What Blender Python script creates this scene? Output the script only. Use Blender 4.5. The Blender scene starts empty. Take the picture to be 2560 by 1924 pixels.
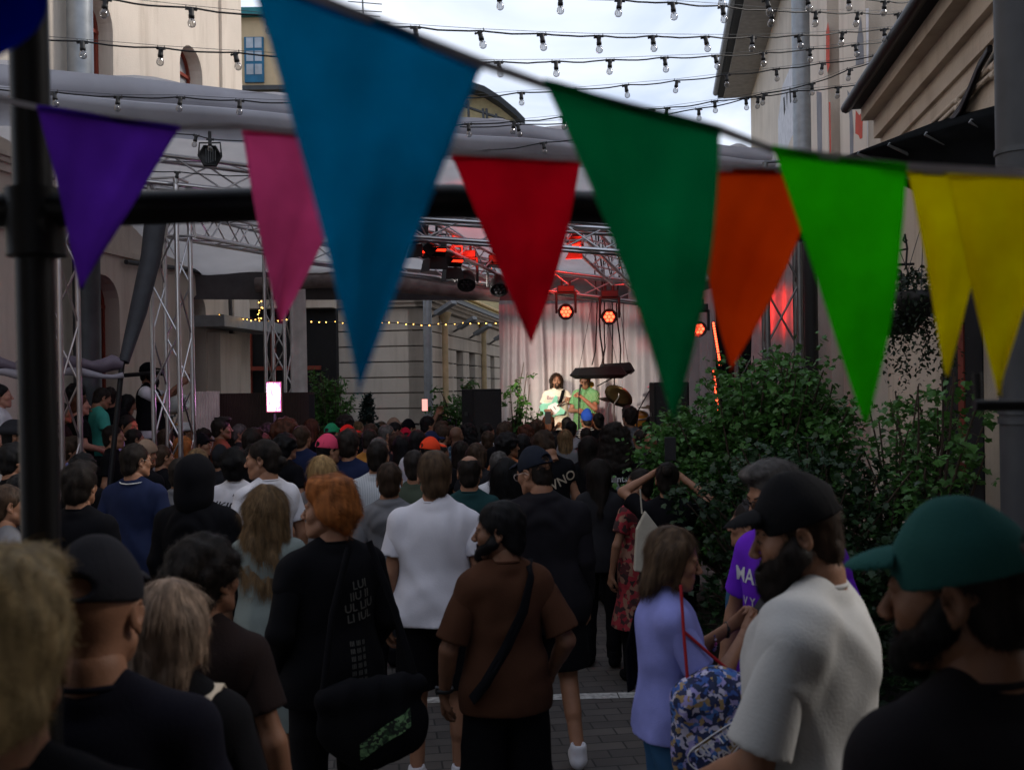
import bpy, math, random
import numpy as np
from mathutils import Matrix, Vector, Euler
from mathutils.bvhtree import BVHTree
R = math.radians
rng = np.random.default_rng(7); random.seed(7)
C = bpy.context.scene.collection
scene = bpy.context.scene

# ------------------------------------------------------------------ camera
FP = 2489.0                       # focal length in photo pixels (35 mm lens, 36 mm sensor, 2560 px)
CAMZ = 2.12
camd = bpy.data.cameras.new('camera'); cam = bpy.data.objects.new('camera', camd); C.objects.link(cam)
camd.lens = 35; camd.sensor_width = 36; camd.clip_start = .05; camd.clip_end = 900
cam.matrix_world = Matrix.Translation((0, 0, CAMZ)) @ Matrix.Rotation(R(90), 4, 'X') @ Matrix.Rotation(R(-.8), 4, 'Z')
camd.dof.use_dof = True; camd.dof.focus_distance = 9; camd.dof.aperture_fstop = 4.0
scene.camera = cam
CM = cam.matrix_world.copy()
def at(nx, ny, D):
    return CM @ Vector(((nx-1280)/FP*D, -(ny-962)/FP*D, -D))

# ------------------------------------------------------------------ sky and sun (overcast evening)
SUN_EL, SUN_ROT = R(33), R(82)
w = bpy.data.worlds.new('World'); scene.world = w; w.use_nodes = True
nt = w.node_tree; N = nt.nodes; L = nt.links
bg = N['Background']
sky = N.new('ShaderNodeTexSky'); sky.sky_type = 'NISHITA'; sky.sun_disc = False
sky.sun_elevation = SUN_EL; sky.sun_rotation = SUN_ROT; sky.air_density = 1.6; sky.dust_density = 4
tc = N.new('ShaderNodeTexCoord'); mp = N.new('ShaderNodeMapping'); mp.inputs['Scale'].default_value = (1.3, 1.3, 3.2)
L.new(tc.outputs['Generated'], mp.inputs['Vector'])
n1 = N.new('ShaderNodeTexNoise'); n1.inputs['Scale'].default_value = 2.6; n1.inputs['Detail'].default_value = 7; n1.inputs['Roughness'].default_value = .52
n1.inputs['Distortion'].default_value = .5
L.new(mp.outputs[0], n1.inputs['Vector'])
cr = N.new('ShaderNodeValToRGB')
cr.color_ramp.elements[0].position = .34; cr.color_ramp.elements[0].color = (2.7, 3.3, 4.6, 1)
cr.color_ramp.elements[1].position = .62; cr.color_ramp.elements[1].color = (5.6, 5.9, 6.6, 1)
L.new(n1.outputs['Fac'], cr.inputs[0])
sep = N.new('ShaderNodeSeparateXYZ'); L.new(tc.outputs['Generated'], sep.inputs[0])
mr = N.new('ShaderNodeMapRange'); mr.inputs['From Min'].default_value = .38; mr.inputs['From Max'].default_value = 1
mr.inputs['To Min'].default_value = 1; mr.inputs['To Max'].default_value = .75
L.new(sep.outputs['Z'], mr.inputs['Value'])
vm = N.new('ShaderNodeVectorMath'); vm.operation = 'SCALE'; L.new(cr.outputs[0], vm.inputs[0]); L.new(mr.outputs[0], vm.inputs['Scale'])
mx = N.new('ShaderNodeMix'); mx.data_type = 'RGBA'; mx.inputs[0].default_value = .9
L.new(sky.outputs[0], mx.inputs[6]); L.new(vm.outputs[0], mx.inputs[7])
L.new(mx.outputs[2], bg.inputs[0]); bg.inputs[1].default_value = .12
sd = bpy.data.lights.new('sun', 'SUN'); sd.energy = 1.5; sd.angle = R(12); sd.color = (1, .93, .86)
sun = bpy.data.objects.new('sun', sd); C.objects.link(sun)
# sun direction: azimuth measured like the sky texture
az = SUN_ROT
sdir = Vector((math.sin(az)*math.cos(SUN_EL), math.cos(az)*math.cos(SUN_EL), math.sin(SUN_EL)))
sun.rotation_euler = sdir.to_track_quat('Z', 'Y').to_euler()
scene.view_settings.view_transform = 'Standard'; scene.view_settings.look = 'None'
scene.view_settings.exposure = .8; scene.view_settings.gamma = 1
scene.cycles.max_bounces = 6; scene.cycles.diffuse_bounces = 3; scene.cycles.transparent_max_bounces = 12
scene.cycles.use_denoising = True
scene.cycles.sample_clamp_indirect = 4

# ------------------------------------------------------------------ materials
_m = {}
def mat(name, col, rough=.8, metal=0, var=.15, vs=6., bump=0, bs=60., emit=None, es=0, transl=0, spec=.3, coord='Object', stretch=None):
    if name in _m: return _m[name]
    m = bpy.data.materials.new(name); m.use_nodes = True; nt = m.node_tree; N = nt.nodes; L = nt.links
    b = N['Principled BSDF']; b.inputs['Roughness'].default_value = rough; b.inputs['Metallic'].default_value = metal
    b.inputs['Specular IOR Level'].default_value = spec
    tc = N.new('ShaderNodeTexCoord'); vec = tc.outputs[coord]
    if stretch:
        mp = N.new('ShaderNodeMapping'); mp.inputs['Scale'].default_value = stretch; L.new(vec, mp.inputs[0]); vec = mp.outputs[0]
    n = N.new('ShaderNodeTexNoise'); n.inputs['Scale'].default_value = vs; n.inputs['Detail'].default_value = 6; L.new(vec, n.inputs['Vector'])
    r = N.new('ShaderNodeValToRGB'); e = r.color_ramp.elements
    e[0].position = .3; e[1].position = .7
    e[0].color = tuple(max(0, c*(1-var)) for c in col)+(1,); e[1].color = tuple(min(1, c*(1+var)) for c in col)+(1,)
    L.new(n.outputs['Fac'], r.inputs[0]); L.new(r.outputs[0], b.inputs['Base Color'])
    if bump:
        n2 = N.new('ShaderNodeTexNoise'); n2.inputs['Scale'].default_value = bs; n2.inputs['Detail'].default_value = 4; L.new(vec, n2.inputs['Vector'])
        bu = N.new('ShaderNodeBump'); bu.inputs['Strength'].default_value = bump; bu.inputs['Distance'].default_value = .02
        L.new(n2.outputs['Fac'], bu.inputs['Height']); L.new(bu.outputs[0], b.inputs['Normal'])
    if emit:
        b.inputs['Emission Color'].default_value = tuple(emit)+(1,); b.inputs['Emission Strength'].default_value = es
    if transl:
        t = N.new('ShaderNodeBsdfTranslucent'); L.new(r.outputs[0], t.inputs[0])
        mxs = N.new('ShaderNodeMixShader'); mxs.inputs[0].default_value = transl
        L.new(b.outputs[0], mxs.inputs[1]); L.new(t.outputs[0], mxs.inputs[2]); L.new(mxs.outputs[0], N['Material Output'].inputs[0])
    _m[name] = m; return m
def cloth(name, col, stripes=None, scol=None, axis=0, freq=60, **k):
    """fabric; stripes = sharp bands along an axis of the garment"""
    if name in _m: return _m[name]
    m = mat(name, col, rough=.92, var=k.get('var', .12), vs=9, bump=.12, bs=160, spec=.1)
    if stripes:
        nt = m.node_tree; N = nt.nodes; L = nt.links; b = N['Principled BSDF']
        tc = N.new('ShaderNodeTexCoord'); sp = N.new('ShaderNodeSeparateXYZ'); L.new(tc.outputs['Object'], sp.inputs[0])
        def band(ax, fr, th):
            mu = N.new('ShaderNodeMath'); mu.operation = 'MULTIPLY'; mu.inputs[1].default_value = fr; L.new(sp.outputs[ax], mu.inputs[0])
            f = N.new('ShaderNodeMath'); f.operation = 'FRACT'; L.new(mu.outputs[0], f.inputs[0])
            g = N.new('ShaderNodeMath'); g.operation = 'GREATER_THAN'; g.inputs[1].default_value = th; L.new(f.outputs[0], g.inputs[0]); return g
        g = band(axis, freq, stripes)
        if k.get('plaid'):
            g2 = band(0 if axis == 2 else 2, freq, stripes); mxm = N.new('ShaderNodeMath'); mxm.operation = 'ADD'; mxm.use_clamp = True
            L.new(g.outputs[0], mxm.inputs[0]); L.new(g2.outputs[0], mxm.inputs[1]); g = mxm
        mi = N.new('ShaderNodeMix'); mi.data_type = 'RGBA'; L.new(g.outputs[0], mi.inputs[0])
        mi.inputs[6].default_value = tuple(col)+(1,); mi.inputs[7].default_value = tuple(scol)+(1,)
        L.new(mi.outputs[2], b.inputs['Base Color'])
    return m
def pattern(name, cols, scale=40, rough=.85):
    """voronoi patches of several colours (floral prints)"""
    if name in _m: return _m[name]
    m = bpy.data.materials.new(name); m.use_nodes = True; nt = m.node_tree; N = nt.nodes; L = nt.links
    b = N['Principled BSDF']; b.inputs['Roughness'].default_value = rough
    tc = N.new('ShaderNodeTexCoord'); v = N.new('ShaderNodeTexVoronoi'); v.inputs['Scale'].default_value = scale
    n = N.new('ShaderNodeTexNoise'); n.inputs['Scale'].default_value = scale*.6
    ad = N.new('ShaderNodeVectorMath'); ad.operation = 'ADD'; sc = N.new('ShaderNodeVectorMath'); sc.operation = 'SCALE'; sc.inputs['Scale'].default_value = .06
    L.new(tc.outputs['Object'], n.inputs['Vector']); L.new(n.outputs['Color'], sc.inputs[0]); L.new(tc.outputs['Object'], ad.inputs[0]); L.new(sc.outputs[0], ad.inputs[1])
    L.new(ad.outputs[0], v.inputs['Vector'])
    s = N.new('ShaderNodeSeparateColor'); L.new(v.outputs['Color'], s.inputs[0])
    r = N.new('ShaderNodeValToRGB'); r.color_ramp.interpolation = 'CONSTANT'
    while len(r.color_ramp.elements) < len(cols): r.color_ramp.elements.new(.5)
    for i, c in enumerate(cols): r.color_ramp.elements[i].position = i/len(cols); r.color_ramp.elements[i].color = tuple(c)+(1,)
    L.new(s.outputs[0], r.inputs[0]); L.new(r.outputs[0], b.inputs['Base Color'])
    _m[name] = m; return m
def glass_mat():
    if 'glass_clear' in _m: return _m['glass_clear']
    m = bpy.data.materials.new('glass_clear'); m.use_nodes = True; nt = m.node_tree; N = nt.nodes; L = nt.links
    g = N.new('ShaderNodeBsdfGlossy'); g.inputs['Roughness'].default_value = .05; g.inputs[0].default_value = (.42, .42, .43, 1)
    t = N.new('ShaderNodeBsdfTransparent'); t.inputs[0].default_value = (.78, .78, .78, 1)
    lw = N.new('ShaderNodeLayerWeight'); lw.inputs[0].default_value = .45
    x = N.new('ShaderNodeMixShader'); L.new(lw.outputs['Facing'], x.inputs[0]); L.new(t.outputs[0], x.inputs[1]); L.new(g.outputs[0], x.inputs[2])
    L.new(x.outputs[0], N['Material Output'].inputs[0]); _m['glass_clear'] = m; return m

# ------------------------------------------------------------------ object helpers
def tag(o, label=None, cat=None, group=None, kind=None):
    if label: o['label'] = label
    if cat: o['category'] = cat
    if group: o['group'] = group
    if kind: o['kind'] = kind
    return o
def thing(name, label, cat, loc=(0, 0, 0), rz=0, group=None):
    o = bpy.data.objects.new(name, None); C.objects.link(o); o.empty_display_size = .1
    o.location = loc; o.rotation_euler = (0, 0, rz); return tag(o, label, cat, group)
def link(name, me, m, parent=None, loc=None, smooth=False, objmat=False):
    o = bpy.data.objects.new(name, me); C.objects.link(o)
    if parent is not None: o.parent = parent
    if loc is not None: o.location = loc
    ms = m if isinstance(m, (list, tuple)) else [m]
    if len(me.materials) == 0:
        for q in ms: me.materials.append(q)
    if objmat:
        o.material_slots[0].link = 'OBJECT'; o.material_slots[0].material = ms[0]
    return o
def npmesh(name, V, F, smooth=True, idx=None):
    me = bpy.data.meshes.new(name)
    V = np.asarray(V, dtype=np.float32); F = np.asarray(F, dtype=np.int32)
    n = F.shape[1]
    me.vertices.add(len(V)); me.vertices.foreach_set('co', V.ravel())
    me.loops.add(F.size); me.loops.foreach_set('vertex_index', F.ravel())
    me.polygons.add(len(F)); me.polygons.foreach_set('loop_start', np.arange(0, F.size, n, dtype=np.int32))
    me.polygons.foreach_set('loop_total', np.full(len(F), n, dtype=np.int32))
    if idx is not None: me.polygons.foreach_set('material_index', np.asarray(idx, dtype=np.int32))
    me.update(calc_edges=True)
    me.polygons.foreach_set('use_smooth', np.full(len(F), smooth))
    me.validate(); return me
class MB:
    """collects boxes, tubes, prisms and links them as ONE mesh object"""
    def __init__(s): s.v = []; s.f = []; s.sm = []
    def add(s, vs, fs, smooth=False):
        b = len(s.v); s.v += [tuple(v) for v in vs]; s.f += [tuple(i+b for i in f) for f in fs]; s.sm += [smooth]*len(fs); return s
    def box(s, c, d, M=None):
        x, y, z = d[0]/2, d[1]/2, d[2]/2
        vs = [Vector((c[0]+i*x, c[1]+j*y, c[2]+k*z)) for i in (-1, 1) for j in (-1, 1) for k in (-1, 1)]
        if M is not None: vs = [M @ v for v in vs]
        return s.add(vs, [(0, 1, 3, 2), (4, 6, 7, 5), (0, 4, 5, 1), (2, 3, 7, 6), (0, 2, 6, 4), (1, 5, 7, 3)])
    def obox(s, a, b, w, t):
        """bar from a to b, width w, thickness t"""
        a = Vector(a); b = Vector(b); d = (b-a); l = d.length; q = d.to_track_quat('X', 'Z').to_matrix().to_4x4()
        return s.box((l/2, 0, 0), (l, w, t), Matrix.Translation(a) @ q)
    def tube(s, pts, r, n=10, cap=True, r2=None):
        pts = [Vector(p) for p in pts]; rs = r if isinstance(r, (list, tuple)) else [r]*len(pts)
        vs = []; up = Vector((0, 0, 1)); prev = None
        for i, p in enumerate(pts):
            t = (pts[min(i+1, len(pts)-1)]-pts[max(i-1, 0)]).normalized()
            if prev is None:
                u = t.cross(up if abs(t.z) < .95 else Vector((1, 0, 0))).normalized()
            else:
                u = (prev-t*prev.dot(t)).normalized()
            prev = u; w_ = t.cross(u)
            for k in range(n):
                a = 2*math.pi*k/n; vs.append(p+u*math.cos(a)*rs[i]+w_*math.sin(a)*rs[i])
        fs = [(i*n+k, i*n+(k+1) % n, (i+1)*n+(k+1) % n, (i+1)*n+k) for i in range(len(pts)-1) for k in range(n)]
        s.add(vs, fs, True)
        if cap:
            s.add(vs[:n], [tuple(range(n))[::-1]]); s.add(vs[-n:], [tuple(range(n))])
        return s
    def lathe(s, prof, n=20, M=None):
        M = M or Matrix()
        vs = [M @ Vector((r*math.cos(2*math.pi*k/n), r*math.sin(2*math.pi*k/n), z)) for r, z in prof for k in range(n)]
        fs = [(i*n+k, i*n+(k+1) % n, (i+1)*n+(k+1) % n, (i+1)*n+k) for i in range(len(prof)-1) for k in range(n)]
        return s.add(vs, fs, True)
    def prism(s, poly, a, b):
        """poly: list of 3-D points; extruded from offset vector a to b"""
        a = Vector(a); b = Vector(b); n = len(poly); vs = [Vector(p)+a for p in poly]+[Vector(p)+b for p in poly]
        return s.add(vs, [tuple(range(n))[::-1], tuple(range(n, 2*n))]+[(i, (i+1) % n, (i+1) % n+n, i+n) for i in range(n)])
    def build(s, name, m, parent=None, bevel=0):
        me = bpy.data.meshes.new(name); me.from_pydata(s.v, [], s.f); me.validate(); me.update()
        if len(me.polygons) == len(s.sm): me.polygons.foreach_set('use_smooth', s.sm)
        o = link(name, me, m, parent)
        if bevel:
            bv = o.modifiers.new('bevel', 'BEVEL'); bv.width = bevel; bv.segments = 2; bv.limit_method = 'ANGLE'
        return o
def struct(name, mb, m): return tag(mb.build(name, m), kind='structure')
def copy_tree(o, parent=None):
    c = o.copy(); C.objects.link(c); c.parent = parent
    for ch in list(o.children): copy_tree(ch, c)
    return c
# ------------------------------------------------------------------ implicit modelling (numpy) for people
class Field:
    def __init__(s, lo, hi, h):
        s.lo = np.array(lo, dtype=np.float32); s.h = h
        s.n = np.ceil((np.array(hi)-s.lo)/h).astype(int)+1
        s.F = np.full(s.n, 1., dtype=np.float32)
    def grid(s, lo, hi, pad):
        a = np.maximum(0, np.floor((np.array(lo)-pad-s.lo)/s.h).astype(int)); b = np.minimum(s.n, np.ceil((np.array(hi)+pad-s.lo)/s.h).astype(int)+1)
        if np.any(b <= a): return None, None
        ax = [s.lo[i]+s.h*np.arange(a[i], b[i], dtype=np.float32) for i in range(3)]
        return tuple(slice(a[i], b[i]) for i in range(3)), (ax[0][:, None, None], ax[1][None, :, None], ax[2][None, None, :])
    def _un(s, sl, d, k):
        a = s.F[sl]
        if k <= 0: s.F[sl] = np.minimum(a, d); return
        t = np.clip(.5+.5*(a-d)/k, 0, 1); s.F[sl] = a*(1-t)+d*t-k*t*(1-t)
    def rc(s, a, b, ra, rb, k=.02, sub=False, sc=None):
        a = np.array(a, float); b = np.array(b, float); m = max(ra, rb); pad = k+s.h*2+m
        sl, g = s.grid(np.minimum(a, b), np.maximum(a, b), pad)
        if sl is None: return s
        ba = b-a; l = max(1e-9, ba@ba)
        X = [g[i]-a[i] for i in range(3)]
        t = np.clip((X[0]*ba[0]+X[1]*ba[1]+X[2]*ba[2])/l, 0, 1)
        d = np.sqrt((X[0]-t*ba[0])**2+(X[1]-t*ba[1])**2+(X[2]-t*ba[2])**2)-(ra+(rb-ra)*t)
        s._sub(sl, d, k) if sub else s._un(sl, d.astype(np.float32), k); return s
    def el(s, c, r, k=.02, sub=False, rot=None):
        c = np.array(c, float); r = np.array(r, float); m = float(r.max()) if rot is not None else r
        sl, g = s.grid(c-m, c+m, k+s.h*2)
        if sl is None: return s
        X = [g[i]-c[i] for i in range(3)]
        if rot is not None:
            Rm = np.array(rot); X = [Rm[0, i]*X[0]+Rm[1, i]*X[1]+Rm[2, i]*X[2] for i in range(3)]
        k0 = np.sqrt((X[0]/r[0])**2+(X[1]/r[1])**2+(X[2]/r[2])**2)
        k1 = np.sqrt((X[0]/r[0]**2)**2+(X[1]/r[1]**2)**2+(X[2]/r[2]**2)**2)+1e-6
        d = (k0*(k0-1)/k1)
        s._sub(sl, d, k) if sub else s._un(sl, d.astype(np.float32), k); return s
    def _sub(s, sl, d, k):
        a = s.F[sl]; k = max(k, 1e-4); t = np.clip(.5-.5*(a+d)/k, 0, 1); s.F[sl] = (a*(1-t)-d*t+k*t*(1-t)).astype(np.float32)
    def cut(s, n, t, k=.004):
        """keep n.p < t"""
        g = s.grid(s.lo, s.lo+s.h*(s.n-1), 0)[1]; n = np.array(n, float); q = np.linalg.norm(n); n = n/q; t = t/q
        d = -(g[0]*n[0]+g[1]*n[1]+g[2]*n[2]-t); s._sub(tuple([slice(None)]*3), d, k); return s
    def disp(s, fn):
        i = np.nonzero(np.abs(s.F) < .045); P = [s.lo[q]+s.h*i[q] for q in range(3)]
        s.F[i] += fn(*P).astype(np.float32); return s
    def mesh(s):
        F = s.F.copy(); F[0] = F[-1] = 1; F[:, 0] = F[:, -1] = 1; F[:, :, 0] = F[:, :, -1] = 1
        ins = F < 0; cnt = np.zeros(np.array(F.shape)-1, np.int8)
        for dx in (0, 1):
            for dy in (0, 1):
                for dz in (0, 1): cnt += ins[dx:ins.shape[0]-1+dx, dy:ins.shape[1]-1+dy, dz:ins.shape[2]-1+dz]
        ci = np.nonzero((cnt > 0) & (cnt < 8)); m = len(ci[0]); idx = np.full(cnt.shape, -1, np.int32); idx[ci] = np.arange(m)
        acc = np.zeros((m, 3)); w_ = np.zeros(m)
        cs = [(a, b, c) for a in (0, 1) for b in (0, 1) for c in (0, 1)]
        val = {c: F[ci[0]+c[0], ci[1]+c[1], ci[2]+c[2]] for c in cs}
        for a in cs:
            for ax in range(3):
                if a[ax] == 0:
                    b = tuple(1 if i == ax else a[i] for i in range(3)); va, vb = val[a], val[b]; x = (va < 0) != (vb < 0)
                    t = np.where(x, va/np.where(x, va-vb, 1), 0); p = np.tile(np.array(a, float), (m, 1)); p[:, ax] += t
                    acc[x] += p[x]; w_[x] += 1
        V = s.lo+s.h*(np.stack(ci, 1)+acc/w_[:, None]); fs = []
        for ax in range(3):
            o1, o2 = [(1, 2), (2, 0), (0, 1)][ax]
            A = ins[tuple(slice(0, -1) if i == ax else slice(1, -1) for i in range(3))]
            B = ins[tuple(slice(1, None) if i == ax else slice(1, -1) for i in range(3))]
            e = np.nonzero(A != B)
            if len(e[0]) == 0: continue
            base = [e[0].copy(), e[1].copy(), e[2].copy()]
            for i in range(3):
                if i != ax: base[i] = base[i]+1
            def cid(d1, d2):
                q = [base[0].copy(), base[1].copy(), base[2].copy()]; q[o1] = q[o1]-d1; q[o2] = q[o2]-d2; return idx[q[0], q[1], q[2]]
            Q = np.stack([cid(1, 1), cid(0, 1), cid(0, 0), cid(1, 0)], 1); fl = ~A[e]; Q[fl] = Q[fl][:, ::-1]; fs.append(Q)
        Q = np.concatenate(fs); return V, Q[(Q >= 0).all(1)]
def join(parts):
    V = []; Q = []; b = 0
    for v, q in parts: V.append(v); Q.append(q+b); b += len(v)
    return np.concatenate(V), np.concatenate(Q)
def wr(amp, seed=0, f=1.):
    """fabric folds"""
    r = np.random.default_rng(seed); ph = r.uniform(0, 6.3, 8)
    def fn(x, y, z):
        a = np.sin(f*(21*x+2.5*z+1.6*np.sin(5*z+ph[0]))+ph[1])*(.5+.5*np.sin(3*z+4*x+ph[2]))
        b = (.5+.5*np.cos(f*(24*x+9*z+1.9*np.sin(6*z+ph[3]))+ph[4]))**3*(.5+.5*np.sin(5*z-7*x+ph[5]))*1.2
        c = (.5+.5*np.cos(f*(30*x-15*z+2.4*np.sin(8*x+5*z+ph[0]))+ph[6]))**3*(.5+.5*np.sin(7*z+9*x+ph[7]))
        e = np.sin(f*(31*z+16*np.abs(x)+3*np.sin(9*x+ph[1]))+ph[6])*.35*np.exp(-((z-.95)/.12)**2)
        return -amp*(a*.8+b+c+e)
    return fn
def nz(amp, fr, seed=0):
    r = np.random.default_rng(seed); K = r.normal(0, 1, (9, 3)); K /= np.linalg.norm(K, axis=1)[:, None]; K *= fr*r.uniform(.6, 1.7, (9, 1)); ph = r.uniform(0, 6.3, 9)
    def fn(x, y, z): return amp*sum(np.sin(K[i, 0]*x+K[i, 1]*y+K[i, 2]*z+ph[i]) for i in range(9))/3
    return fn

# ---- head (own frame: origin in the middle of the head, face looks along +y)
def head_field(h, female=False, beard=False):
    f = Field((-.1, -.13, -.2), (.1, .14, .15), h); g = .94 if female else 1.
    f.el((0, -.014, .036), (.0765, .097, .089), .02)
    f.el((0, .032, -.03), (.058*g, .06, .078), .03)
    f.el((0, .05, -.066), (.043*g, .043, .04), .025)
    f.el((0, .079, -.096), (.018*g, .017, .016), .018)
    for s in (-1, 1):
        f.el((s*.04, .058, -.014), (.026, .027, .027), .02)
        f.rc((s*.05, .015, -.055), (s*.026, .065, -.09), .022*g, .016, .02)
    f.rc((-.036, .079, .027), (.036, .079, .027), .0115, .0115, .014)
    for s in (-1, 1): f.el((s*.031, .1, .007), (.016, .013, .0115), .012, sub=True)
    f.rc((0, .087, .018), (0, .111, -.02), .0075, .0115, .009)
    for s in (-1, 1): f.el((s*.0105, .104, -.026), (.0085, .009, .0075), .006)
    f.rc((-.017, .0885, -.0555), (.017, .0885, -.0555), .007, .007, .006)
    f.rc((-.013, .0875, -.067), (.013, .0875, -.067), .0085, .0085, .005)
    f.el((0, .103, -.0612), (.02, .007, .0022), .004, sub=True)
    for s in (-1, 1): f.el((s*.031, .0795, .006), (.0125, .0125, .0115), .001)
    for s in (-1, 1):
        rt = Euler((R(-12), 0, R(s*-22))).to_matrix()
        f.el((s*.0815, -.012, .002), (.0075, .019, .031), .006, rot=rt)
        f.el((s*.0875, -.008, .006), (.006, .0115, .02), .004, sub=True, rot=rt)
        f.el((s*.081, -.004, -.028), (.006, .009, .011), .006)
    f.rc((0, -.022, -.04), (0, -.03, -.2), .054*g, .058*g, .03)
    return f
def rotm(yaw=0, pitch=0, roll=0):
    return (Matrix.Rotation(yaw, 3, 'Z') @ Matrix.Rotation(pitch, 3, 'X') @ Matrix.Rotation(roll, 3, 'Y'))
def xf(V, M, o): return V @ np.array(M).T + np.array(o)

HAIR = {}
def hair_field(kind, h=.006, seed=1):
    lo = {'long': -.42, 'wavy': -.5, 'bob': -.22, 'curlylong': -.38}.get(kind, -.14)
    f = Field((-.2, -.24, lo), (.2, .15, .24), h)
    t = {'short': 0, 'buzz': -.006, 'long': .004, 'wavy': .006, 'bob': .008, 'quiff': .004, 'fluffy': .014, 'curly': .022, 'curlylong': .03, 'bald': 0, 'bun': 0, 'pony': 0, 'tied': 0, 'ginger': .005}.get(kind, 0)
    f.el((0, -.02, .04), (.083+t*.8, .1+t*.8, .094+t*.85), .01)
    if kind in ('short', 'quiff', 'fluffy', 'ginger', 'tied', 'bun', 'pony', 'bald', 'buzz', 'curly'):
        f.el((0, -.052, -.03), (.066+t*.5, .06+t*.5, .075), .02)
    if kind == 'quiff': f.el((0, .03, .112), (.06, .07, .028), .03); f.el((.01, .07, .115), (.04, .03, .02), .02)
    if kind == 'ginger':
        f.el((0, .045, .105), (.062, .04, .035), .03); f.el((.0, .0, .12), (.07, .08, .03), .03); f.el((0, -.06, -.0), (.072, .058, .07), .03)
        for s in (-1, 1): f.el((s*.066, -.025, .02), (.022, .045, .06), .02)
    if kind == 'fluffy': f.el((0, .045, .105), (.07, .055, .04), .03)
    if kind == 'curly':
        r = np.random.default_rng(5)
        for i in range(46):
            v = r.normal(0, 1, 3); v /= np.linalg.norm(v); v[2] = abs(v[2])*1.1-.25
            p = np.array((0, -.02, .045))+v*np.array((.092, .105, .1)); f.el(p, (.026,)*3, .012)
    # the hairline: nothing in front of the face
    f.cut((0, .74, -.67), {'curly': .026, 'fluffy': .022, 'ginger': .012, 'quiff': .018}.get(kind, .014), .012)
    if kind in ('bald',): f.el((0, -.0, .115), (.062, .085, .07), .02, sub=True); f.el((0, .05, .1), (.085, .1, .06), .02, sub=True)
    if kind in ('long', 'wavy', 'bob', 'curlylong'):
        wd = {'long': .0, 'wavy': .012, 'bob': .008, 'curlylong': .045}[kind]; zz = {'long': -.34, 'wavy': -.4, 'bob': -.13, 'curlylong': -.26}[kind]
        for x in (-.052, -.026, 0, .026, .052):
            f.rc((x*1.1, -.055+.5*abs(x), .02), (x*(1.25+wd*12), -.085+.3*abs(x), zz+abs(x)*.7), .05+wd*.7, .026+wd*.8, .03)
        for s in (-1, 1):
            f.rc((s*.064, -.015, .04), (s*(.076+wd), -.02, max(zz+.1, -.2)), .028+wd*.6, .022+wd*.6, .03)
            if kind in ('long', 'wavy', 'bob'): f.rc((s*.06, .02, .08), (s*.078, .02, -.06), .022, .016, .02)
        f.el((0, .11, -.04), (.1, .075, .14), .02, sub=True)
        if kind == 'curlylong':
            r = np.random.default_rng(6)
            for i in range(130):
                z = r.uniform(-.27, .11); a = r.uniform(math.pi*.95, math.pi*2.05); rr = .098+.03*math.sin((z+.25)*8)
                f.el((math.cos(a)*rr, -.035+math.sin(a)*rr*.75, z), (r.uniform(.014, .024),)*3, .01)
    if kind == 'bun': f.el((0, -.115, .075), (.042, .04, .042), .01)
    if kind == 'pony': f.rc((0, -.115, .05), (0, -.14, -.08), .026, .02, .02); f.rc((0, -.14, -.08), (.01, -.11, -.13), .02, .012, .02)
    if kind == 'tied': f.el((0, -.12, -.02), (.03, .03, .035), .015)
    if kind in ('wavy', 'curlylong', 'curly', 'fluffy', 'ginger'): f.disp(nz(.0045 if kind != 'ginger' else .0075, 75 if kind != 'ginger' else 55, seed))
    else: f.disp(nz(.0016, 110, seed))
    if kind == 'wavy': f.disp(lambda x, y, z: .006*np.sin(38*z+22*x+9*y)*(z < .0))
    return f
def strands(V, Q, n, width, length, seed=0, flow='down', lift=.5, curl=0., top=(0, .01, .13)):
    """thin tapering ribbons combed over a hair surface"""
    r = np.random.default_rng(seed)
    a = V[Q[:, 1]]-V[Q[:, 0]]; b = V[Q[:, 3]]-V[Q[:, 0]]; Nn = np.cross(a, b); ar = np.linalg.norm(Nn, axis=1); ok = ar > 1e-9
    pr = np.where(ok, ar, 0); pr /= pr.sum(); i = r.choice(len(Q), n, p=pr); P = V[Q[i]].mean(1)+r.normal(0, .002, (n, 3)); Nn = Nn[i]/np.maximum(ar[i], 1e-9)[:, None]
    T = np.array(top); out = P-T; g = np.zeros_like(P); g[:, 2] = -1
    if flow == 'down': d = out*3+g*.45
    elif flow == 'left': d = out*2+g*.2+np.array((0, .35, 0))
    elif flow == 'back': d = out*1+g*.25+np.array((0, -.6, .1))
    else: d = out*2+r.normal(0, .5, P.shape)
    d += r.normal(0, .12, P.shape)*np.linalg.norm(d, axis=1)[:, None]
    d -= Nn*(d*Nn).sum(1)[:, None]; d /= np.maximum(np.linalg.norm(d, axis=1), 1e-6)[:, None]
    S = 6; Ln = length*r.uniform(.5, 1.2, n); side = np.cross(d, Nn); ph = r.uniform(0, 6.3, n); fr = r.uniform(60, 130, n)
    VV = np.zeros((n, S, 2, 3)); p = P+Nn*.001
    for k in range(S):
        t = k/(S-1); wd = width*(1-t*.85)*(.35+.65*min(1, t*3+.3))
        off = (side*np.sin(ph+fr*Ln*t)[:, None]+Nn*np.cos(ph+fr*Ln*t)[:, None]*.6)*curl*t
        VV[:, k, 0] = p+off-side*wd/2; VV[:, k, 1] = p+off+side*wd/2
        d2 = d+Nn*lift*(.45-t)*.5+g*.16*t; d2 /= np.linalg.norm(d2, axis=1)[:, None]; p = p+d2*(Ln/(S-1))[:, None]
    V2 = VV.reshape(-1, 3); b0 = np.arange(n)[:, None]*S*2+np.arange(S-1)[None, :]*2; b0 = b0.ravel()
    return V2, np.stack([b0, b0+1, b0+3, b0+2], 1)
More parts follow.
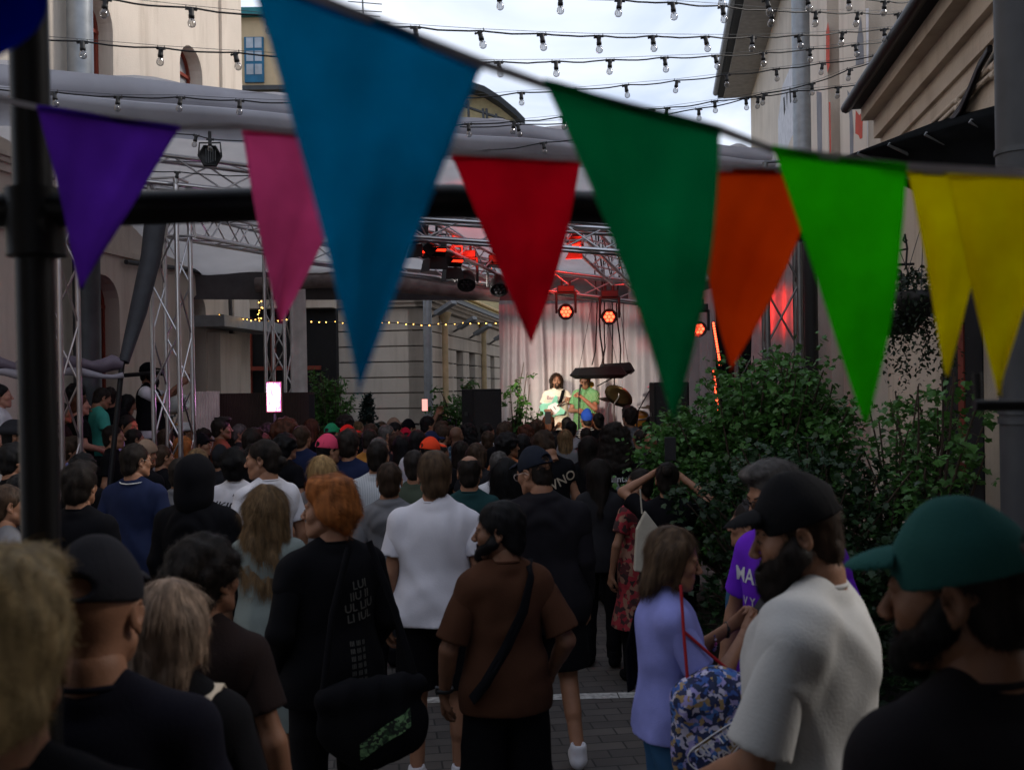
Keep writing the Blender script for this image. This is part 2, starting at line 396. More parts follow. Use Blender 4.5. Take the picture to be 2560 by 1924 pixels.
def hair_mesh(kind, hi=False, seed=1):
    key = (kind, hi, seed if hi else 0)
    if key in HAIR: return HAIR[key]
    f = hair_field(kind, .005 if hi else .0075, seed); V, Q = f.mesh()
    fl = {'ginger': 'back', 'quiff': 'back', 'curly': 'rand', 'curlylong': 'rand', 'fluffy': 'rand', 'tied': 'back', 'bun': 'back', 'pony': 'back'}.get(kind, 'down')
    nn = {'long': 2.2, 'wavy': 2.6, 'curlylong': 2.4, 'curly': 1.3}.get(kind, 1); ln = {'long': .09, 'wavy': .1, 'bob': .06, 'buzz': .006, 'short': .03, 'curly': .035, 'curlylong': .05, 'bald': .016, 'ginger': .045}.get(kind, .032)
    cu = {'curly': .007, 'curlylong': .009, 'wavy': .005, 'ginger': .007, 'fluffy': .005}.get(kind, .001)
    s = strands(V, Q, int((4600 if hi else 420)*nn), .0019 if hi else .0042, ln, seed, fl, .6 if kind in ('curly', 'curlylong', 'fluffy', 'ginger', 'quiff', 'short') else .25, cu)
    V, Q = join([(V, Q), s]); HAIR[key] = npmesh('hair_'+kind, V, Q); return HAIR[key]
HATS = {}
def hat_mesh(kind, hi=False):
    key = (kind, hi)
    if key in HATS: return HATS[key]
    h = .0045 if hi else .006; f = Field((-.16, -.2, -.02), (.16, .25, .2), h); br = None
    if kind in ('cap', 'bandana'):
        f.el((0, -.014, .045), (.0885, .108, .1), 0); f.el((0, -.01, .11), (.045, .055, .045), .03); f.cut((0, -.12, -1), -.026, .004)
        f.el((0, -.014, .14), (.007, .007, .008), .003)
        f.disp(lambda x, y, z: -.0012*np.exp(-(np.minimum(np.abs(x), np.abs(np.abs(x)-np.abs(y+.014)*.9))/.0025)**2))
        b = Field((-.11, -.0, -.06), (.11, .22, .12), h*.8)
        b.el((0, .07, .036), (.078, .112, .05), 0); b.el((0, .06, .022), (.09, .14, .0555), .002, sub=True); b.cut((0, -1, 0), -.075, .003); b.cut((0, 0, -1), .02, .003)
        br = b.mesh(); f.el((0, -.125, .068), (.043, .042, .023), .004, sub=True)
    elif kind == 'beanie':
        f.el((0, -.02, .05), (.09, .108, .108), 0); f.el((0, -.03, .14), (.05, .06, .045), .03); pass
        f.cut((0, .25, -1), -.015, .006); f.disp(lambda x, y, z: .0016*np.sin(np.arctan2(x, y+.02)*46)*(z > -.2)); f.disp(nz(.003, 40, 4))
    elif kind == 'bucket':
        f.el((0, -.014, .05), (.088, .105, .09), 0); f.el((0, -.012, .04), (.128, .148, .05), .02); f.el((0, -.012, -.005), (.118, .138, .042), .004, sub=True); f.cut((0, 0, -1), -.012, .003)
        f.disp(nz(.002, 40, 4))
    elif kind == 'hood':
        f = Field((-.2, -.24, -.22), (.2, .16, .22), h*1.3); f.el((0, -.03, .04), (.112, .135, .13), 0); f.el((0, -.05, -.09), (.115, .11, .12), .05); f.el((0, .13, .01), (.075, .1, .11), .02, sub=True); f.disp(wr(.004, 5, 1.2))
    V, Q = f.mesh(); HATS[key] = (npmesh('hat_'+kind, V, Q), npmesh('brim', *br) if br else None); return HATS[key]

def hand(parts, wrist, d, n, side, curl=.5, h=.0042, grip=None):
    wrist = np.array(wrist, float); d = np.array(d, float); d /= np.linalg.norm(d); n = np.array(n, float); n -= d*(n@d); n /= np.linalg.norm(n); l = np.cross(d, n)*side
    f = Field(wrist-.2, wrist+.2, h) if False else Field(wrist+d*.07-.14, wrist+d*.07+.14, h)
    f.rc(wrist-d*.05, wrist+d*.01, .026, .023, .01)
    ln = [.074, .083, .079, .062]
    for i in range(4):
        kn = wrist+d*(.088-.004*abs(i-1.4))+l*(.03-.02*i); f.rc(wrist+l*(.012-.008*i), kn, .0165, .0115, .012)
        p = kn; a = .15
        for s, fr in enumerate((.46, .3, .24)):
            a += curl*(.75+.13*i*.5)*(.9 if s == 0 else 1.1); q = p+(d*math.cos(a)+n*math.sin(a))*ln[i]*fr; f.rc(p, q, .0092-.0008*s, .0085-.0009*s, .004); p = q
    t0 = wrist+d*.02+l*.022; t1 = t0+(d*.62+l*.6+n*.45)*.042; t2 = t1+(d*.85+l*.05+n*.5)*.033; t3 = t2+(d*.85-l*.25+n*.5)*.027
    f.rc(t0, t1, .0165, .0125, .012).rc(t1, t2, .0115, .0105, .005).rc(t2, t3, .0105, .0085, .004)
    parts.append(f.mesh())
# ------------------------------------------------------------------ people
PIV = np.array((0, -.02, 1.474))
def head_xf(yaw=0, pitch=0, roll=0, dy=0., dz=0.):
    Rm = rotm(yaw, pitch, roll); M = Matrix.Translation(Vector(PIV)+Vector((0, dy, dz))) @ Rm.to_4x4() @ Matrix.Translation((0, .02, .125)); return M
def V3(*a): return np.array(a, float)
POSE = {
 'down': [(V3(-.235, -.03, 1.12), V3(-.25, .04, .87)), (V3(.235, -.03, 1.12), V3(.25, .04, .87))],
 'front': [(V3(-.23, .02, 1.13), V3(-.12, .22, 1.08)), (V3(.23, .02, 1.13), V3(.1, .23, 1.06))],
}
LEGS = {
 'stand': [(V3(-.09, 0, .9), V3(-.105, .025, .5), V3(-.11, -.02, .09)), (V3(.09, 0, .9), V3(.105, .025, .5), V3(.11, -.02, .09))],
 'sit': [(V3(-.09, 0, .9), V3(-.13, .43, .9), V3(-.13, .46, .47)), (V3(.09, 0, .9), V3(.13, .43, .9), V3(.13, .46, .47))],
 'walk': [(V3(-.09, 0, .9), V3(-.1, .06, .5), V3(-.1, .06, .09)), (V3(.09, 0, .9), V3(.13, -.02, .5), V3(.17, -.2, .13))],
}
BODY = {}
def body_mesh(key, pose, legs, hy, hp, hr, female, hi, curl=(.5, .5), palms=None, hands=True, hdy=0., hdz=0.):
    k = (key, hi, hy, hp, hr, female)
    if k in BODY: return BODY[k]
    h = .0095 if hi else .013; parts = []
    f = Field((-.4, -.25, 1.2), (.4, .3, 1.56), h)
    f.el((0, -.012, 1.34), (.135, .078, .09), .03).rc((0, -.03, 1.4), (0, -.022+hdy*.4, 1.5), .066, .055 if female else .063, .03)
    for s in (-1, 1): f.rc((s*.12, -.015, 1.39), (s*.05, -.02, 1.43), .045, .04, .04)
    parts.append(f.mesh())
    sh = .155 if female else .17
    for i, s in enumerate((-1, 1)):
        E, W = pose[i]; S = V3(s*sh*.9, -.012, 1.365); lo = np.minimum(np.minimum(S, E), W)-.1; hi_ = np.maximum(np.maximum(S, E), W)+.1
        f = Field(lo, hi_, h*.85); q = .88 if female else 1
        f.rc(S, E, .042*q, .039*q, .01).rc(E, W, .041*q, .026*q, .015).rc(E+(W-E)*.12, E+(W-E)*.45, .037*q, .033*q, .015); parts.append(f.mesh())
        if hands:
            d = (W-E)/np.linalg.norm(W-E); n = (palms[i] if palms else V3(-s, 0, 0)); hand(parts, W, d, n, -s if not palms else (1 if i else -1)*palms[2 if len(palms) > 2 else 0] if False else -s, curl[i], .0045 if hi else .0062)
    for H, K, A in legs:
        lo = np.minimum(np.minimum(H, K), A)-.11; hi_ = np.maximum(np.maximum(H, K), A)+.11; f = Field(lo, hi_, h)
        f.rc(H, K, .078, .052, .01).rc(K, A, .05, .036, .02).rc(K+(A-K)*.15+V3(0, -.012, 0), K+(A-K)*.5+V3(0, -.016, 0), .045, .043, .02); parts.append(f.mesh())
    V, Q = head_field(.0042 if hi else .0062, female).mesh(); M = head_xf(hy, hp, hr, hdy, hdz); V = V@np.array(M.to_3x3()).T+np.array(M.translation); parts.append((V, Q))
    V, Q = join(parts); BODY[k] = npmesh('body', V, Q); return BODY[k]
TOP = {}
def top_mesh(key, kind, pose, female, b, hi, hem=.82, seed=1, wa=1.):
    k = (key, kind, female, b, hi, hem)
    if k in TOP: return TOP[k]
    h = .0085 if hi else .0135; f = Field((-.32, -.24, min(hem, 1.)-.03), (.32, .25, 1.53), h); bw = b*(.92 if female else 1.)
    f.el((0, 0, 1.27), (.172*bw, .118*b, .19), .03).el((0, -.02, 1.33), (.15*bw, .092*b, .13), .04)
    f.rc((-.13*bw, -.012, 1.365), (.13*bw, -.012, 1.365), .064, .064, .05)
    f.rc((0, 0, 1.15), (0, 0, .93), .0, .0, 0)
    f.el((0, .004, 1.08), (.166*bw, .12*b, .24), .06).el((0, 0, .88), ((.215 if female else .205)*bw, .15*b, .24), .08)
    if female: f.el((0, .07, 1.26), (.115, .055, .06), .04)
    for s in (-1, 1):
        f.rc((s*.12*bw, -.018, 1.392), (s*.036, -.024, 1.478), .045, .03, .05)
        if kind != 'tank': S0 = V3(s*(.145 if female else .158)*b, -.012, 1.365); u0 = (pose[(s+1)//2][0]-S0); u0 /= np.linalg.norm(u0); f.rc(S0, S0+u0*.07, .056, .056, .05)
    if kind in ('tee', 'long', 'box', 'polo', 'dress'): f.el((0, -.024, 1.445), (.078, .072, .046), .02)
    if kind in ('dress',): f.rc((0, 0, 1.), (0, 0, hem), .15*b, .25*b, .06)
    if kind in ('hoodie', 'jacket'):
        f.rc((-.08, -.07, 1.4), (.08, -.07, 1.4), .05, .05, .03).el((0, -.105, 1.35), (.12, .055, .09), .03).el((0, -.05, 1.465), (.09, .075, .028), .02)
        f.disp(lambda x, y, z: (y < -.02)*.006*np.sin(62*(z-1.3)+420*x*x+1.)*np.exp(-((z-1.4)/.11)**2)*np.exp(-(x/.13)**2))
        f.el((0, -.0, 1.53), (.066, .07, .05), .01, sub=True)
    elif kind != 'low': f.rc((0, -.02, 1.53), (0, -.01, 1.62), .058, .068, .004, sub=True)
    if kind == 'polo': f.el((0, -.02, 1.462), (.075, .07, .025), .006); f.rc((0, -.0, 1.5), (0, .0, 1.6), .057, .07, .003, sub=True)
    f.disp(wr(.0058*wa if hi else .005, seed)); f.cut((0, 0, -1), -hem, .004)
    parts = [f.mesh()]
    sl = {'tee': .64, 'dress': .6, 'polo': .6, 'long': 2, 'hoodie': 2, 'jacket': 2, 'tank': 0, 'low': .45, 'box': .86}[kind]
    if sl:
        for i, s in enumerate((-1, 1)):
            E, W = pose[i]; S = V3(s*(.145 if female else .158)*b, -.012, 1.365); lo = np.minimum(np.minimum(S, E), W)-.13; hi_ = np.maximum(np.maximum(S, E), W)+.13; g = Field(lo, hi_, h)
            u = (E-S)/np.linalg.norm(E-S); lu = np.linalg.norm(E-S)
            if sl < 1:
                e = S+u*lu*sl; g.rc(S, e+u*.05, .057, .07 if sl < .8 else .078, .02); g.disp(wr(.005, seed+3, 1.5)); g.cut(u, float(u@e), .003)
            else:
                g.rc(S, E, .058, .057, .02).rc(E, W, .057, .042, .02); u2 = (W-E)/np.linalg.norm(W-E); g.disp(wr(.006, seed+3, 1.7)); g.cut(u2, float(u2@(W-u2*.02)), .003) if True else 0
            parts.append(g.mesh())
    V, Q = join(parts); TOP[k] = npmesh('top_'+kind, V, Q); return TOP[k]
BOT = {}
def bottom_mesh(key, kind, legs, b, hi, seed=2):
    k = (key, kind, b, hi)
    if k in BOT: return BOT[k]
    h = .009 if hi else .0145; parts = []; f = Field((-.25, -.2, .72), (.25, .2, 1.05), h); f.el((0, 0, .93), (.158*b, .118*b, .13), .03); f.cut((0, 0, 1), 1.0); parts.append(f.mesh())
    if kind == 'skirt':
        f = Field((-.32, -.3, .4), (.32, .3, 1.02), h); f.rc((0, 0, .9), (0, 0, .4), .14*b, .24, .02); f.cut((0, 0, -1), -.45); f.disp(wr(.01, 3, .8)); return BOT.setdefault(k, npmesh('skirt', *join(parts+[f.mesh()])))
    for H, K, A in legs:
        lo = np.minimum(np.minimum(H, K), A)-.14; hi_ = np.maximum(np.maximum(H, K), A)+.14; f = Field(lo, hi_, h)
        if kind == 'shorts':
            f.rc(H, K+(K-H)*.1, .1*b, .092*b, .02); u = (K-H)/np.linalg.norm(K-H); f.disp(wr(.005, seed, 1.3)); f.cut(u, float(u@(H+(K-H)*.93)), .003)
        else:
            lo_ = {'jeans': .068, 'wide': .095, 'slim': .056}[kind]; f.rc(H, K, .095*b, lo_*1.05, .02).rc(K, A, lo_*1.02, lo_*.92, .03); u = (A-K)/np.linalg.norm(A-K); f.disp(wr(.006, seed, 1.6)); f.cut(u, float(u@(A+u*.015)), .003)
        parts.append(f.mesh())
    V, Q = join(parts); BOT[k] = npmesh('trousers', V, Q); return BOT[k]
SHOE = {}
def shoe_mesh(hi=False):
    if hi in SHOE: return SHOE[hi]
    f = Field((-.08, -.12, -.1), (.08, .25, .1), .006 if hi else .01)
    f.el((0, .05, -.045), (.044, .13, .045), .01).rc((0, -.03, -.03), (0, -.03, .03), .046, .045, .03).el((0, .1, -.05), (.047, .085, .042), .02)
    f.cut((0, 0, -1), .082, .003); f.el((0, -.03, .07), (.036, .04, .04), .006, sub=True)
    SHOE[hi] = npmesh('shoe', *f.mesh()); return SHOE[hi]

SK = {'light': (.27, .13, .075), 'tan': (.19, .088, .048), 'dark': (.12, .06, .035), 'red': (.42, .2, .14)}  # 'red' puts the red stage light into the skin colour of lit faces
def skin(k): 
    m = mat('skin_'+k, SK[k], rough=.55, var=.12, vs=14, bump=.12, bs=180, spec=.35); return m
HC = {'black': (.006, .0055, .006), 'dark': (.014, .010, .008), 'brown': (.035, .02, .012), 'lbrown': (.075, .045, .025), 'auburn': (.06, .02, .01), 'ginger': (.3, .1, .026), 'blond': (.36, .23, .1), 'dblond': (.14, .085, .04), 'grey': (.075, .068, .064), 'ashblond': (.2, .14, .1), 'fair': (.46, .34, .17)}
def hairm(k): 
    return mat('hair_'+k, HC[k], rough=.6, var=.6, vs=38, spec=.16, stretch=(1, 1, .25))
CL = {'black': (.0045, .0045, .006), 'charcoal': (.018, .018, .021), 'white': (.6, .59, .63), 'grey': (.13, .13, .14), 'lgrey': (.32, .32, .34), 'navy': (.012, .018, .05), 'blue': (.02, .07, .4), 'lilac': (.33, .33, .68), 'brown': (.062, .026, .014), 'rust': (.17, .05, .025), 'olive': (.055, .07, .05), 'yellow': (.6, .36, .03), 'purple': (.17, .07, .4), 'violet': (.13, .02, .48), 'red': (.62, .02, .015), 'crimson': (.4, .01, .03), 'pink': (.62, .06, .13), 'green': (.02, .25, .1), 'teal': (.05, .3, .24), 'orange': (.5, .17, .07), 'cream': (.66, .6, .48), 'sage': (.17, .2, .19), 'denim': (.03, .09, .18), 'ochre': (.42, .19, .04), 'lavender': (.42, .3, .55), 'tan': (.25, .17, .12), 'palegrey': (.5, .5, .53), 'redorange': (.78, .06, .02), 'offwhite': (.58, .57, .58), 'bottle': (.04, .16, .14)}
def cm(k): return cloth('cloth_'+k, CL[k]) if k in CL else k
def person(label, x, y, D, group='people in the crowd', hair='short', hc='dark', top='tee', tc='black', bottom='jeans', bc='black', sk='light', rz=0, hy=0, hp=0, hr=0, hat=None, hatc='black', hatrot=0, fem=False, b=1., pose='down', legs='stand', hi=False, hem=None, seed=1, z0=None, curl=(.5, .5), palms=None, shoes='black', ht=None, hdy=0., hdz=0., wa=1., hscale=1., cat='person'):
    """x,y: photo pixel of the top of the head, D: metres from the camera"""
    p = at(x, y, D)
    if z0 is None: z0 = 0; H = ht or p.z
    else: H = ht or 1.75
    if hat in ('cap', 'beanie', 'bucket'): H -= .015
    sc = H/1.75
    root = thing('person', label, cat, (p.x, p.y, z0), rz, group); root.scale = (sc, sc, sc)
    if not hi and legs == 'stand': root.rotation_euler = (R(rp_.uniform(-2.5, 3)), R(rp_.uniform(-2.5, 2.5)), rz); hscale = hscale*rp_.uniform(.97, 1.08)
    ps = POSE[pose] if isinstance(pose, str) else pose; lg = LEGS[legs] if isinstance(legs, str) else legs
    uid = (pose if isinstance(pose, str) else 'P%d' % id(ps)) + (legs if isinstance(legs, str) else 'L%d' % id(lg))
    hy_ = hy if hi else R(round(math.degrees(hy)/30)*30); hp_ = hp if hi else R(round(math.degrees(hp)/20)*20)
    me = body_mesh(uid, ps, lg, hy_, hp_, hr, fem, hi, curl, palms, hdy=hdy, hdz=hdz)
    body = link('body', me, skin(sk), root, objmat=True)
    HM = head_xf(hy_, hp_, hr, hdy, hdz)
    out = {'root': root, 'body': body, 'HM': HM, 'sc': sc}
    if hem is None: hem = .45 if top == 'dress' else .8
    t = link({'tee': 'shirt', 'box': 'shirt', 'long': 'shirt', 'polo': 'polo_shirt', 'hoodie': 'hoodie', 'jacket': 'jacket', 'dress': 'dress', 'tank': 'shirt', 'low': 'shirt'}[top], top_mesh(uid if top in ('tee', 'box', 'long', 'hoodie', 'jacket', 'polo', 'low', 'dress') else '', top, ps, fem, b, hi, hem, seed if hi else 1, wa), cm(tc), root, objmat=True); out['top'] = t
    if hi and top in ('tee', 'box', 'long'):
        g_ = MB(); g_.tube([(.0685*math.cos(a), -.022+.064*math.sin(a), 1.471-.006*math.sin(a)) for a in np.linspace(0, 2*math.pi, 25)], .0065, 8, cap=False); nb = g_.build('neckband', cm(tc), t)
    if bottom: out['bottom'] = link({'shorts': 'shorts', 'skirt': 'skirt'}.get(bottom, 'trousers'), bottom_mesh(uid, bottom, lg, b, hi), cm(bc), root, objmat=True)
    for H_, K_, A_ in lg:
        s = link('shoe', shoe_mesh(hi), cm(shoes), root, objmat=True); s.location = A_
    if hair:
        hm = link('hair', hair_mesh(hair, hi, seed), hairm(hc), root, objmat=True); hm.matrix_local = HM; hm.scale = (hscale*(.95 if hat else 1),)*3; out['hair'] = hm
    if hat:
        me1, me2 = hat_mesh(hat, hi); o = link({'cap': 'cap', 'bandana': 'bandana', 'beanie': 'beanie', 'bucket': 'bucket_hat', 'hood': 'hood'}[hat], me1, cm(hatc), root, objmat=True)
        o.matrix_local = HM @ Matrix.Rotation(hatrot, 4, 'Z') @ Matrix.Translation((0, -.004 if not hatrot else 0, .0)); out['hat'] = o
        if me2 and hat == 'cap': link('brim', me2, cm(hatc), o, objmat=True)
    return out
def head_part(P, name, V, Q, m, smooth=True):
    o = link(name, npmesh(name, V, Q, smooth), m, P['root']); o.matrix_local = P['HM']; return o
def face(P, brow='dark', female=False, lips=True, eyes=True):
    """eyes, brows and lips of the people whose face shows"""
    mb = MB(); 
    for s in (-1, 1): mb.lathe([(.0001, .0102), (.0052, .0098), (.0062, .0082)], 12, Matrix.Translation((s*.031, .0815, .006)) @ Matrix.Rotation(R(-90), 4, 'X'))
    o = mb.build('iris', mat('iris', (.03, .018, .01), rough=.15, spec=.6), P['root']); o.matrix_local = P['HM']
    f = Field((-.06, .04, -.01), (.06, .12, .06), .002)
    for s in (-1, 1):
        f.rc((s*.016, .089, .0265), (s*.036, .0865, .0315), .0042, .004, .004).rc((s*.036, .0865, .0315), (s*.05, .074, .027), .004, .002, .004)
    V, Q = f.mesh(); head_part(P, 'eyebrows', V, Q, hairm(brow))
    f = Field((-.06, .04, -.02), (.06, .12, .03), .0018)
    for s in (-1, 1): f.rc((s*.019, .091, .0085), (s*.031, .0935, .0125), .0016, .002, .002).rc((s*.031, .0935, .0125), (s*.044, .085, .0065), .002, .0014, .002)
    V, Q = f.mesh(); head_part(P, 'eyelashes', V, Q, hairm('black'))
    if lips:
        f = Field((-.04, .06, -.09), (.04, .12, -.03), .002); f.rc((-.016, .0905, -.0565), (.016, .0905, -.0565), .0062, .0062, .004).rc((-.012, .0895, -.0665), (.012, .0895, -.0665), .0072, .0072, .003); f.el((0, .105, -.0613), (.022, .008, .0018), .003, sub=True)
        V, Q = f.mesh(); head_part(P, 'lips', V, Q, mat('lips_f' if female else 'lips_m', (.36, .1, .08) if female else (.3, .12, .09), rough=.45))
def beard(P, hc='black', full=1., stubble=False):
    f = Field((-.11, -.06, -.2), (.11, .16, .03), .004); t = .004+.012*full
    f.rc((-.062, .02, -.035), (0, .078, -.09), .022+t, .022+t*1.3, .01).rc((.062, .02, -.035), (0, .078, -.09), .022+t, .022+t*1.3, .01)
    f.rc((-.064, .004, .0), (-.06, .02, -.04), .014, .02+t*.6, .01).rc((.064, .004, .0), (.06, .02, -.04), .014, .02+t*.6, .01)
    f.rc((-.024, .091, -.047), (.024, .091, -.047), .0065, .0065, .006)
    if full > .8: f.el((0, .075, -.12), (.045, .04, .045*full), .02)
    f.el((0, .098, -.06), (.02, .02, .0085), .004, sub=True); f.cut((0, .55, .83), .022, .006) if not full > .8 else None
    f.disp(nz(.0032, 110, 3)); V, Q = f.mesh(); V, Q = join([(V, Q), strands(V, Q, 3600, .0015, .014+.014*full, 4, 'down', .8, .003, top=(0, 0, 0))]); return head_part(P, 'beard', V, Q, hairm(hc))
def glasses(P, col=(.01, .01, .012), clear=False):
    mb = MB()
    for s in (-1, 1):
        mb.tube([(s*.032+.024*math.cos(a), .108-.006*abs(math.cos(a)*s+1)*.3, .004+.02*math.sin(a)) for a in np.linspace(0, 2*math.pi, 17)], .0017, 6, cap=False)
        mb.tube([(s*.055, .104, .012), (s*.078, .06, .014), (s*.086, -.005, .012), (s*.086, -.03, -.004)], .0016, 6)
    mb.tube([(-.009, .109, .008), (.009, .109, .008)], .0016, 6)
    o = mb.build('glasses', mat('frame_clear' if clear else 'frame_dark', (.5, .42, .38) if clear else col, rough=.25, spec=.6), P['root']); o.matrix_local = P['HM']
    l = MB()
    for s in (-1, 1): l.lathe([(.0001, 0), (.023, .0005)], 16, Matrix.Translation((s*.032, .106, .004)) @ Matrix.Rotation(R(-90), 4, 'X'))
    l.build('lens', glass_mat() if not (P.get('shades')) else mat('dark_lens', (.005, .005, .006), rough=.1, spec=.8), o)
def text_on(P, tgt, s, size, x, z, m, back=True, rot=0, off=.004, shear=0, stretch=1., name='print', spacing=1.):
    cu = bpy.data.curves.new('t', 'FONT'); cu.body = s; cu.size = size; cu.align_x = 'CENTER'; cu.align_y = 'CENTER'; cu.shear = shear; cu.resolution_u = 3; cu.space_character = spacing; cu.offset = size*.012
    ob = bpy.data.objects.new('t', cu); C.objects.link(ob); bpy.context.view_layer.update()
    me = bpy.data.meshes.new_from_object(ob); bpy.data.objects.remove(ob)
    bvh = BVHTree.FromPolygons([v.co for v in tgt.data.vertices], [tuple(p.vertices) for p in tgt.data.polygons])
    sg = -1 if back else 1; Rm = Matrix.Rotation(rot, 2)
    for v in me.vertices:
        q = Rm @ Vector((v.co.x*stretch, v.co.y)); px = (q.x if back else -q.x)+x; pz = q.y+z
        h = bvh.ray_cast(Vector((px, sg*.6, pz)), Vector((0, -sg, 0)))
        v.co = Vector((px, (h[0].y if h[0] else sg*.13)+sg*off, pz))
    me.name = name; return link(name, me, m, tgt)
def strap(P, pts, wdt, m, name='strap', tgt=None, off=.006):
    """flat band following points in the person's frame"""
    pts = [Vector(p) for p in pts]; vs = []; fs = []
    c = Vector((0, 0, 0))
    for i, p in enumerate(pts):
        t = (pts[min(i+1, len(pts)-1)]-pts[max(i-1, 0)]).normalized(); n = Vector((p.x, p.y, 0)).normalized() if abs(p.y)+abs(p.x) > .02 else Vector((0, 0, 1))
        if p.z > 1.42: n = Vector((0, 0, 1))
        s = t.cross(n).normalized()*wdt/2; n2 = n*.003
        vs += [p+s-n2, p-s-n2, p-s+n2, p+s+n2]
    for i in range(len(pts)-1):
        for k in range(4): fs.append((i*4+k, i*4+(k+1) % 4, (i+1)*4+(k+1) % 4, (i+1)*4+k))
    fs += [(0, 1, 2, 3), tuple(len(vs)-4+q for q in (3, 2, 1, 0))]
    mb = MB(); mb.add(vs, fs, True); return mb.build(name, m, P['root'])
# ------------------------------------------------------------------ the setting
K = .151                                        # the street runs a little to the right
SD = Vector((K, 1, 0)).normalized(); SN = Vector((1, -K, 0)).normalized()
def onwall(nx, ny, r):
    o = CM.translation; d = at(nx, ny, 1)-o; t = (r-(o.x-K*o.y))/(d.x-K*d.y); return o+d*t
def onplane(nx, ny, p, n):
    o = CM.translation; d = at(nx, ny, 1)-o; return o+d*((Vector(p)-o).dot(Vector(n))/d.dot(Vector(n)))
from mathutils.geometry import tessellate_polygon
def wall(name, outer, holes, org, ax, nrm, m, depth=.3, parent=None, thick=True):
    """a wall in the plane org + a*ax + z, with real openings; reveals go inwards (against nrm)"""
    P3 = lambda q, dd=0: Vector(org)+Vector(ax)*q[0]+Vector((0, 0, q[1]))-Vector(nrm)*dd
    mb = MB(); loops = [outer]+holes; flat = [q for l in loops for q in l]
    tri = tessellate_polygon([[Vector((q[0], q[1], 0)) for q in l] for l in loops])
    mb.add([P3(q) for q in flat], [tuple(t) for t in tri])
    for l in holes+([outer] if thick else []):
        n = len(l); mb.add([P3(q) for q in l]+[P3(q, depth) for q in l], [(i, (i+1) % n, (i+1) % n+n, i+n) for i in range(n)])
    return mb.build(name, m, parent)
def arch(x0, x1, z0, zs, n=10, rise=1.):
    c = (x0+x1)/2; r = (x1-x0)/2
    return [(x0, z0), (x1, z0)]+[(c+r*math.cos(a), zs+r*rise*math.sin(a)) for a in np.linspace(0, math.pi, n)]
def stucco(name, col, stain=(.3, .27, .22)):
    m = mat(name, col, rough=.95, var=.06, vs=1.3, bump=.25, bs=45, spec=.1); nt = m.node_tree; N = nt.nodes; L = nt.links; b = N['Principled BSDF']
    src = b.inputs['Base Color'].links[0].from_socket; tc = N.new('ShaderNodeTexCoord'); mp = N.new('ShaderNodeMapping'); mp.inputs['Scale'].default_value = (2.2, 2.2, .3); L.new(tc.outputs['Object'], mp.inputs[0])
    n = N.new('ShaderNodeTexNoise'); n.inputs['Scale'].default_value = 1.4; n.inputs['Detail'].default_value = 9; n.inputs['Roughness'].default_value = .62; L.new(mp.outputs[0], n.inputs['Vector'])
    r = N.new('ShaderNodeValToRGB'); r.color_ramp.elements[0].position = .5; r.color_ramp.elements[1].position = .78; r.color_ramp.elements[0].color = (0,)*3+(1,); r.color_ramp.elements[1].color = (.75,)*3+(1,)
    L.new(n.outputs['Fac'], r.inputs[0]); mx = N.new('ShaderNodeMix'); mx.data_type = 'RGBA'; L.new(r.outputs[0], mx.inputs[0]); L.new(src, mx.inputs[6]); mx.inputs[7].default_value = tuple(c*s for c, s in zip(col, (.62, .58, .54)))+(1,)
    L.new(mx.outputs[2], b.inputs['Base Color']); return m
M_cream = stucco('cream_stucco', (.63, .56, .48)); M_cream2 = stucco('pink_cream_stucco', (.6, .53, .45)); M_beige = stucco('beige_stucco', (.56, .475, .385))
M_red = mat('oxide_red_paint', (.2, .035, .02), rough=.6); M_dark = mat('dark_interior', (.012, .012, .013), rough=.9)
M_pane = mat('window_pane', (.04, .045, .05), rough=.08, spec=.8); M_zinc = mat('zinc', (.27, .29, .31), rough=.5, metal=.6, bump=.08, bs=12)
M_alu = mat('aluminium', (.55, .55, .57), rough=.28, metal=1, var=.06); M_black = mat('black_paint', (.008, .008, .009), rough=.45); M_bplast = mat('black_plastic', (.013, .013, .014), rough=.5)
M_dsteel = mat('dark_steel', (.07, .075, .08), rough=.5, metal=.5); M_white = mat('white_paint', (.75, .75, .74), rough=.6)

# ground: one sheet to the horizon, block paving
gm = bpy.data.materials.new('block_paving'); gm.use_nodes = True; nt = gm.node_tree; N = nt.nodes; L = nt.links; b = N['Principled BSDF']; b.inputs['Roughness'].default_value = .75
tc = N.new('ShaderNodeTexCoord'); mp = N.new('ShaderNodeMapping'); mp.inputs['Rotation'].default_value = (0, 0, R(-8)); L.new(tc.outputs['Object'], mp.inputs[0])
bt = N.new('ShaderNodeTexBrick'); bt.inputs['Scale'].default_value = 1; bt.inputs['Brick Width'].default_value = .24; bt.inputs['Row Height'].default_value = .12; bt.inputs['Mortar Size'].default_value = .006
bt.inputs['Color1'].default_value = (.06, .052, .048, 1); bt.inputs['Color2'].default_value = (.095, .082, .074, 1); bt.inputs['Mortar'].default_value = (.02, .018, .017, 1); L.new(mp.outputs[0], bt.inputs['Vector'])
n = N.new('ShaderNodeTexNoise'); n.inputs['Scale'].default_value = 1.7; n.inputs['Detail'].default_value = 8; L.new(tc.outputs['Object'], n.inputs['Vector']); rr = N.new('ShaderNodeMapRange'); rr.inputs['From Min'].default_value = .3; rr.inputs['From Max'].default_value = .7; rr.inputs['To Min'].default_value = .6; rr.inputs['To Max'].default_value = 1.3; L.new(n.outputs['Fac'], rr.inputs['Value'])
vs = N.new('ShaderNodeVectorMath'); vs.operation = 'SCALE'; L.new(bt.outputs['Color'], vs.inputs[0]); L.new(rr.outputs[0], vs.inputs['Scale']); L.new(vs.outputs[0], b.inputs['Base Color'])
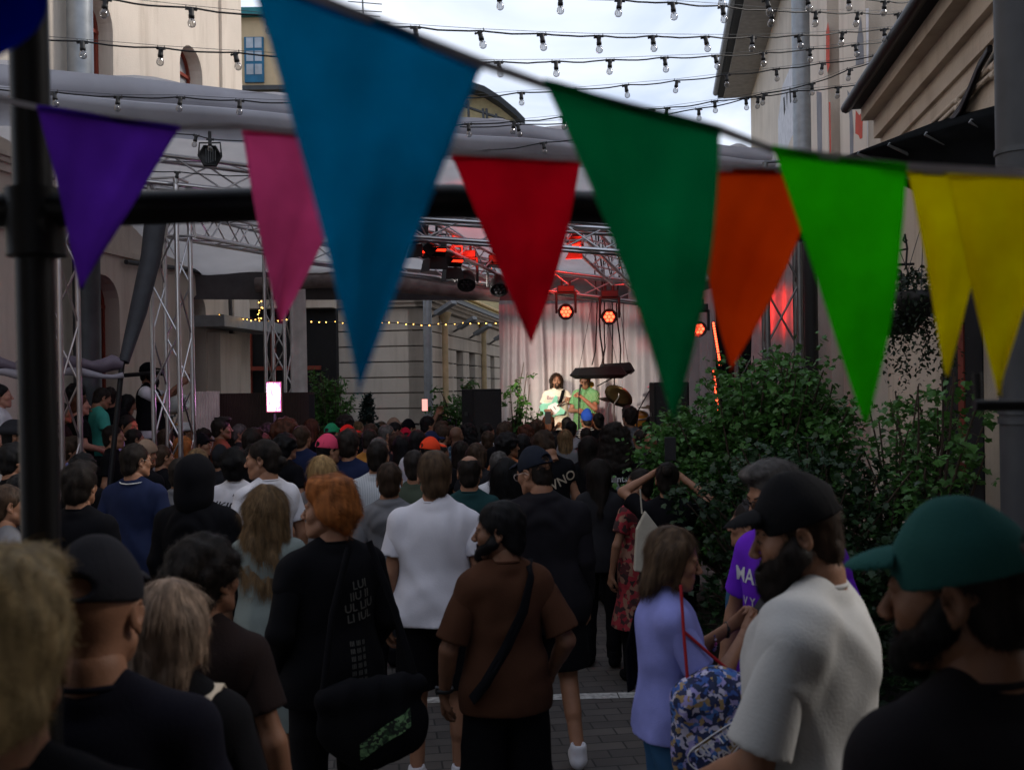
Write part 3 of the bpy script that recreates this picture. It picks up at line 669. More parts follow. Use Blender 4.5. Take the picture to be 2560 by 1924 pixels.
bu = N.new('ShaderNodeBump'); bu.inputs['Strength'].default_value = .5; bu.inputs['Distance'].default_value = .004; bu.invert = True; L.new(bt.outputs['Fac'], bu.inputs['Height']); L.new(bu.outputs[0], b.inputs['Normal'])
g = MB(); g.add([(-300, -300, 0), (300, -300, 0), (300, 600, 0), (-300, 600, 0)], [(0, 1, 2, 3)]); struct('ground', g, gm)
g = MB(); a, c = Vector((-3.5, 6.62, .004)), Vector((3.4, 6.86, .004)); d = (c-a).normalized(); n_ = Vector((-d.y, d.x, 0))*.06; x = 0
while x < (c-a).length-.3:
    p = a+d*x; q = a+d*(x+.27); g.add([p-n_, q-n_, q+n_, p+n_], [(0, 1, 2, 3)]); x += .28
struct('painted_line', g, mat('worn_white_line', (.42, .41, .39), rough=.8, var=.45, vs=24))

# ---- left building
rL = -7.55
def lp(nx, ny): p = onwall(nx, ny, rL); return ((p-Vector((rL, 0, 0))).dot(SD), p.z)
OL = Vector((rL, 0, 0)); tb = thing('building', 'tall cream stucco building with arched windows along the left side', 'building', (rL, 12, 0))
def P_L(a, z, out=0): return OL+SD*a+Vector((0, 0, z))+SN*out
t1 = lp(612, 700)[0]
def archpx(xa, xb, ytop, ybot, ysp): return arch(lp(xa, ytop)[0], lp(xb, ytop)[0], lp((xa+xb)/2, ybot)[1], lp((xa+xb)/2, ysp)[1], 12)
H1 = archpx(196, 281, 0, 330, 52); H2 = archpx(449, 505, 130, 300, 176); H3 = archpx(216, 298, 712, 1120, 760); H4 = archpx(478, 514, 755, 1120, 776)
H0 = archpx(20, 112, 712, 1120, 765)
holes = [H1, H2, H3, H4]
lo = 4.; wl = wall('wall', [(lo, -.02), (t1, -.02), (t1, 13.5), (lo, 13.5)], holes, OL, SD, SN, M_cream, .45, tb)
wl.matrix_parent_inverse = Matrix.Translation((-rL, -12, 0))
def under(o, root): o.parent = root; o.matrix_parent_inverse = root.matrix_basis.inverted(); return o
g = MB(); g.box((0, 0, 0), (.01, .01, .01)); 
def slab(root, name, m, a0, a1, z0, z1, o0, o1, fr=None):
    f = fr or P_L; g = MB(); vs = [f(a, z, o) for a in (a0, a1) for z in (z0, z1) for o in (o0, o1)]
    g.add(vs, [(0, 1, 3, 2), (4, 6, 7, 5), (0, 4, 5, 1), (2, 3, 7, 6), (0, 2, 6, 4), (1, 5, 7, 3)]); return under(g.build(name, m), root)
slab(tb, 'end_wall', M_cream, t1-.02, t1+.0, 0, 13.5, -6, -.45)
def window_in(root, H, out=-.28, m=M_red, bars=2, fr=None, frost=None, kind='window'):
    f = fr or P_L; x0 = min(q[0] for q in H); x1 = max(q[0] for q in H); z0 = min(q[1] for q in H); z1 = max(q[1] for q in H)
    n = len(H); g = MB(); c = ((x0+x1)/2, (z0+z1)/2); sc = .88
    inn = [((q[0]-c[0])*sc+c[0], (q[1]-c[1])*(1-(1-sc)*.6)+c[1]) for q in H]
    for o in (out, out+.06):
        g.add([f(q[0], q[1], o) for q in H]+[f(q[0], q[1], o) for q in inn], [(i, (i+1) % n, (i+1) % n+n, i+n) for i in range(n)])
    g.add([f(q[0], q[1], out) for q in inn]+[f(q[0], q[1], out+.06) for q in inn], [(i, (i+1) % n, (i+1) % n+n, i+n) for i in range(n)])
    w_ = .03*(x1-x0)/1.; w_ = max(.025, w_)
    for k in range(1, bars): xx = x0+(x1-x0)*k/bars; g.add([f(a, z, o) for a in (xx-w_, xx+w_) for z in (z0, z1-.05) for o in (out+.003, out+.063)], [(0, 1, 3, 2), (4, 6, 7, 5), (0, 4, 5, 1), (2, 3, 7, 6), (0, 2, 6, 4), (1, 5, 7, 3)])
    zz = z1-(x1-x0)*.5; g.add([f(a, z, o) for a in (x0, x1) for z in (zz-w_, zz+w_) for o in (out+.006, out+.068)], [(0, 1, 3, 2), (4, 6, 7, 5), (0, 4, 5, 1), (2, 3, 7, 6), (0, 2, 6, 4), (1, 5, 7, 3)])
    w = under(g.build(kind, m), root); g = MB(); g.add([f(q[0], q[1], out+.02) for q in inn], [tuple(range(n))]); o = g.build('pane', frost or M_pane); o.parent = w; return w
window_in(tb, H1, frost=mat('pale_blind_glass', (.3, .31, .33), rough=.2)); window_in(tb, H2, frost=mat('pale_blind_glass', (.3, .31, .33))); window_in(tb, H3, frost=mat('dusty_pane', (.09, .085, .08), rough=.25)); window_in(tb, H4)
# string course, pilaster strip, ledge, conduit, downpipe
za, zb = lp(540, 600)[1], lp(540, 585)[1]
for i, (dz, pr, hh) in enumerate([(0, .05, .1), (.1, .09, .06), (.16, .13, .05)]): slab(tb, 'cornice', M_cream, 9, t1+.05, za+dz, za+dz+hh, .0, pr)
zc = lp(540, 690)[1]; slab(tb, 'string_course', M_cream2, 9, lp(560, 690)[0], zc-.05, zc+.03, 0, .05)
slab(tb, 'pilaster', M_cream, lp(575, 700)[0], t1+.03, 0, za-.02, 0, .07); slab(tb, 'pilaster', M_cream, lp(548, 100)[0], lp(560, 100)[0], za+.4, 13.4, 0, .05)
slab(tb, 'ledge', M_zinc, lp(480, 800)[0], t1+.45, lp(560, 826)[1], lp(560, 800)[1], 0, .55)
slab(tb, 'buttress', M_cream, lp(520, 900)[0], lp(572, 900)[0], 0, lp(560, 836)[1], 0, .22)
g = MB(); g.tube([P_L(a, z, .09) for a, z in [lp(300, 655), lp(470, 676), lp(548, 702), lp(562, 720), lp(565, 800), lp(567, 980)]], .035, 8); under(g.build('conduit', M_dsteel), tb)
g = MB(); g.tube([P_L(lp(160, 100)[0], 5.2, .22), P_L(lp(160, 100)[0], 13, .22)], .16, 14); under(g.build('downpipe', M_zinc), tb)
g = MB(); g.tube([P_L(lp(172, 800)[0], 0, .25), P_L(lp(172, 800)[0], 4.6, .25)], .17, 14); under(g.build('downpipe', M_dsteel), tb)
for k, px in enumerate((118, 205, 305)):
    pass
# ---- building with the green and yellow bay, beyond the left building's corner
yb = thing('building', 'yellow house front with green corner trim and blue window behind the cream building', 'building', at(625, 962, 27)*1)
yb.location.z = 0
p0 = at(598, 962, 27); p1 = at(720, 962, 27)
def fq(a, z, o=0): return Vector((p0.x+a, 27-o, z))
zt = at(600, 40, 27).z; zbm = at(600, 222, 27).z
slab(yb, 'wall', mat('yellow_paint', (.6, .46, .28), rough=.8, var=.05), -.1, 2.2, 0, zt, -.3, 0, fq); slab(yb, 'corner_trim', mat('green_paint', (.01, .12, .035), rough=.6), -.12, .1, zbm, zt, 0, .06, fq)
slab(yb, 'roof_edge', mat('bluegreen_paint', (.03, .2, .22), rough=.6), -.15, 2.4, zt-.05, zt+.14, -.2, .25, fq); slab(yb, 'sill_band', M_dsteel, -.12, 2.3, zbm-.12, zbm, 0, .3, fq)
wf = slab(yb, 'window', mat('blue_frame', (.02, .14, .25), rough=.5), .28, .8, zbm+.15, zt-.6, .0, .07, fq); g = MB()
for i in (0, 1):
    for j in range(3):
        x0 = .33+i*.23; z0 = zbm+.22+j*(zt-.6-zbm-.3)/3; g.box((p0.x+x0+.1, 27-.075, z0+.28), (.19, .01, (zt-.6-zbm-.3)/3-.08))
o = g.build('pane', mat('sky_pane', (.35, .4, .45), rough=.05, spec=1)); o.parent = wf; o.matrix_parent_inverse = Matrix.Identity(4)
# ---- recessed shopfront between the cream building and the rusticated one
sb = thing('building', 'dark recessed shopfront with green and yellow fascia between two cream buildings', 'building', (at(680, 962, 21).x, 21, 0))
q0 = at(606, 962, 20.6).x
def fs_(a, z, o=0): return Vector((q0+a, 20.6-o, z))
def zz(ny, D): return at(680, ny, D).z
slab(sb, 'wall', M_cream2, -.5, 1.9, zz(770, 20.6), zz(640, 20.6), -.4, 0, fs_); slab(sb, 'fascia', mat('dark_green_paint', (.008, .03, .02), rough=.6), -.5, 1.9, zz(722, 20.6), zz(708, 20.6), 0, .25, fs_)
slab(sb, 'yellow_rail', mat('yellow_rail', (.6, .36, .04), rough=.5), -.5, 1.9, zz(719, 20.6), zz(714, 20.6), .25, .28, fs_)
slab(sb, 'opening', M_dark, -.5, 1.9, 0, zz(770, 20.6), -.6, -.3, fs_)
for a in (.05, .55, 1.1): slab(sb, 'mullion', M_red, a, a+.09, 0, zz(790, 20.6), -.3, -.2, fs_)
slab(sb, 'transom', M_red, -.4, 1.6, zz(925, 20.6), zz(915, 20.6), -.2, -.1, fs_)
# ---- rusticated building behind the stage
cx = at(1066, 962, 22); cx = Vector((cx.x, 22, 0)); rb = thing('building', 'low cream rusticated building with banded masonry and downpipes left of the stage curtain', 'building', cx)
F1 = lambda a, z, o=0: cx-SN*a+Vector((0, 0, z))-SD*o            # camera-facing face, a to the left
F2 = lambda a, z, o=0: cx+SD*a+Vector((0, 0, z))+SN*o            # street-facing face
zg = [3.36-.345*k for k in range(-1, 10)]
wins = [(lambda pa, pb: ((pa-cx).dot(SD), (pb-cx).dot(SD)))(onplane(x0, 900, cx, SN), onplane(x1, 900, cx, SN)) for x0, x1 in ((1141, 1158), (1173, 1188), (1202, 1214), (1226, 1236))]
for k, z in enumerate(zg):
    top = z-.014; bot = max(0, z-.328)
    if k == 0: top = 3.85
    if top < .02: continue
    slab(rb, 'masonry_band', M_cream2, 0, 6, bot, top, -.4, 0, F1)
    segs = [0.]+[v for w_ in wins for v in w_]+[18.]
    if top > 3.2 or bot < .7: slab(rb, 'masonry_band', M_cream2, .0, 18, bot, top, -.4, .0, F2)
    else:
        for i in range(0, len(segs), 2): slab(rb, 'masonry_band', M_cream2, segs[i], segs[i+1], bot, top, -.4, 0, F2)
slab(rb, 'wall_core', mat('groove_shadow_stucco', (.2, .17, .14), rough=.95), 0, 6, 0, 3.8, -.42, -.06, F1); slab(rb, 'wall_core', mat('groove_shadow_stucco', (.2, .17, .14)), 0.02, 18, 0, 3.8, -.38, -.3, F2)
for i, (a, b_) in enumerate(wins):
    w_ = slab(rb, 'window', mat('shutter_white', (.6, .58, .55)), a, a+.12, .7, 3.2, -.2, -.1, F2); o = slab(rb, 'window', M_dark, a+.12, b_, .7, 3.2, -.28, -.2, F2)
for dz, pr, hh in ((0, .12, .09), (.09, .22, .07), (.16, .3, .05)):
    slab(rb, 'cornice', M_cream2, -pr, 6, 3.88+dz, 3.88+dz+hh, -.2, pr, F1); slab(rb, 'cornice', M_cream2, -pr, 18, 3.88+dz, 3.88+dz+hh, -.2, pr-.003, F2)
slab(rb, 'roof', M_dsteel, -.3, 18, 4.1, 4.22, -4, .34, F2)
g = MB(); g.tube([F2(0, 4.28, .4), F2(18, 4.28, .4)], .06, 8); under(g.build('yellow_rail', mat('yellow_rail', (.6, .36, .04))), rb)
M_pipe = mat('cream_pipe', (.55, .42, .24), rough=.5)
for nx in (1112, 1209):
    p = onplane(nx, 800, cx+SN*.12, SN); g = MB(); g.tube([(p.x, p.y, 0), (p.x, p.y, 3.6)], .075, 10); g.tube([(p.x, p.y, 3.6), (p.x, p.y, 3.7), (p.x, p.y, 3.85)], [.075, .12, .17], 10); under(g.build('downpipe', M_pipe), rb)
for nx, ny in ((1107, 775), (1160, 808), (1200, 822), (1245, 838)):
    pass
g = MB(); p = at(1070, 900, 20.5); g.tube([(p.x, p.y, 0), (p.x, p.y, 4.0)], .09, 12); g.lathe([(.13, 0), (.0, .1)], 12, Matrix.Translation((p.x, p.y, 4.0))); tag(g.build('metal_pole', M_zinc), 'tall grey metal flue pole in front of the corner of the rusticated building', 'pole')
FLL = ['nearest the corner pole', 'second from the pole', 'third from the pole', 'beside the curtain edge, farthest from the pole']
for i, (nx, ny) in enumerate(((1094, 775), (1150, 812), (1190, 828), (1240, 842))):
    p = onplane(nx, ny, cx+SN*.5, SN); q = onplane(nx-14, ny+16, cx+SN*.02, SN); t = thing('floodlight', 'long grey wall floodlight on an arm, '+FLL[i], 'floodlight', p, 0, 'floodlights on the rusticated building')
    g = MB(); g.obox((-.02, -.1, -.08), (.36, -.3, .14), .2, .08); g.build('housing', M_zinc, t); g = MB(); g.tube([tuple(q-p), (.0, -.1, -.08)], .03, 8); g.build('arm', M_dsteel, t)

# ---- right side: tall painted building (zigzag piers) and the near annex
rR = 3.3; OR = Vector((rR, 0, 0)); tr = thing('building', 'tall pale painted building with projecting piers behind the string lights on the right', 'building', (rR, 18, 0))
SNr = -SN
def rp(nx, r=rR, ny=500): p = onwall(nx, ny, r); return (p-Vector((r, 0, 0))).dot(SD)
def P_R(a, z, out=0): return OR+SD*a+Vector((0, 0, z))+SNr*out
ZR = 12.3
slab(tr, 'wall', M_cream, 8.8, 36, 0, ZR, -.6, 0, P_R)
for xa, xb in ((2107, 2175), (2033, 2077)):
    pr = .75; a1 = rp(xa, rR-pr*1.01); a0 = rp(xb, rR-pr*1.01); slab(tr, 'pier', M_cream, a0, a1, 0, ZR-.02, 0, pr, P_R)
g = MB(); pp = rp(2014, rR-.5); g.tube([P_R(pp, 0, .5), P_R(pp, ZR, .5)], .2, 14); under(g.build('downpipe', M_zinc), tr)
slab(tr, 'soffit', mat('ribbed_soffit', (.3, .29, .28), rough=.7), 8.8, 36, ZR-.02, ZR+.05, -.2, .95, P_R); slab(tr, 'roof', mat('dark_roof', (.035, .04, .045), rough=.7), 8.5, 36.2, ZR+.06, ZR+.35, -.6, 1.15, P_R)
g = MB(); g.tube([P_R(8.5, ZR+.2, 1.22), P_R(36, ZR+.2, 1.22)], .11, 10); under(g.build('gutter', M_zinc), tr)
# mural: plain abstract shapes painted on the pier faces and the wall (flat paint, laid proud of the wall)
def paint(root, name, m, pts, out, a_ref=rR):
    vs = []
    for x, y in pts:
        p = onwall(x, y, a_ref-out-.004); vs.append(p)
    g = MB(); n = len(vs); g.add(vs, [tuple(range(n))]); return under(g.build(name, m), root)
M_mw = mat('mural_white', (.6, .6, .63), rough=.9); M_mg = mat('mural_grey', (.2, .2, .22), rough=.9); M_mr = mat('mural_red', (.5, .07, .04), rough=.9); M_mk = mat('mural_line', (.03, .03, .03), rough=.9)
paint(tr, 'mural', M_mw, [(2119, 30), (2172, 20), (2170, 388), (2124, 392), (2118, 215)], .75)
paint(tr, 'mural', M_mg, [(2152, 40), (2158, 95), (2160, 160), (2139, 165), (2143, 95)], .757)
paint(tr, 'mural', M_mg, [(2118, 225), (2128, 240), (2134, 330), (2133, 390), (2125, 390), (2124, 300)], .757)
paint(tr, 'mural', M_mr, [(2139, 275), (2148, 288), (2157, 280), (2156, 345), (2150, 348), (2146, 338), (2138, 334)], .757)
paint(tr, 'mural', M_mr, [(2070, 55), (2074, 80), (2074, 165), (2069, 182), (2065, 150), (2065, 80)], .757)
paint(tr, 'mural', M_mr, [(2072, 255), (2076, 255), (2078, 380), (2074, 392)], .757)
paint(tr, 'mural', M_mg, [(2041, 228), (2054, 232), (2055, 385), (2044, 385)], .757)
paint(tr, 'mural', M_mw, [(1956, 215), (1975, 170), (1997, 130), (1998, 310), (1978, 345), (1965, 380), (1946, 380), (1945, 300)], .0)
for i in range(5): x = 1958+i*7.5; y = 245-i*12; paint(tr, 'mural', M_mk, [(x, y), (x+3, y-3), (x+5-i % 2*3, y+30+i*2), (x+2, y+44-i*3)], .006)
# writing on the black lettering of the white panel is only strokes; below: red drips on the lower wall
for (x0, x1, y0, y1) in ((2240, 2246, 640, 780), (2245, 2250, 620, 700), (2078, 2082, 820, 940), (2248, 2266, 890, 1080)):
    paint(tr, 'mural', M_mr, [(x0, y0), (x1, y0), (x1, y1), (x0, y1)], .006 if x0 < 2100 else .01)
# lattice gable roof seen behind, centre
hr_ = thing('building', 'dark curved roof of a yellow building showing between the blue and green flags', 'building', (at(1200, 962, 34).x, 34, 0))
g = MB(); D_ = 34; pr = [(1120, 236), (1180, 218), (1212, 228), (1250, 252), (1290, 285), (1312, 308)]
poly = [at(x, y, D_) for x, y in pr]; low = [at(x, y+16, D_) for x, y in pr][::-1]
g.prism(poly+low, (0, -.6, 0), (0, 5, 0)); under(g.build('roof', mat('dark_roof', (.035, .04, .045))), hr_)
g = MB(); g.prism([at(x, y+12, D_) for x, y in pr]+[at(x, y, D_) for x, y in ((1312, 1106), (1120, 1106))], (0, .1, 0), (0, 5, 0)); under(g.build('wall', mat('pale_yellow_wall', (.6, .5, .28), rough=.9)), hr_)
for (x0, y0, x1, y1) in ((1150, 262, 1262, 300), (1170, 252, 1172, 292), (1207, 272, 1209, 298), (1216, 272, 1218, 300), (1240, 285, 1241, 302), (1163, 262, 1170, 252)):
    g = MB(); g.tube([at(x0, y0, D_-.4), at(x1, y1, D_-.4)], .05, 6); under(g.build('railing', M_dsteel), hr_)
an = thing('antenna', 'thin rooftop television aerial against the cloudy sky above the blue flag', 'antenna', at(907, 60, 36)); o0 = at(907, 60, 36)
g = MB(); g.tube([at(905, -30, 36)-o0, at(909, 60, 36)-o0], .03, 6); g.tube([at(909, 60, 36)-o0, at(909, 160, 36)-o0], .03, 6); g.build('mast', M_dsteel, an); g = MB()
for (x0, y0, x1, y1) in ((870, 4, 955, 11), (880, 27, 955, 30), (875, 38, 950, 42), (900, 53, 975, 56)): g.tube([at(x0, y0, 36)-o0, at(x1, y1, 36)-o0], .018, 6)
g.build('aerial_rods', M_dsteel, an)

# near annex on the right: cornice, conduits, gutter
rA = 2.1; OA = Vector((rA, 0, 0)); ta = thing('building', 'low beige annex with a stepped cornice and conduits at the right edge', 'building', (rA, 7, 0))
def P_A(a, z, out=0): return OA+SD*a+Vector((0, 0, z))+SNr*out
aE = rp(2216, rA, 700); aS = 3.3; zC = onwall(1911/.8637, 248/.8637, rA).z
def ap(nx, ny): p = onwall(nx, ny, rA); return ((p-OA).dot(SD), p.z)
slab(ta, 'wall', M_beige, aS, aE, 0, zC-.25, -.5, 0, P_A); slab(ta, 'end_wall', M_cream2, aE, aE+.01, 0, zC, -1.1, -.01, P_A)
for i, (z0, z1, o) in enumerate(((-.36, -.2, .03), (-.2, -.03, .09), (-.03, .09, .2))): slab(ta, 'cornice', M_beige, aS, aE+.03, zC+z0, zC+z1, -.4, o, P_A)
slab(ta, 'roof', mat('dark_roof', (.035, .04, .045)), aS, aE+.1, zC+.1, zC+.17, -.8, .28, P_A)
g = MB(); g.tube([P_A(aS, zC+.12, .32), P_A(aE+.12, zC+.12, .32)], .05, 8); under(g.build('gutter', M_black), ta)
for k, dz in enumerate((.52, .57)):
    g = MB(); g.tube([P_A(aS, zC-dz, .03), P_A(aE-.25, zC-dz, .03)], .016, 8)
    for j in range(7): g.tube([P_A(aS+.6+j*.75, zC-dz-.02, .03), P_A(aS+.66+j*.75, zC-dz-.02, .03)], .026, 8)
    under(g.build('conduit', M_beige), ta)
for k in range(3):
    g = MB(); pts = [onwall(x, y, rA-.04-.012*k) for x, y in ((2475, 118+k*4), (2450, 160+k*5), (2425, 220+k*6), (2405, 262+k*7), (2380, 300+k*5), (2360, 325+k*3))]; g.tube(pts, .018, 8); under(g.build('cable', M_black), ta)
for xa, xb, y0, y1, m in ((2355, 2395, 560, 1300, M_dark), (2398, 2412, 620, 1300, M_red), (2412, 2455, 620, 1300, M_dark)):
    a0, z1_ = ap(xb, y0); a1, _ = ap(xa, y0); slab(ta, 'door', m, a0, a1, .1, 2.9, 0, .02 if m is M_red else .01, P_A)
slab(ta, 'handrail', mat('pale_rail', (.4, .36, .3), rough=.5), ap(2470, 1130)[0], aE-.1, ap(2400, 1140)[1], ap(2400, 1128)[1], .1, .14, P_A)
# awning hung off the annex
aw = thing('awning', 'black awning with glossy folds jutting from the annex below the conduits', 'awning', (rA, 6, 3))
q1 = at(2110, 392, 7.6); q2 = at(2490, 283, 5.2); q3 = at(2500, 420, 5.3); q4 = at(2160, 420, 7.6)
g = MB(); bk = SN*.9; rows = []
for i in range(9):
    t = i/8; tp = q1.lerp(q2, t); bt_ = q4.lerp(q3, t); rows.append([tp+bk*.8+Vector((0, 0, .25)), tp, tp.lerp(bt_, .35)+bk*(.04+.05*(i % 2)), bt_+bk*.02])
g.add([p for r_ in rows for p in r_], [(i*4+j, i*4+j+1, i*4+j+5, i*4+j+4) for i in range(8) for j in range(3)], True)
for r_ in (rows[0], rows[-1]): g.add(r_+[r_[1]+bk*.8-Vector((0, 0, .4))], [(0, 1, 2, 3, 4)])
under(g.build('canvas', mat('awning_vinyl', (.004, .005, .006), rough=.9, spec=.03)), aw)
for k in range(4):
    g = MB(); a = rows[1+k*2][1]; g.tube([a, a+bk*.9-Vector((0, 0, .45))], .014, 6); under(g.build('stay', M_zinc), aw)
# big near drainpipe
dp = thing('drainpipe', 'thick dark grey drainpipe running full height at the right edge of the photo', 'drainpipe', at(2520, 1200, 4.6)); dp.location.z = 0; l0 = dp.location.copy()
pt = at(2492+55, 100, 4.6); pb = at(2508+55, 1200, 4.6); g = MB(); top = pt+(pt-pb)*1.2; bot = pb+(pb-pt)*1.1
g.tube([top-l0, bot-l0], .105, 24); g.build('pipe', mat('dark_grey_pipe', (.05, .052, .056), rough=.55), dp)
for ny in (455/.8637*.72, 1028, 1052): 
    c_ = pt.lerp(pb, (ny-100)/1100)-l0; dr = (pb-pt).normalized()*.012; g = MB(); g.tube([c_-dr, c_+dr], .112, 24); g.build('clamp', M_dsteel, dp)
# buildings closing the street behind the camera and at the far end keep the courtyard dark
g = MB(); g.box((-9.5, -9, 4.5), (8, 16, 9)); tag(g.build('building', M_cream2), 'plain cream building behind the viewer on the left side of the yard', 'building')
g = MB(); g.box((9.6, -6, 4), (10, 18, 8)); tag(g.build('building', M_beige), 'plain beige building behind the viewer on the right side of the yard', 'building')
# pipe frame close to the viewer; its unseen cover is sized to shade the foreground
cp = thing('canopy', 'black pipe canopy frame crossing close to the viewer behind the flags', 'canopy', (0, 0, 0))
g = MB(); g.tube([at(58, -300, 1.72), at(70, 0, 1.75), at(98, 1100, 1.8), at(112, 1900, 1.85), at(122, 2600, 1.9)], .0335, 20); under(g.build('post', M_black), cp)
g = MB(); g.tube([at(-400, 530, 1.72), at(300, 521, 1.75), at(760, 508, 1.78), at(1130, 502, 1.8), at(1500, 520, 1.85), at(2010, 566, 1.95)], .0305, 20); under(g.build('crossbar', M_black), cp)
g = MB(); g.tube([at(85, 475, 1.75), at(92, 640, 1.75)], .05, 20); g.tube([at(83, 560, 1.75), at(140, 560, 1.75)], .045, 16); under(g.build('coupling', M_black), cp)
g = MB(); g.add([(-5, -9, 3.15), (5, -9, 3.15), (5, 1.65, 3.15), (-5, 1.65, 3.15), (-5, -9, 3.19), (5, -9, 3.19), (5, 1.65, 3.19), (-5, 1.65, 3.19)], [(0, 1, 2, 3), (7, 6, 5, 4), (0, 4, 5, 1), (1, 5, 6, 2), (2, 6, 7, 3), (3, 7, 4, 0)]); g.build('shade_cover', mat('shade_cover_cloth', (.05, .05, .055), rough=.9), cp)
rl = thing('railing', 'black tubular rail end with an upright stub at the right edge', 'railing', at(2500, 1014, 1.75)); l0 = rl.location.copy()
g = MB(); g.tube([at(2436, 1013, 1.75)-l0, at(2700, 1012, 1.75)-l0], .0105, 14); g.build('rail', M_black, rl); g = MB(); g.tube([at(2442, 930, 1.8)-l0, at(2446, 1000, 1.8)-l0], .0075, 12); g.build('stub', M_black, rl)
# ------------------------------------------------------------------ stage
def truss(label, a, b, s=.29, group='stage trusses', up=(0, 0, 1), cell=.5, m=None, r=.025):
    a = Vector(a); b = Vector(b); d = b-a; l = d.length; t = d.normalized(); u = Vector(up)
    if abs(t.dot(u)) > .9: u = SN
    v = t.cross(u).normalized(); u = v.cross(t).normalized(); o = thing('truss', label, 'truss', a, 0, group); m = m or M_alu; cs = []
    for i, j in ((-1, -1), (1, -1), (1, 1), (-1, 1)):
        c = v*i*s/2+u*j*s/2; cs.append(c); g = MB(); g.tube([c, c+d], r, 10); g.build('chord', m, o)
    n = max(1, int(l/cell)); g = MB()
    for k in range(4):
        c0, c1 = cs[k], cs[(k+1) % 4]
        for i in range(n): p = t*(l*i/n); q = t*(l*(i+1)/n); g.tube([c0+p, c1+q] if i % 2 else [c1+p, c0+q], r*.42, 6, cap=False)
        for e in (0, l): g.tube([c0+t*e, c1+t*e], r*.5, 6, cap=False)
    g.build('bracing', m, o); return o
def gp(nx, D, z=0): p = at(nx, 962, D); return Vector((p.x, p.y, z))
def atz(nx, ny, z):  # point at known height
    o = CM.translation; d = at(nx, ny, 1)-o; return o+d*((z-o.z)/d.z)
M_dalu = mat('dull_aluminium', (.16, .165, .17), rough=.4, metal=.9)
zt = at(436, 520, 10.4).z
truss('upright aluminium stage tower beside the cameraman on the left', gp(436, 10.4), gp(430, 10.4, 4.3))
truss('upright aluminium stage tower above the glowing screen', gp(700, 14.6), gp(697, 14.6, 4.3))
truss('narrow red-lit aluminium tower partly hidden by the black post', gp(142, 9.3), gp(138, 9.3, 4.4), m=mat('worn_aluminium', (.4, .36, .36), rough=.4, metal=.9))
truss('wide dark stage tower on the right in front of the red-lit tarpaulin', gp(1957, 10.5), gp(1957, 10.5, 4.4), .33, cell=.62, m=M_dalu, r=.03)
truss('far dark stage tower behind the right-hand shrub', gp(1868, 14.2), gp(1868, 14.2, 4.2), .29, cell=.5, m=M_dalu)
A_ = at(560, 440, 10.4)
truss('roof truss running back from the left tower above the cream wall', at(450, 555, 10.4), at(705, 612, 14.6))
truss('front left roof truss seen between the purple and pink flags', at(140, 400, 9.6), at(760, 470, 11.6))
truss('rear roof truss across the top of the stage carrying the lit lamps', at(690, 620, 14.6), at(1620, 735, 15.0), .3)
truss('middle roof truss crossing behind the red flag', at(760, 545, 12.2), at(1957, 628, 11.6), .3)
truss('lengthwise roof truss with barn-door lamps left of the red flag', at(1010, 560, 12.2), at(1275, 690, 15.5), .26, cell=.4)
truss('lengthwise roof truss above the hanging black panels', at(1440, 575, 12.4), at(1555, 690, 15.), .26, cell=.4)
truss('front roof truss high behind the blue flag', at(700, 500, 11.2), at(1600, 560, 12.4), .26)
# roof membrane: sloping sheet with a folded valance in front
M_roof = mat('roof_membrane', (.62, .61, .62), rough=.7, var=.08, vs=3, bump=.1, bs=6, transl=.6)
M_val = mat('grey_valance', (.36, .36, .4), rough=.75, var=.1, vs=2.5, bump=.12, bs=5, transl=.12)
rf = thing('stage_roof', 'grey fabric stage roof with a folded valance spanning the whole yard', 'stage roof', (0, 12, 4.9))
FE = [(-420, 118, 8.1), (117, 169, 9.), (656, 233, 10.4), (1136, 291, 11.3), (1392, 318, 11.8), (1797, 361, 12.4), (1925, 371, 12.6)]
nU = 64; front = []
for i in range(nU+1):
    t = i/nU*(len(FE)-1); k = min(int(t), len(FE)-2); f_ = t-k; q = [FE[k][j]*(1-f_)+FE[k+1][j]*f_ for j in range(3)]; front.append(at(*q))
bk = [(at(-500, 560, 15)).lerp(at(2000, 640, 18.3), i/nU) for i in range(nU+1)]
for b_ in bk: b_.z = 4.0
g = MB(); rows = []
for i in range(nU+1):
    row = []
    for j in range(13):
        t = j/12; p = front[i].lerp(bk[i], t); p.z += .5*math.sin(math.pi*min(1, t*1.25))*.8+.035*math.sin(i*.9+j*1.3); row.append(p)
    rows.append(row)
g.add([p for r_ in rows for p in r_], [(i*13+j, i*13+j+1, (i+1)*13+j+1, (i+1)*13+j) for i in range(nU) for j in range(12)], True); under(g.build('membrane', M_roof), rf)
g = MB(); vs_ = [q for b_ in bk[::4] for q in (b_+Vector((0, -.02, .03)), b_+Vector((0, .03, -.42)))]; g.add(vs_, [(i*2, i*2+1, i*2+3, i*2+2) for i in range(len(vs_)//2-1)]); under(g.build('rear_hem', mat('grey_hem', (.12, .11, .115), rough=.9, bump=.3, bs=9)), rf)
prof = [(0, 0), (-.05, .02), (-.14, .05), (-.2, .03), (-.235, -.03), (-.25, .1), (-.27, .13), (-.34, .11), (-.43, .03), (-.5, -.03), (-.58, 0)]
g = MB(); m_ = len(prof); vs_ = []
for i in range(nU+1):
    T_ = (front[min(i+1, nU)]-front[max(i-1, 0)]).normalized(); nn = T_.cross(Vector((0, 0, 1))); u_ = i/nU
    for z_, o_ in prof: vs_.append(front[i]+nn*(o_+.02*math.sin(i*.55+z_*9))+Vector((0, 0, z_*(1-.3*u_)+.012*math.sin(i*.4+z_*5))))
g.add(vs_, [(i*m_+j, i*m_+j+1, (i+1)*m_+j+1, (i+1)*m_+j) for i in range(nU) for j in range(m_-1)], True); o = under(g.build('valance', M_val), rf)
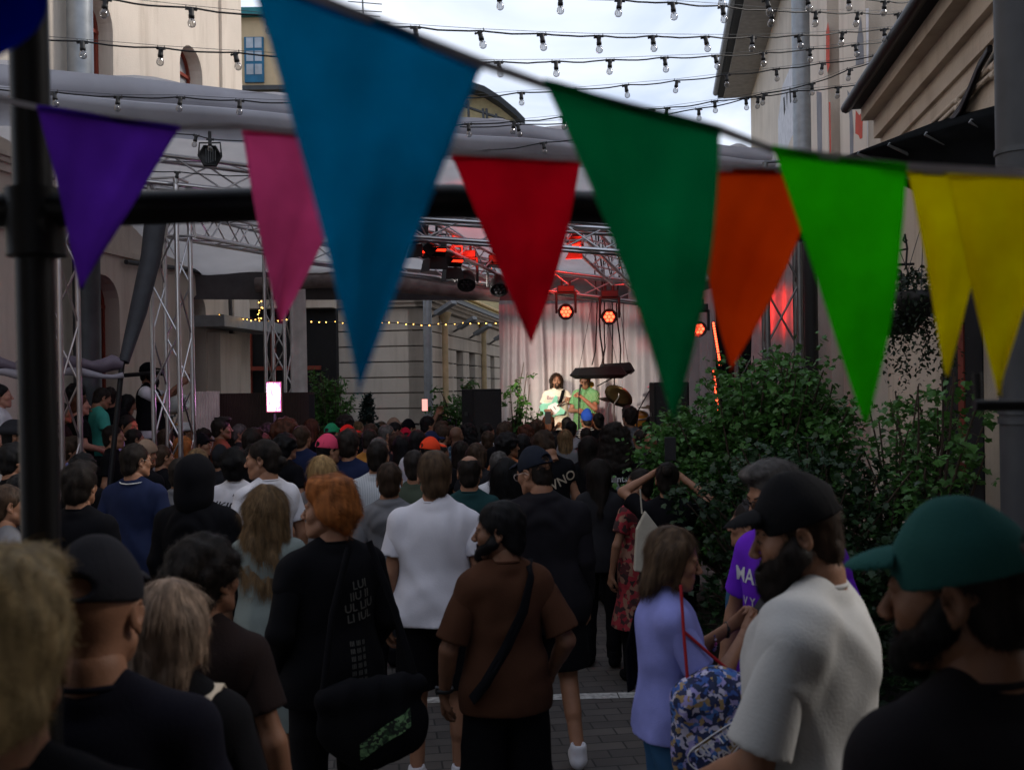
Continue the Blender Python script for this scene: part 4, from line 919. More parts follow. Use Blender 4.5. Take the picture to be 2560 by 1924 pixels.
g = MB(); pts = [at(x, y, 16.2) for x, y in ((640, 712), (860, 700), (1000, 712), (1100, 724), (1250, 742))]
g.tube(pts, [.12, .1, .13, .1, .09], 12); under(g.build('rolled_drop', mat('dirty_canvas', (.2, .16, .15), rough=.9, var=.3, bump=.4, bs=14)), rf)
g = MB(); vs_ = [at(640, 640, 16.4), at(1255, 690, 16.4), at(1255, 742, 16.4), at(640, 712, 16.4)]; g.add(vs_+[v+Vector((0, .03, 0)) for v in vs_], [(0, 1, 2, 3), (7, 6, 5, 4)]); under(g.build('rear_drop', mat('dirty_canvas', (.2, .16, .15))), rf)
# left leg of the roof wrapped in dark cloth and rolled side curtains
lg_ = thing('tent_leg', 'slanting roof leg wrapped in dark laced cloth on the left', 'tent leg', gp(300, 9.5)); l0 = lg_.location.copy()
g = MB(); g.tube([at(392, 520, 10.1)-l0, at(378, 640, 10.)-l0, at(345, 780, 9.9)-l0, at(310, 905, 9.7)-l0], [.11, .1, .085, .05], 14); g.build('cloth_wrap', mat('dark_tarp', (.03, .031, .037), rough=.6, bump=.4, bs=16), lg_)
g = MB(); g.tube([at(306, 900, 9.7)-l0, gp(262, 9.6)-l0+Vector((0, 0, .9)), gp(240, 9.5)-l0], .028, 8); g.build('foot_pole', M_black, lg_)
rc_ = thing('side_curtain', 'rolled plum-grey side curtain hanging slack between left tower and post', 'side curtain', at(200, 915, 9.6)); l0 = rc_.location.copy(); rnd = random.Random(3)
g = MB(); g.tube([at(-150+i*27, 905+(i % 4)*4+rnd.uniform(-3, 3), 9.2+i*.03)-l0 for i in range(18)], [.062+.018*math.sin(i*1.7) for i in range(18)], 12); g.build('roll', mat('plum_tarp', (.1, .075, .1), rough=.5, bump=.4, bs=14), rc_)
g = MB(); g.tube([at(-150+i*27, 935+7*math.sin(i*.9), 9.15+i*.03)-l0 for i in range(18)], [.034+.012*math.sin(i*1.1) for i in range(18)], 10); g.build('lower_fold', mat('grey_fold', (.22, .2, .23), rough=.5, bump=.3, bs=10), rc_)
# stage deck and curtain
dk = thing('stage_deck', 'low black stage deck under the band', 'stage', gp(1420, 16.2)); l0 = dk.location.copy(); g = MB(); a_, b_, c_, d_ = gp(1225, 15.2), gp(1800, 15.2), gp(1830, 18.4), gp(1205, 18.4)
g.prism([a_-l0, b_-l0, c_-l0, d_-l0], (0, 0, .02), (0, 0, .55)); g.build('deck', mat('deck_ply', (.03, .028, .027), rough=.7), dk)
cu_ = thing('curtain', 'tall pale grey pleated backdrop curtain behind the band', 'curtain', gp(1500, 18)); l0 = cu_.location.copy(); rnd = random.Random(11)
M_cur = mat('curtain_cloth', (.46, .43, .43), rough=.55, var=.05, bump=.1, bs=60, spec=.25)
def curtain(nx0, nx1, D0, D1, z0, z1, name='drape', m=None, seed=1, parent=None, l0=l0):
    r = random.Random(seed); A = gp(nx0, D0); B = gp(nx1, D1); Wd = (B-A).length; nn = Vector(((B-A).y, -(B-A).x, 0)).normalized(); n = int(Wd/.022); ph = []; x = 0; fs = []
    cen = []; x = 0
    while x < Wd: cen.append((x, r.uniform(.06, .2), r.uniform(.03, .065), r.uniform(-.3, .3))); x += r.uniform(.12, .3)
    V = []; nr = 22
    for i in range(n+1):
        for j in range(nr):
            t = j/(nr-1); xx = Wd*i/n; o_ = 0
            for c, am, wd, tl in cen:
                o_ += 1.5*am*(.35+.65*t)*math.exp(-((xx-c-tl*t*.5-.03*math.sin(t*5+c*7))/(wd*(1+.3*t)))**2)
            top = .5*math.exp(-t*9)*.12*math.sin(xx*9); V.append(A.lerp(B, i/n)-l0+nn*(o_+top)+Vector((0, 0, z1-(z1-z0)*t)))
    g = MB(); g.add(V, [(i*nr+j, i*nr+j+1, (i+1)*nr+j+1, (i+1)*nr+j) for i in range(n) for j in range(nr-1)], True); return g.build(name, m or M_cur, parent or cu_)
curtain(1250, 1560, 17.9, 17.9, .5, 3.78, seed=2); curtain(1556, 1730, 17.9, 16.6, .5, 3.78, seed=5); curtain(1728, 1800, 16.6, 15.6, .5, 3.6, seed=9)
g = MB(); g.tube([gp(1245, 18)-l0+Vector((0, 0, 3.8)), gp(1560, 18)-l0+Vector((0, 0, 3.8)), gp(1800, 15.6)-l0+Vector((0, 0, 3.75))], .03, 8); g.build('curtain_rail', M_alu, cu_)
# red-lit tarpaulin at the right wing, pale drape at the left wing
tp = thing('tarpaulin', 'translucent wing tarpaulin glowing red behind the right tower', 'tarpaulin', gp(1950, 12.4)); curtain(1890, 2006, 12.6, 12.0, .0, 4.3, 'sheet', mat('red_lit_film', (.5, .36, .36), rough=.35, bump=.5, bs=9, transl=.3), 4, tp, tp.location.copy())  # pale sheet tinted pink, the red lamp light put into its colour
lw_ = thing('wing_drape', 'narrow pale hanging drape right of the glowing screen tower', 'drape', gp(750, 14)); curtain(732, 770, 14, 14, 0, 3.5, 'sheet', mat('pale_drape', (.5, .46, .44), rough=.9, bump=.2, bs=8), 6, lw_, lw_.location.copy())
g = MB(); p_ = gp(2030, 11); g.tube([p_, p_+Vector((0, 0, 4.2))], .075, 14); tag(g.build('column', M_bplast), 'round black column right of the dark stage tower', 'column')
bkd = thing('backdrop', 'black masking cloth closing the back of the stage on the right', 'backdrop', gp(1760, 18.9)); curtain(1545, 2060, 18.8, 17.6, 0, 4.6, 'cloth', mat('black_masking', (.012, .012, .014), rough=.9), 12, bkd, bkd.location.copy())
# PA speakers
def speaker(nx, nyt, D, w_, h_, label, rz=0, z=None):
    p = at(nx, nyt, D); t = thing('loudspeaker', label, 'loudspeaker', (p.x, p.y, p.z-h_), rz, 'black loudspeakers by the stage'); g = MB(); g.box((0, 0, h_/2), (w_, .45, h_)); g.build('cabinet', mat('speaker_black', (.012, .012, .012), rough=.8, bump=.3, bs=120), t, .012)
    g = MB(); g.box((0, -.235, h_/2), (w_*.88, .02, h_*.9)); g.build('grille', mat('grille_black', (.018, .018, .018), rough=.6, bump=.6, bs=300), t, .004)
    g = MB()
    for s in (-1, 1): g.box((s*(w_/2+.006), 0, h_*.55), (.012, .14, .05))
    g.build('handle', M_bplast, t)
    g = MB(); g.box((0, 0, -(p.z-h_)/2), (w_*.9, .4, p.z-h_)); tag(g.build('riser', M_bplast), 'black riser under the '+label.split(',')[0], 'riser').location = t.location
    return t
speaker(1203, 972, 13.6, .42, .75, 'black loudspeaker turned slightly right, left of the guitarist', R(22)); speaker(1672, 955, 13.2, .46, .95, 'large black loudspeaker right of the drummer, under the green flag')
# lamps
def cast(o, d):
    return d.to_track_quat('-Z', 'Y')
M_redled = mat('red_led', (.9, .1, .03), emit=(1, .02, .006), es=2.4); M_redhot = mat('red_led_core', (1, .5, .3), emit=(1, .07, .025), es=3.2)
def movinghead(nx, ny, D, aim, label, lit=True, s=1.):
    p = at(nx, ny, D); t = thing('moving_head_lamp', label, 'stage lamp', p, 0, 'moving head lamps hanging from the rear truss'); t.scale = (s,)*3
    g = MB(); g.box((0, 0, .34), (.26, .2, .1)); g.tube([(-.06, 0, .38), (-.06, 0, .47)], .02, 8); g.tube([(.06, 0, .38), (.06, 0, .47)], .02, 8); g.build('base', M_bplast, t, .015)
    g = MB(); g.add([(x, y, z) for x in (-.165, -.13) for y, z in ((-.05, .3), (.05, .3), (.035, -.03), (-.035, -.03))], [(0, 1, 2, 3), (7, 6, 5, 4), (0, 4, 5, 1), (1, 5, 6, 2), (2, 6, 7, 3), (3, 7, 4, 0)]).add([(x, y, z) for x in (.13, .165) for y, z in ((-.05, .3), (.05, .3), (.035, -.03), (-.035, -.03))], [(0, 1, 2, 3), (7, 6, 5, 4), (0, 4, 5, 1), (1, 5, 6, 2), (2, 6, 7, 3), (3, 7, 4, 0)]).box((0, 0, .285), (.3, .1, .04)); g.build('yoke', M_bplast, t, .008)
    q = (Vector(aim)-p).to_track_quat('Z', 'Y').to_matrix().to_4x4(); g = MB(); g.lathe([(.0, -.13), (.07, -.13), (.105, -.08), (.12, .02), (.125, .1), (.118, .11), (.105, .09), (.0, .088)], 24, q); h = g.build('head', M_bplast, t); 
    g = MB()
    pos = [(0, 0)]+[(.058*math.cos(k*math.pi/3), .058*math.sin(k*math.pi/3)) for k in range(6)]
    for x, y in pos: g.lathe([(.026, .0), (.023, .008), (.0001, .012)], 12, q @ Matrix.Translation((x, y, .09)))
    g.build('led_lens', M_redhot if lit else mat('unlit_lens', (.04, .04, .045), rough=.1), h)
    if lit:
        g = MB(); g.lathe([(.095, .0895), (.0001, .0895)], 24, q); g.build('lens_plate', mat('red_plate', (.5, .02, .01), emit=(1, .02, .01), es=1.1), h)
    return t
movinghead(1415, 778, 14.6, at(1380, 1100, 6), 'black moving head lamp glowing red above the guitarist', s=.95); movinghead(1524, 790, 14.6, at(1380, 1080, 8), 'black moving head lamp glowing red right of the one above the guitarist', s=.95)
movinghead(1748, 822, 13.4, at(1500, 1000, 3), 'black moving head lamp glowing red beside the orange flag', s=.85); movinghead(1166, 700, 14., at(1160, 1400, 11), 'unlit black moving head lamp pointing down, left of the red flag', False, 1.05)
movinghead(1247, 712, 14.6, at(1300, 1300, 12), 'unlit black moving head lamp half behind the red flag', False, 1.1)
def parcan(nx, ny, D, aim, label, lit=True, s=1., slot=True):
    p = at(nx, ny, D); t = thing('barn_door_lamp', label, 'stage lamp', p, 0, 'barn door lamps on the lengthwise truss'); t.scale = (s,)*3; q = (Vector(aim)-p).to_track_quat('Z', 'Y').to_matrix().to_4x4()
    g = MB(); g.box((0, 0, 0), (.22, .16, .2), q); g.box((0, 0, -.13), (.16, .12, .06), q); g.build('housing', M_bplast, t, .01)
    g = MB(); 
    for s_ in (-1, 1): g.add([q @ Vector(v) for v in ((-.11, s_*.08, .1), (.11, s_*.08, .1), (.14, s_*.17, .24), (-.14, s_*.17, .24), (-.11, s_*.086, .1), (.11, s_*.086, .1), (.14, s_*.176, .24), (-.14, s_*.176, .24))], [(0, 1, 2, 3), (7, 6, 5, 4), (0, 3, 7, 4), (1, 5, 6, 2), (3, 2, 6, 7)])
    g.build('barn_door', M_bplast, t); g = MB(); g.tube([(-.12, 0, 0), (-.12, 0, .16), (.12, 0, .16), (.12, 0, 0)], .012, 6); g.tube([(0, 0, .16), (0, 0, .3)], .02, 6); g.build('yoke', M_dsteel, t)
    g = MB(); g.box((0, .03, .101), (.2, .035, .004), q); g.build('lens', M_redled if lit else mat('unlit_lens', (.04, .04, .045)), t); return t
dn = Vector((0, 0, -1))
for nx, ny, D, ax, ay, lb in ((1040, 585, 12.5, -.6, -.8, 'black barn door lamp edged in red at the blue flag, topmost'), (1068, 622, 12.8, -.9, -.5, 'black barn door lamp with a red glowing slot, left of the pair below the topmost'), (1092, 618, 12.9, .3, -1.1, 'black barn door lamp with bright red slot, middle of the truss row'), (1112, 648, 13.4, -.9, -.3, 'dark barn door lamp turned away, lower left of the truss row'), (1133, 645, 13.5, .5, -1, 'black barn door lamp with thin red slot, lowest of the truss row')):
    p = at(nx, ny, D); parcan(nx, ny, D, p+Vector((ax, ay, -1.1)), lb, 'dark' not in lb)
p = at(1750*.8637/.8637, 560, 13)
for nx, ny, D in ((1442, 572, 13.0), (1440, 617, 13.0)):
    p = at(nx, ny, D); parcan(nx, ny, D, p+Vector((-.3, -1.2, -.25)), 'red floodlight glowing behind the red flag edge, '+('upper of two' if ny < 600 else 'lower of two'), True, .8)
hx = thing('hexagonal_lamp', 'unlit black hexagonal lamp hanging between the purple and pink flags', 'stage lamp', at(525, 392, 8.6)); g = MB(); q = Matrix.Rotation(R(90), 4, 'X')
g.lathe([(.0, -.05), (.085, -.05), (.1, .0), (.1, .05), (.09, .055), (.088, .04), (.0, .038)], 6, Matrix.Rotation(R(15), 4, 'Z') @ q @ Matrix.Scale(1.02, 4)); h = g.build('housing', M_bplast, hx); g = MB()
for k in range(7): g.box((-.06+k*.02, -.045, 0), (.006, .012, .13-.012*abs(k-3)))
g.build('louvre', M_dsteel, h); g = MB(); g.tube([(-.1, 0, 0), (-.09, 0, .12), (.09, 0, .12), (.1, 0, 0)], .008, 6); g.tube([(0, 0, .12), (0, 0, .22)], .015, 6); g.build('yoke', M_bplast, hx)
wl_ = thing('spotlight', 'white spotlight on a stand at the foot of the left tower', 'stage lamp', at(438, 1012, 13.2)); g = MB(); q = Matrix.Rotation(R(75), 4, 'Y') @ Matrix.Rotation(R(10), 4, 'X')
g.lathe([(.0, -.2), (.07, -.19), (.115, -.1), (.12, .12), (.09, .17), (.06, .17), (.05, .1)], 20, q); g.build('housing', mat('white_plastic', (.62, .62, .6), rough=.4), wl_); g = MB(); g.tube([(-.05, -.13, 0), (-.05, -.13, -.15), (-.05, .13, -.15), (-.05, .13, 0)], .012, 6); g.tube([(-.05, 0, -.15), (-.05, 0, -1.9)], .02, 8); g.build('stand', M_dsteel, wl_)
# two hanging black panels (wide heaters) with cords
def panel(nx, ny, D, w_, label, rz):
    p = at(nx, ny, D); t = thing('hanging_lamp', label, 'lamp', p, rz, 'wide black lamps over the band'); g = MB(); a, b_ = w_/2, w_*.36
    up = [(-b_*.95, -.16, .07), (b_*.95, -.16, .09), (b_*1.1, .0, .07), (b_*.95, .16, .07), (-b_*.95, .16, .07), (-b_*1.1, 0, .07)]; lw = [(-a*.8, -.27, -.045), (a*.8, -.27, -.045), (a, 0, -.045), (a*.8, .27, -.045), (-a*.8, .27, -.045), (-a, 0, -.045)]; l2 = [(x*.8, y*.75, -.1) for x, y, z in lw]
    g.add(up+lw+l2, [tuple(range(6))]+[(i, i+6, (i+1) % 6+6, (i+1) % 6) for i in range(6)]+[(i+6, i+12, (i+1) % 6+12, (i+1) % 6+6) for i in range(6)]+[tuple(range(17, 11, -1))]); g.build('shade', mat('matt_black', (.006, .006, .008), rough=.7), t)
    g = MB()
    for x in (-b_*.9, b_*.9): g.tube([(x, 0, .07), (x*.15, 0, 1.3)], .004, 5)
    g.build('wires', M_black, t); g = MB(); rnd = random.Random(int(nx)); pts = [(.05+.03*math.sin(k*1.1+nx), 0, .07+k*.24) for k in range(11)]; g.tube(pts, .014, 6); g.build('cord', M_black, t); return t
panel(1497, 930, 15.3, .92, 'wide flat black lamp hanging over the singer, nearer of two', R(6)); panel(1540, 920, 16.2, .62, 'flat black lamp partly behind the nearer one over the band', R(-4))
cb = thing('cable_bundle', 'black power cords with chain dropping from the truss behind the green flag', 'cable', at(1480, 560, 14.5)); l0 = cb.location.copy()
for k, pts in enumerate((((1486, 540), (1490, 600), (1487, 680), (1493, 760), (1490, 850), (1488, 880), (1480, 912)), ((1505, 560), (1508, 640), (1512, 720), (1510, 800), (1512, 870), (1504, 912)), ((1530, 600), (1529, 700), (1532, 800), (1530, 912)))): g = MB(); g.tube([at(x, y, 15.4)-l0 for x, y in pts], .011, 6); g.build('cord', M_black, cb)
# red LED battens on the right
for i, (a, b_, lb) in enumerate((((1783, 805), (1801, 915), 'upper red dotted LED batten right of the curtain'), ((1784, 925), (1796, 1035), 'lower red dotted LED batten right of the curtain'))):
    p, q = at(*a, 14.6), at(*b_, 14.6); t = thing('led_batten', lb, 'LED batten', q, 0, 'red LED battens'); g = MB(); g.obox(Vector((0, .03, 0)), p-q+Vector((0, .03, 0)), .05, .05); g.build('housing', M_bplast, t); g = MB()
    for k in range(17): c = (p-q)*((k+.5)/17); g.lathe([(.019, 0), (.012, -.012), (.0001, -.015)], 8, Matrix.Translation(c+Vector((0, 0.0, 0))) @ Matrix.Rotation(R(-90), 4, 'X'))
    g.build('led', M_redhot, t)
# glowing screen on a stand
sc_ = thing('screen', 'small upright LED screen glowing white and magenta in front of the slatted fence', 'screen', at(684, 992, 12)); g = MB(); g.box((0, .03, 0), (.18, .05, .37)); g.build('frame', mat('coral_frame', (.5, .2, .18), rough=.5), sc_, .004)
sm = bpy.data.materials.new('screen_glow'); sm.use_nodes = True; nt = sm.node_tree; N = nt.nodes; L = nt.links; b = N['Principled BSDF']; tc = N.new('ShaderNodeTexCoord'); mp = N.new('ShaderNodeMapping'); mp.inputs['Scale'].default_value = (38, 1, 9); L.new(tc.outputs['Object'], mp.inputs[0])
n = N.new('ShaderNodeTexNoise'); n.inputs['Scale'].default_value = 1; n.inputs['Detail'].default_value = 3; L.new(mp.outputs[0], n.inputs['Vector']); r = N.new('ShaderNodeValToRGB'); e = r.color_ramp.elements; e[0].position = .36; e[0].color = (.12, .03, .5, 1); e[1].position = .58; e[1].color = (1, .9, 1, 1); x = e.new(.45); x.color = (.9, .12, .8, 1); L.new(n.outputs['Fac'], r.inputs[0])
L.new(r.outputs[0], b.inputs['Emission Color']); b.inputs['Emission Strength'].default_value = 2.6; g = MB(); g.box((0, 0, 0), (.155, .008, .34)); g.build('display', sm, sc_); g = MB(); g.tube([(0, .05, -.18), (0, .05, -1.75)], .02, 8); g.build('stand', M_dsteel, sc_)
# slatted fence
fn = thing('fence', 'dark brown vertical slat fence behind the crowd on the left', 'fence', gp(640, 13)); l0 = fn.location.copy(); A, B = gp(545, 13), gp(785, 13.2); z_ = at(640, 982, 13).z; g = MB(); n = 60
for i in range(n): c = A.lerp(B, (i+.5)/n)-l0; g.box((c.x, c.y, z_/2), (.016, .05, z_))
g.build('slats', mat('brown_slat', (.035, .018, .014), rough=.7), fn); g = MB(); g.box(((A+B)/2-l0+Vector((0, .08, z_*.5)))[:], ((B-A).length, .03, z_-.06)); g.build('backing', M_dark, fn)
f2 = thing('fence', 'short striped cream and black slat screen left of the dark brown fence', 'fence', gp(510, 12.6)); l0 = f2.location.copy(); A, B = gp(486, 12.6), gp(548, 12.8); g = MB(); z2 = at(500, 978, 12.6).z
for i in range(9): c = A.lerp(B, (i+.5)/9)-l0; g.box((c.x, c.y, z2/2), (.03, .03, z2))
g.build('slats', mat('cream_slat', (.5, .46, .4), rough=.7), f2); g = MB(); g.box(((A+B)/2-l0+Vector((0, .06, z2*.42)))[:], ((B-A).length*1.2, .03, z2*.84)); g.build('backing', M_dark, f2)
# raised terrace for the seated spectators
te = tag(thing('terrace', 'dark raised terrace where spectators sit on the left', 'terrace', gp(230, 9.9)), None); l0 = te.location.copy(); g = MB(); g.prism([gp(-60, 9.7)-l0, gp(395, 12.3)-l0, gp(395, 13.6)-l0, gp(60, 11.9)-l0], (0, 0, 0), (0, 0, .66)); g.build('deck', M_bplast, te)
g = MB(); g.prism([gp(0, 10.25)-l0, gp(325, 12.4)-l0, gp(325, 12.9)-l0, gp(20, 10.8)-l0], (0, 0, .67), (0, 0, 1.0)); g.build('bench', mat('bench_wood', (.1, .07, .05), rough=.7), te)
# band equipment ------------------------------------------------------
ZS = .555
def stand_obj(name, label, cat, nx, D, grp=None): p = gp(nx, D, ZS); return thing(name, label, cat, p, 0, grp)
cyM = mat('brass_cymbal', (.13, .1, .05), rough=.35, metal=.8); br_ = mat('amber_drum', (.6, .25, .03), rough=.25, spec=.6)
def cymbal(nx, ny, D, r, tx, ty, label, gx):
    p = at(nx, ny, D); t = thing('cymbal', label, 'cymbal', (p.x, p.y, ZS), 0, 'cymbals of the drum kit'); h = p.z-ZS; q = Matrix.Translation((0, 0, h)) @ Matrix.Rotation(tx, 4, 'X') @ Matrix.Rotation(ty, 4, 'Y')
    g = MB(); g.lathe([(.0, .03), (.03, .028), (.05, .012), (r*.6, .004), (r, -.01), (r*.6, -.0), (.05, .008), (.0, .02)], 32, q); g.build('plate', cyM, t)
    g = MB(); g.tube([(0, 0, h+.05), (0, 0, h-.02), (gx, .05, h-.14), (gx, .05, .28)], .012, 8)
    for k in range(3): a = k*2.1+.4; g.tube([(gx, .05, .3), (gx+.28*math.cos(a), .05+.28*math.sin(a), .01)], .01, 6)
    g.build('stand', M_alu, t); return t
cymbal(1547, 989, 15.9, .24, R(-42), R(28), 'large tilted brass ride cymbal right of the singer', -.08); cymbal(1528, 999, 16.6, .2, R(-12), R(10), 'pale thin cymbal almost edge on behind the singer', -.05); cymbal(1621, 1017, 16.2, .17, R(4), R(0), 'small flat hi-hat cymbal at the edge of the loudspeaker', .08)
d_ = thing('drum', 'amber floor tom with chrome rim in front of the drummer', 'drum', gp(1592, 16.3, ZS)); zc_ = at(1592, 1058, 16.3).z-ZS; g = MB(); q = Matrix.Translation((0, 0, zc_)) @ Matrix.Rotation(R(24), 4, 'X'); g.lathe([(.0, .15), (.17, .15), (.17, -.15), (.0, -.15)], 28, q); h = g.build('shell', br_, d_); g = MB()
for z in (.15, -.15): g.lathe([(.172, z-.012), (.182, z-.012), (.182, z+.012), (.172, z+.012)], 28, q)
g.build('rim', M_alu, h); g = MB()
for k in range(3): a = k*2.1; g.tube([(.18*math.cos(a), .18*math.sin(a), zc_), (.19*math.cos(a), .19*math.sin(a), .0)], .01, 6)
g.build('leg', M_alu, d_)
bd = thing('drum', 'amber bass drum lying on its side behind the floor tom', 'drum', gp(1655, 16.9, ZS+.28)); g = MB(); q = Matrix.Rotation(R(90), 4, 'X'); g.lathe([(.0, .2), (.27, .2), (.27, -.2), (.0, -.2)], 32, q); h = g.build('shell', br_, bd); g = MB()
for z in (.2, -.2): g.lathe([(.27, z-.02), (.29, z-.02), (.29, z+.02), (.27, z+.02)], 32, q)
g.build('rim', M_alu, h)
ms = thing('microphone_stand', 'tall boom microphone stand reaching over the drums', 'microphone stand', gp(1597, 15.7, ZS)); l0 = ms.location.copy(); g = MB(); a, b_, c = at(1592, 1060, 15.7)-l0, at(1596, 1025, 15.7)-l0, at(1632, 962, 15.7)-l0
g.tube([(0, 0, 0), a, b_], .012, 8); g.tube([b_+(b_-c)*.25, b_, c], .009, 8)
for k in range(3): g.tube([(0, 0, .2), (.25*math.cos(k*2.1), .25*math.sin(k*2.1), .01)], .01, 6)
g.build('stand', M_bplast, ms); g = MB(); g.tube([c, c+Vector((-.08, 0, -.04))], [.016, .024], 10); g.build('microphone', M_alu, ms)
m2 = thing('boom_arm', 'thin dark boom arm slanting under the hanging black lamps', 'boom arm', gp(1530, 16.6, ZS)); l0 = m2.location.copy(); g = MB(); g.tube([at(1493, 965, 16.6)-l0, at(1530, 945, 16.6)-l0, at(1541, 940, 16.6)-l0], .012, 6); g.tube([at(1536, 943, 16.6)-l0, Vector((0, 0, 0))], .012, 6); g.build('arm', M_bplast, m2)
# ------------------------------------------------------------------ lamps' own light, plus an added wash on the curtain
def spot(name, loc, aim, e, col, ang, blend=.5, size=.08):
    l = bpy.data.lights.new(name, 'SPOT'); l.energy = e; l.color = col; l.spot_size = R(ang); l.spot_blend = blend; l.shadow_soft_size = size; o = bpy.data.objects.new(name, l); C.objects.link(o); o.location = loc; o.rotation_euler = (Vector(aim)-Vector(loc)).to_track_quat('-Z', 'Y').to_euler(); return o
spot('front_spot_light', at(1210, 800, 10.8), at(1430, 1010, 16.4), 640, (1, .84, .64), 22, .6)
spot('curtain_fill_light', at(1040, 660, 13.6), at(1500, 960, 17.9), 420, (1, .9, .82), 46, .9)  # added wash from the left, only to bring out the curtain pleats
spot('red_crowd_light', at(1040, 590, 12.2), at(250, 1075, 11.2), 420, (1, .03, .015), 12, .6)
spot('red_crowd_light', at(1092, 622, 12.7), at(700, 1140, 10.), 36, (1, .03, .015), 60, .7)
spot('red_wing_light', at(1800, 760, 12.), at(1960, 780, 12.3), 60, (1, .02, .01), 50, .8)
spot('red_stage_light', at(1748, 830, 13.2), at(1480, 980, 16.4), 90, (1, .04, .02), 30, .6)
def point(name, loc, e, col, size=.05):
    l = bpy.data.lights.new(name, 'POINT'); l.energy = e; l.color = col; l.shadow_soft_size = size; o = bpy.data.objects.new(name, l); C.objects.link(o); o.location = loc
spot('red_truss_light', at(1420, 640, 12.4), at(1460, 560, 14.5), 300, (1, .02, .008), 75, .8); spot('red_truss_light', at(1150, 625, 13.1), at(1190, 560, 15.), 230, (1, .02, .008), 70, .8); point('screen_light', at(684, 992, 11.7), 3, (1, .3, .9))
# ------------------------------------------------------------------ bunting
FLM = {}
def flagmat(name, col, tr=.92):
    m = mat('flag_'+name, col, rough=.75, var=.2, vs=7, bump=.35, bs=14, transl=tr, spec=.15, coord='Object'); return m
def flag(name, col, TL, TR, tip, D, Dt=None, seed=0, bulgeL=0, bulgeR=0, label='', grp='', dark=0):
    r = random.Random(seed); Dt = Dt or D; a, b, c = at(*TL, D), at(*TR, D), at(*tip, Dt); t = Vector((0, 0, 0)); o = thing('bunting_flag', label, 'bunting flag', a, 0, grp)
    nU, nV = 26, 34; W_ = (b-a).length; V = []; nn = Vector((0, -1, 0)); hd = (b-a).normalized()
    k1, k2, k3 = r.uniform(3, 5), r.uniform(0, 6), r.uniform(6, 10)
    for j in range(nV+1):
        v = j/nV
        for i in range(nU+1):
            u = i/nU; p = a.lerp(b, u).lerp(c, v); s = math.sin(math.pi*v)
            p = p+hd*(bulgeL*(1-u)+bulgeR*u)*s*W_+nn*W_*(.075*math.sin(k1*u+k2+2.2*v)*(.35+v)*(1-v*.5)+.03*math.sin(k3*u-3*v+k2)*(1-v)+.012*math.sin(19*u+9*v+k2)*(1-v)*(.3+v)+.05*math.sin(2.2*v+k2))
            V.append(p-a)
    g = MB(); w = nU+1; g.add(V, [(j*w+i, (j+1)*w+i, (j+1)*w+i+1, j*w+i+1) for j in range(nV) for i in range(nU)], True); me = g.build('cloth', flagmat(name, col), o)
    sm = me.modifiers.new('thickness', 'SOLIDIFY'); sm.thickness = .0004
    g = MB(); n2 = 12; top = [V[i] for i in range(0, nU+1, 2)]; pts = []
    vs = []
    for p in top: vs += [p+Vector((0, -.0012, .002)), p+Vector((0, -.0016, -.006)), p+Vector((0, .0012, -.006)), p+Vector((0, .0008, .002))]
    g.add(vs, [(i*4+k, i*4+(k+1) % 4, (i+1)*4+(k+1) % 4, (i+1)*4+k) for i in range(len(top)-1) for k in range(4)], True); g.build('hem', flagmat(name, col), o); return o
M_tape = mat('bunting_tape', (.62, .6, .62), rough=.9, transl=.5)
G1, G2 = 'large bunting flags on the nearer string', 'bunting flags on the farther string'
flag('blue', (.0, .52, .78), (618, -75), (1204, 160), (893, 992), .82, .8, 3, .02, .0, 'big bright blue triangular flag hanging closest to the viewer', G1)
flag('green', (.02, .5, .27), (1358, 214), (1799, 326), (1684, 1052), .95, .93, 7, .04, .06, 'big dark green triangular flag over the centre of the stage', G1)
flag('lime', (.14, .9, .02), (1924, 374), (2260, 418), (2172, 1056), 1.12, 1.1, 9, .0, .05, 'lime green triangular flag right of the orange one', G1)
flag('purple', (.3, .13, .6), (102, 272), (455, 322), (203, 722), 1.5, 1.48, 4, .03, .0, 'purple triangular flag against the black post', G2)
flag('pink', (.88, .26, .48), (596, 318), (905, 352), (702, 808), 1.5, 1.5, 5, -.03, .03, 'pink triangular flag half hidden behind the big blue one', G2)
flag('red', (.78, .03, .11), (1128, 384), (1452, 400), (1327, 862), 1.46, 1.45, 6, .0, .05, 'red triangular flag between the blue and dark green ones', G2)
flag('orange', (1., .23, .04), (1786, 424), (2050, 430), (1824, 928), 1.42, 1.4, 8, -.14, .1, 'orange triangular flag between dark green and lime ones', G2)
flag('yellow', (.95, .8, .0), (2262, 424), (2488, 440), (2374, 940), 1.38, 1.36, 10, .02, .0, 'mustard yellow triangular flag right of the lime one', G2)
flag('yellow', (.95, .8, .0), (2378, 432), (2660, 436), (2498, 990), 1.3, 1.3, 12, .0, .02, 'mustard yellow triangular flag cut by the right edge of the photo', G2)
flag('deep_blue', (.0, .06, .4), (-250, -150), (92, -92), (-60, 170), .95, .93, 14, .0, .25, 'deep blue flag corner at the top left edge of the photo', G1)
def ribbon(label, pts, w=.009, group='bunting tapes'):
    P_ = [at(*p) for p in pts]; n = 12; out = []
    for i in range(len(P_)-1):
        for k in range(n): out.append(P_[i].lerp(P_[i+1], k/n))
    out.append(P_[-1]); o0 = out[0].copy(); g = MB(); vs = []
    for p in out: q = p-o0; vs += [q+Vector((0, -.0008, w/2)), q+Vector((0, -.0008, -w/2)), q+Vector((0, .0008, -w/2)), q+Vector((0, .0008, w/2))]
    g.add(vs, [(i*4+k, i*4+(k+1) % 4, (i+1)*4+(k+1) % 4, (i+1)*4+k) for i in range(len(out)-1) for k in range(4)], True); o = g.build('bunting_tape', M_tape); o.location = o0; return tag(o, label, 'bunting tape', group)
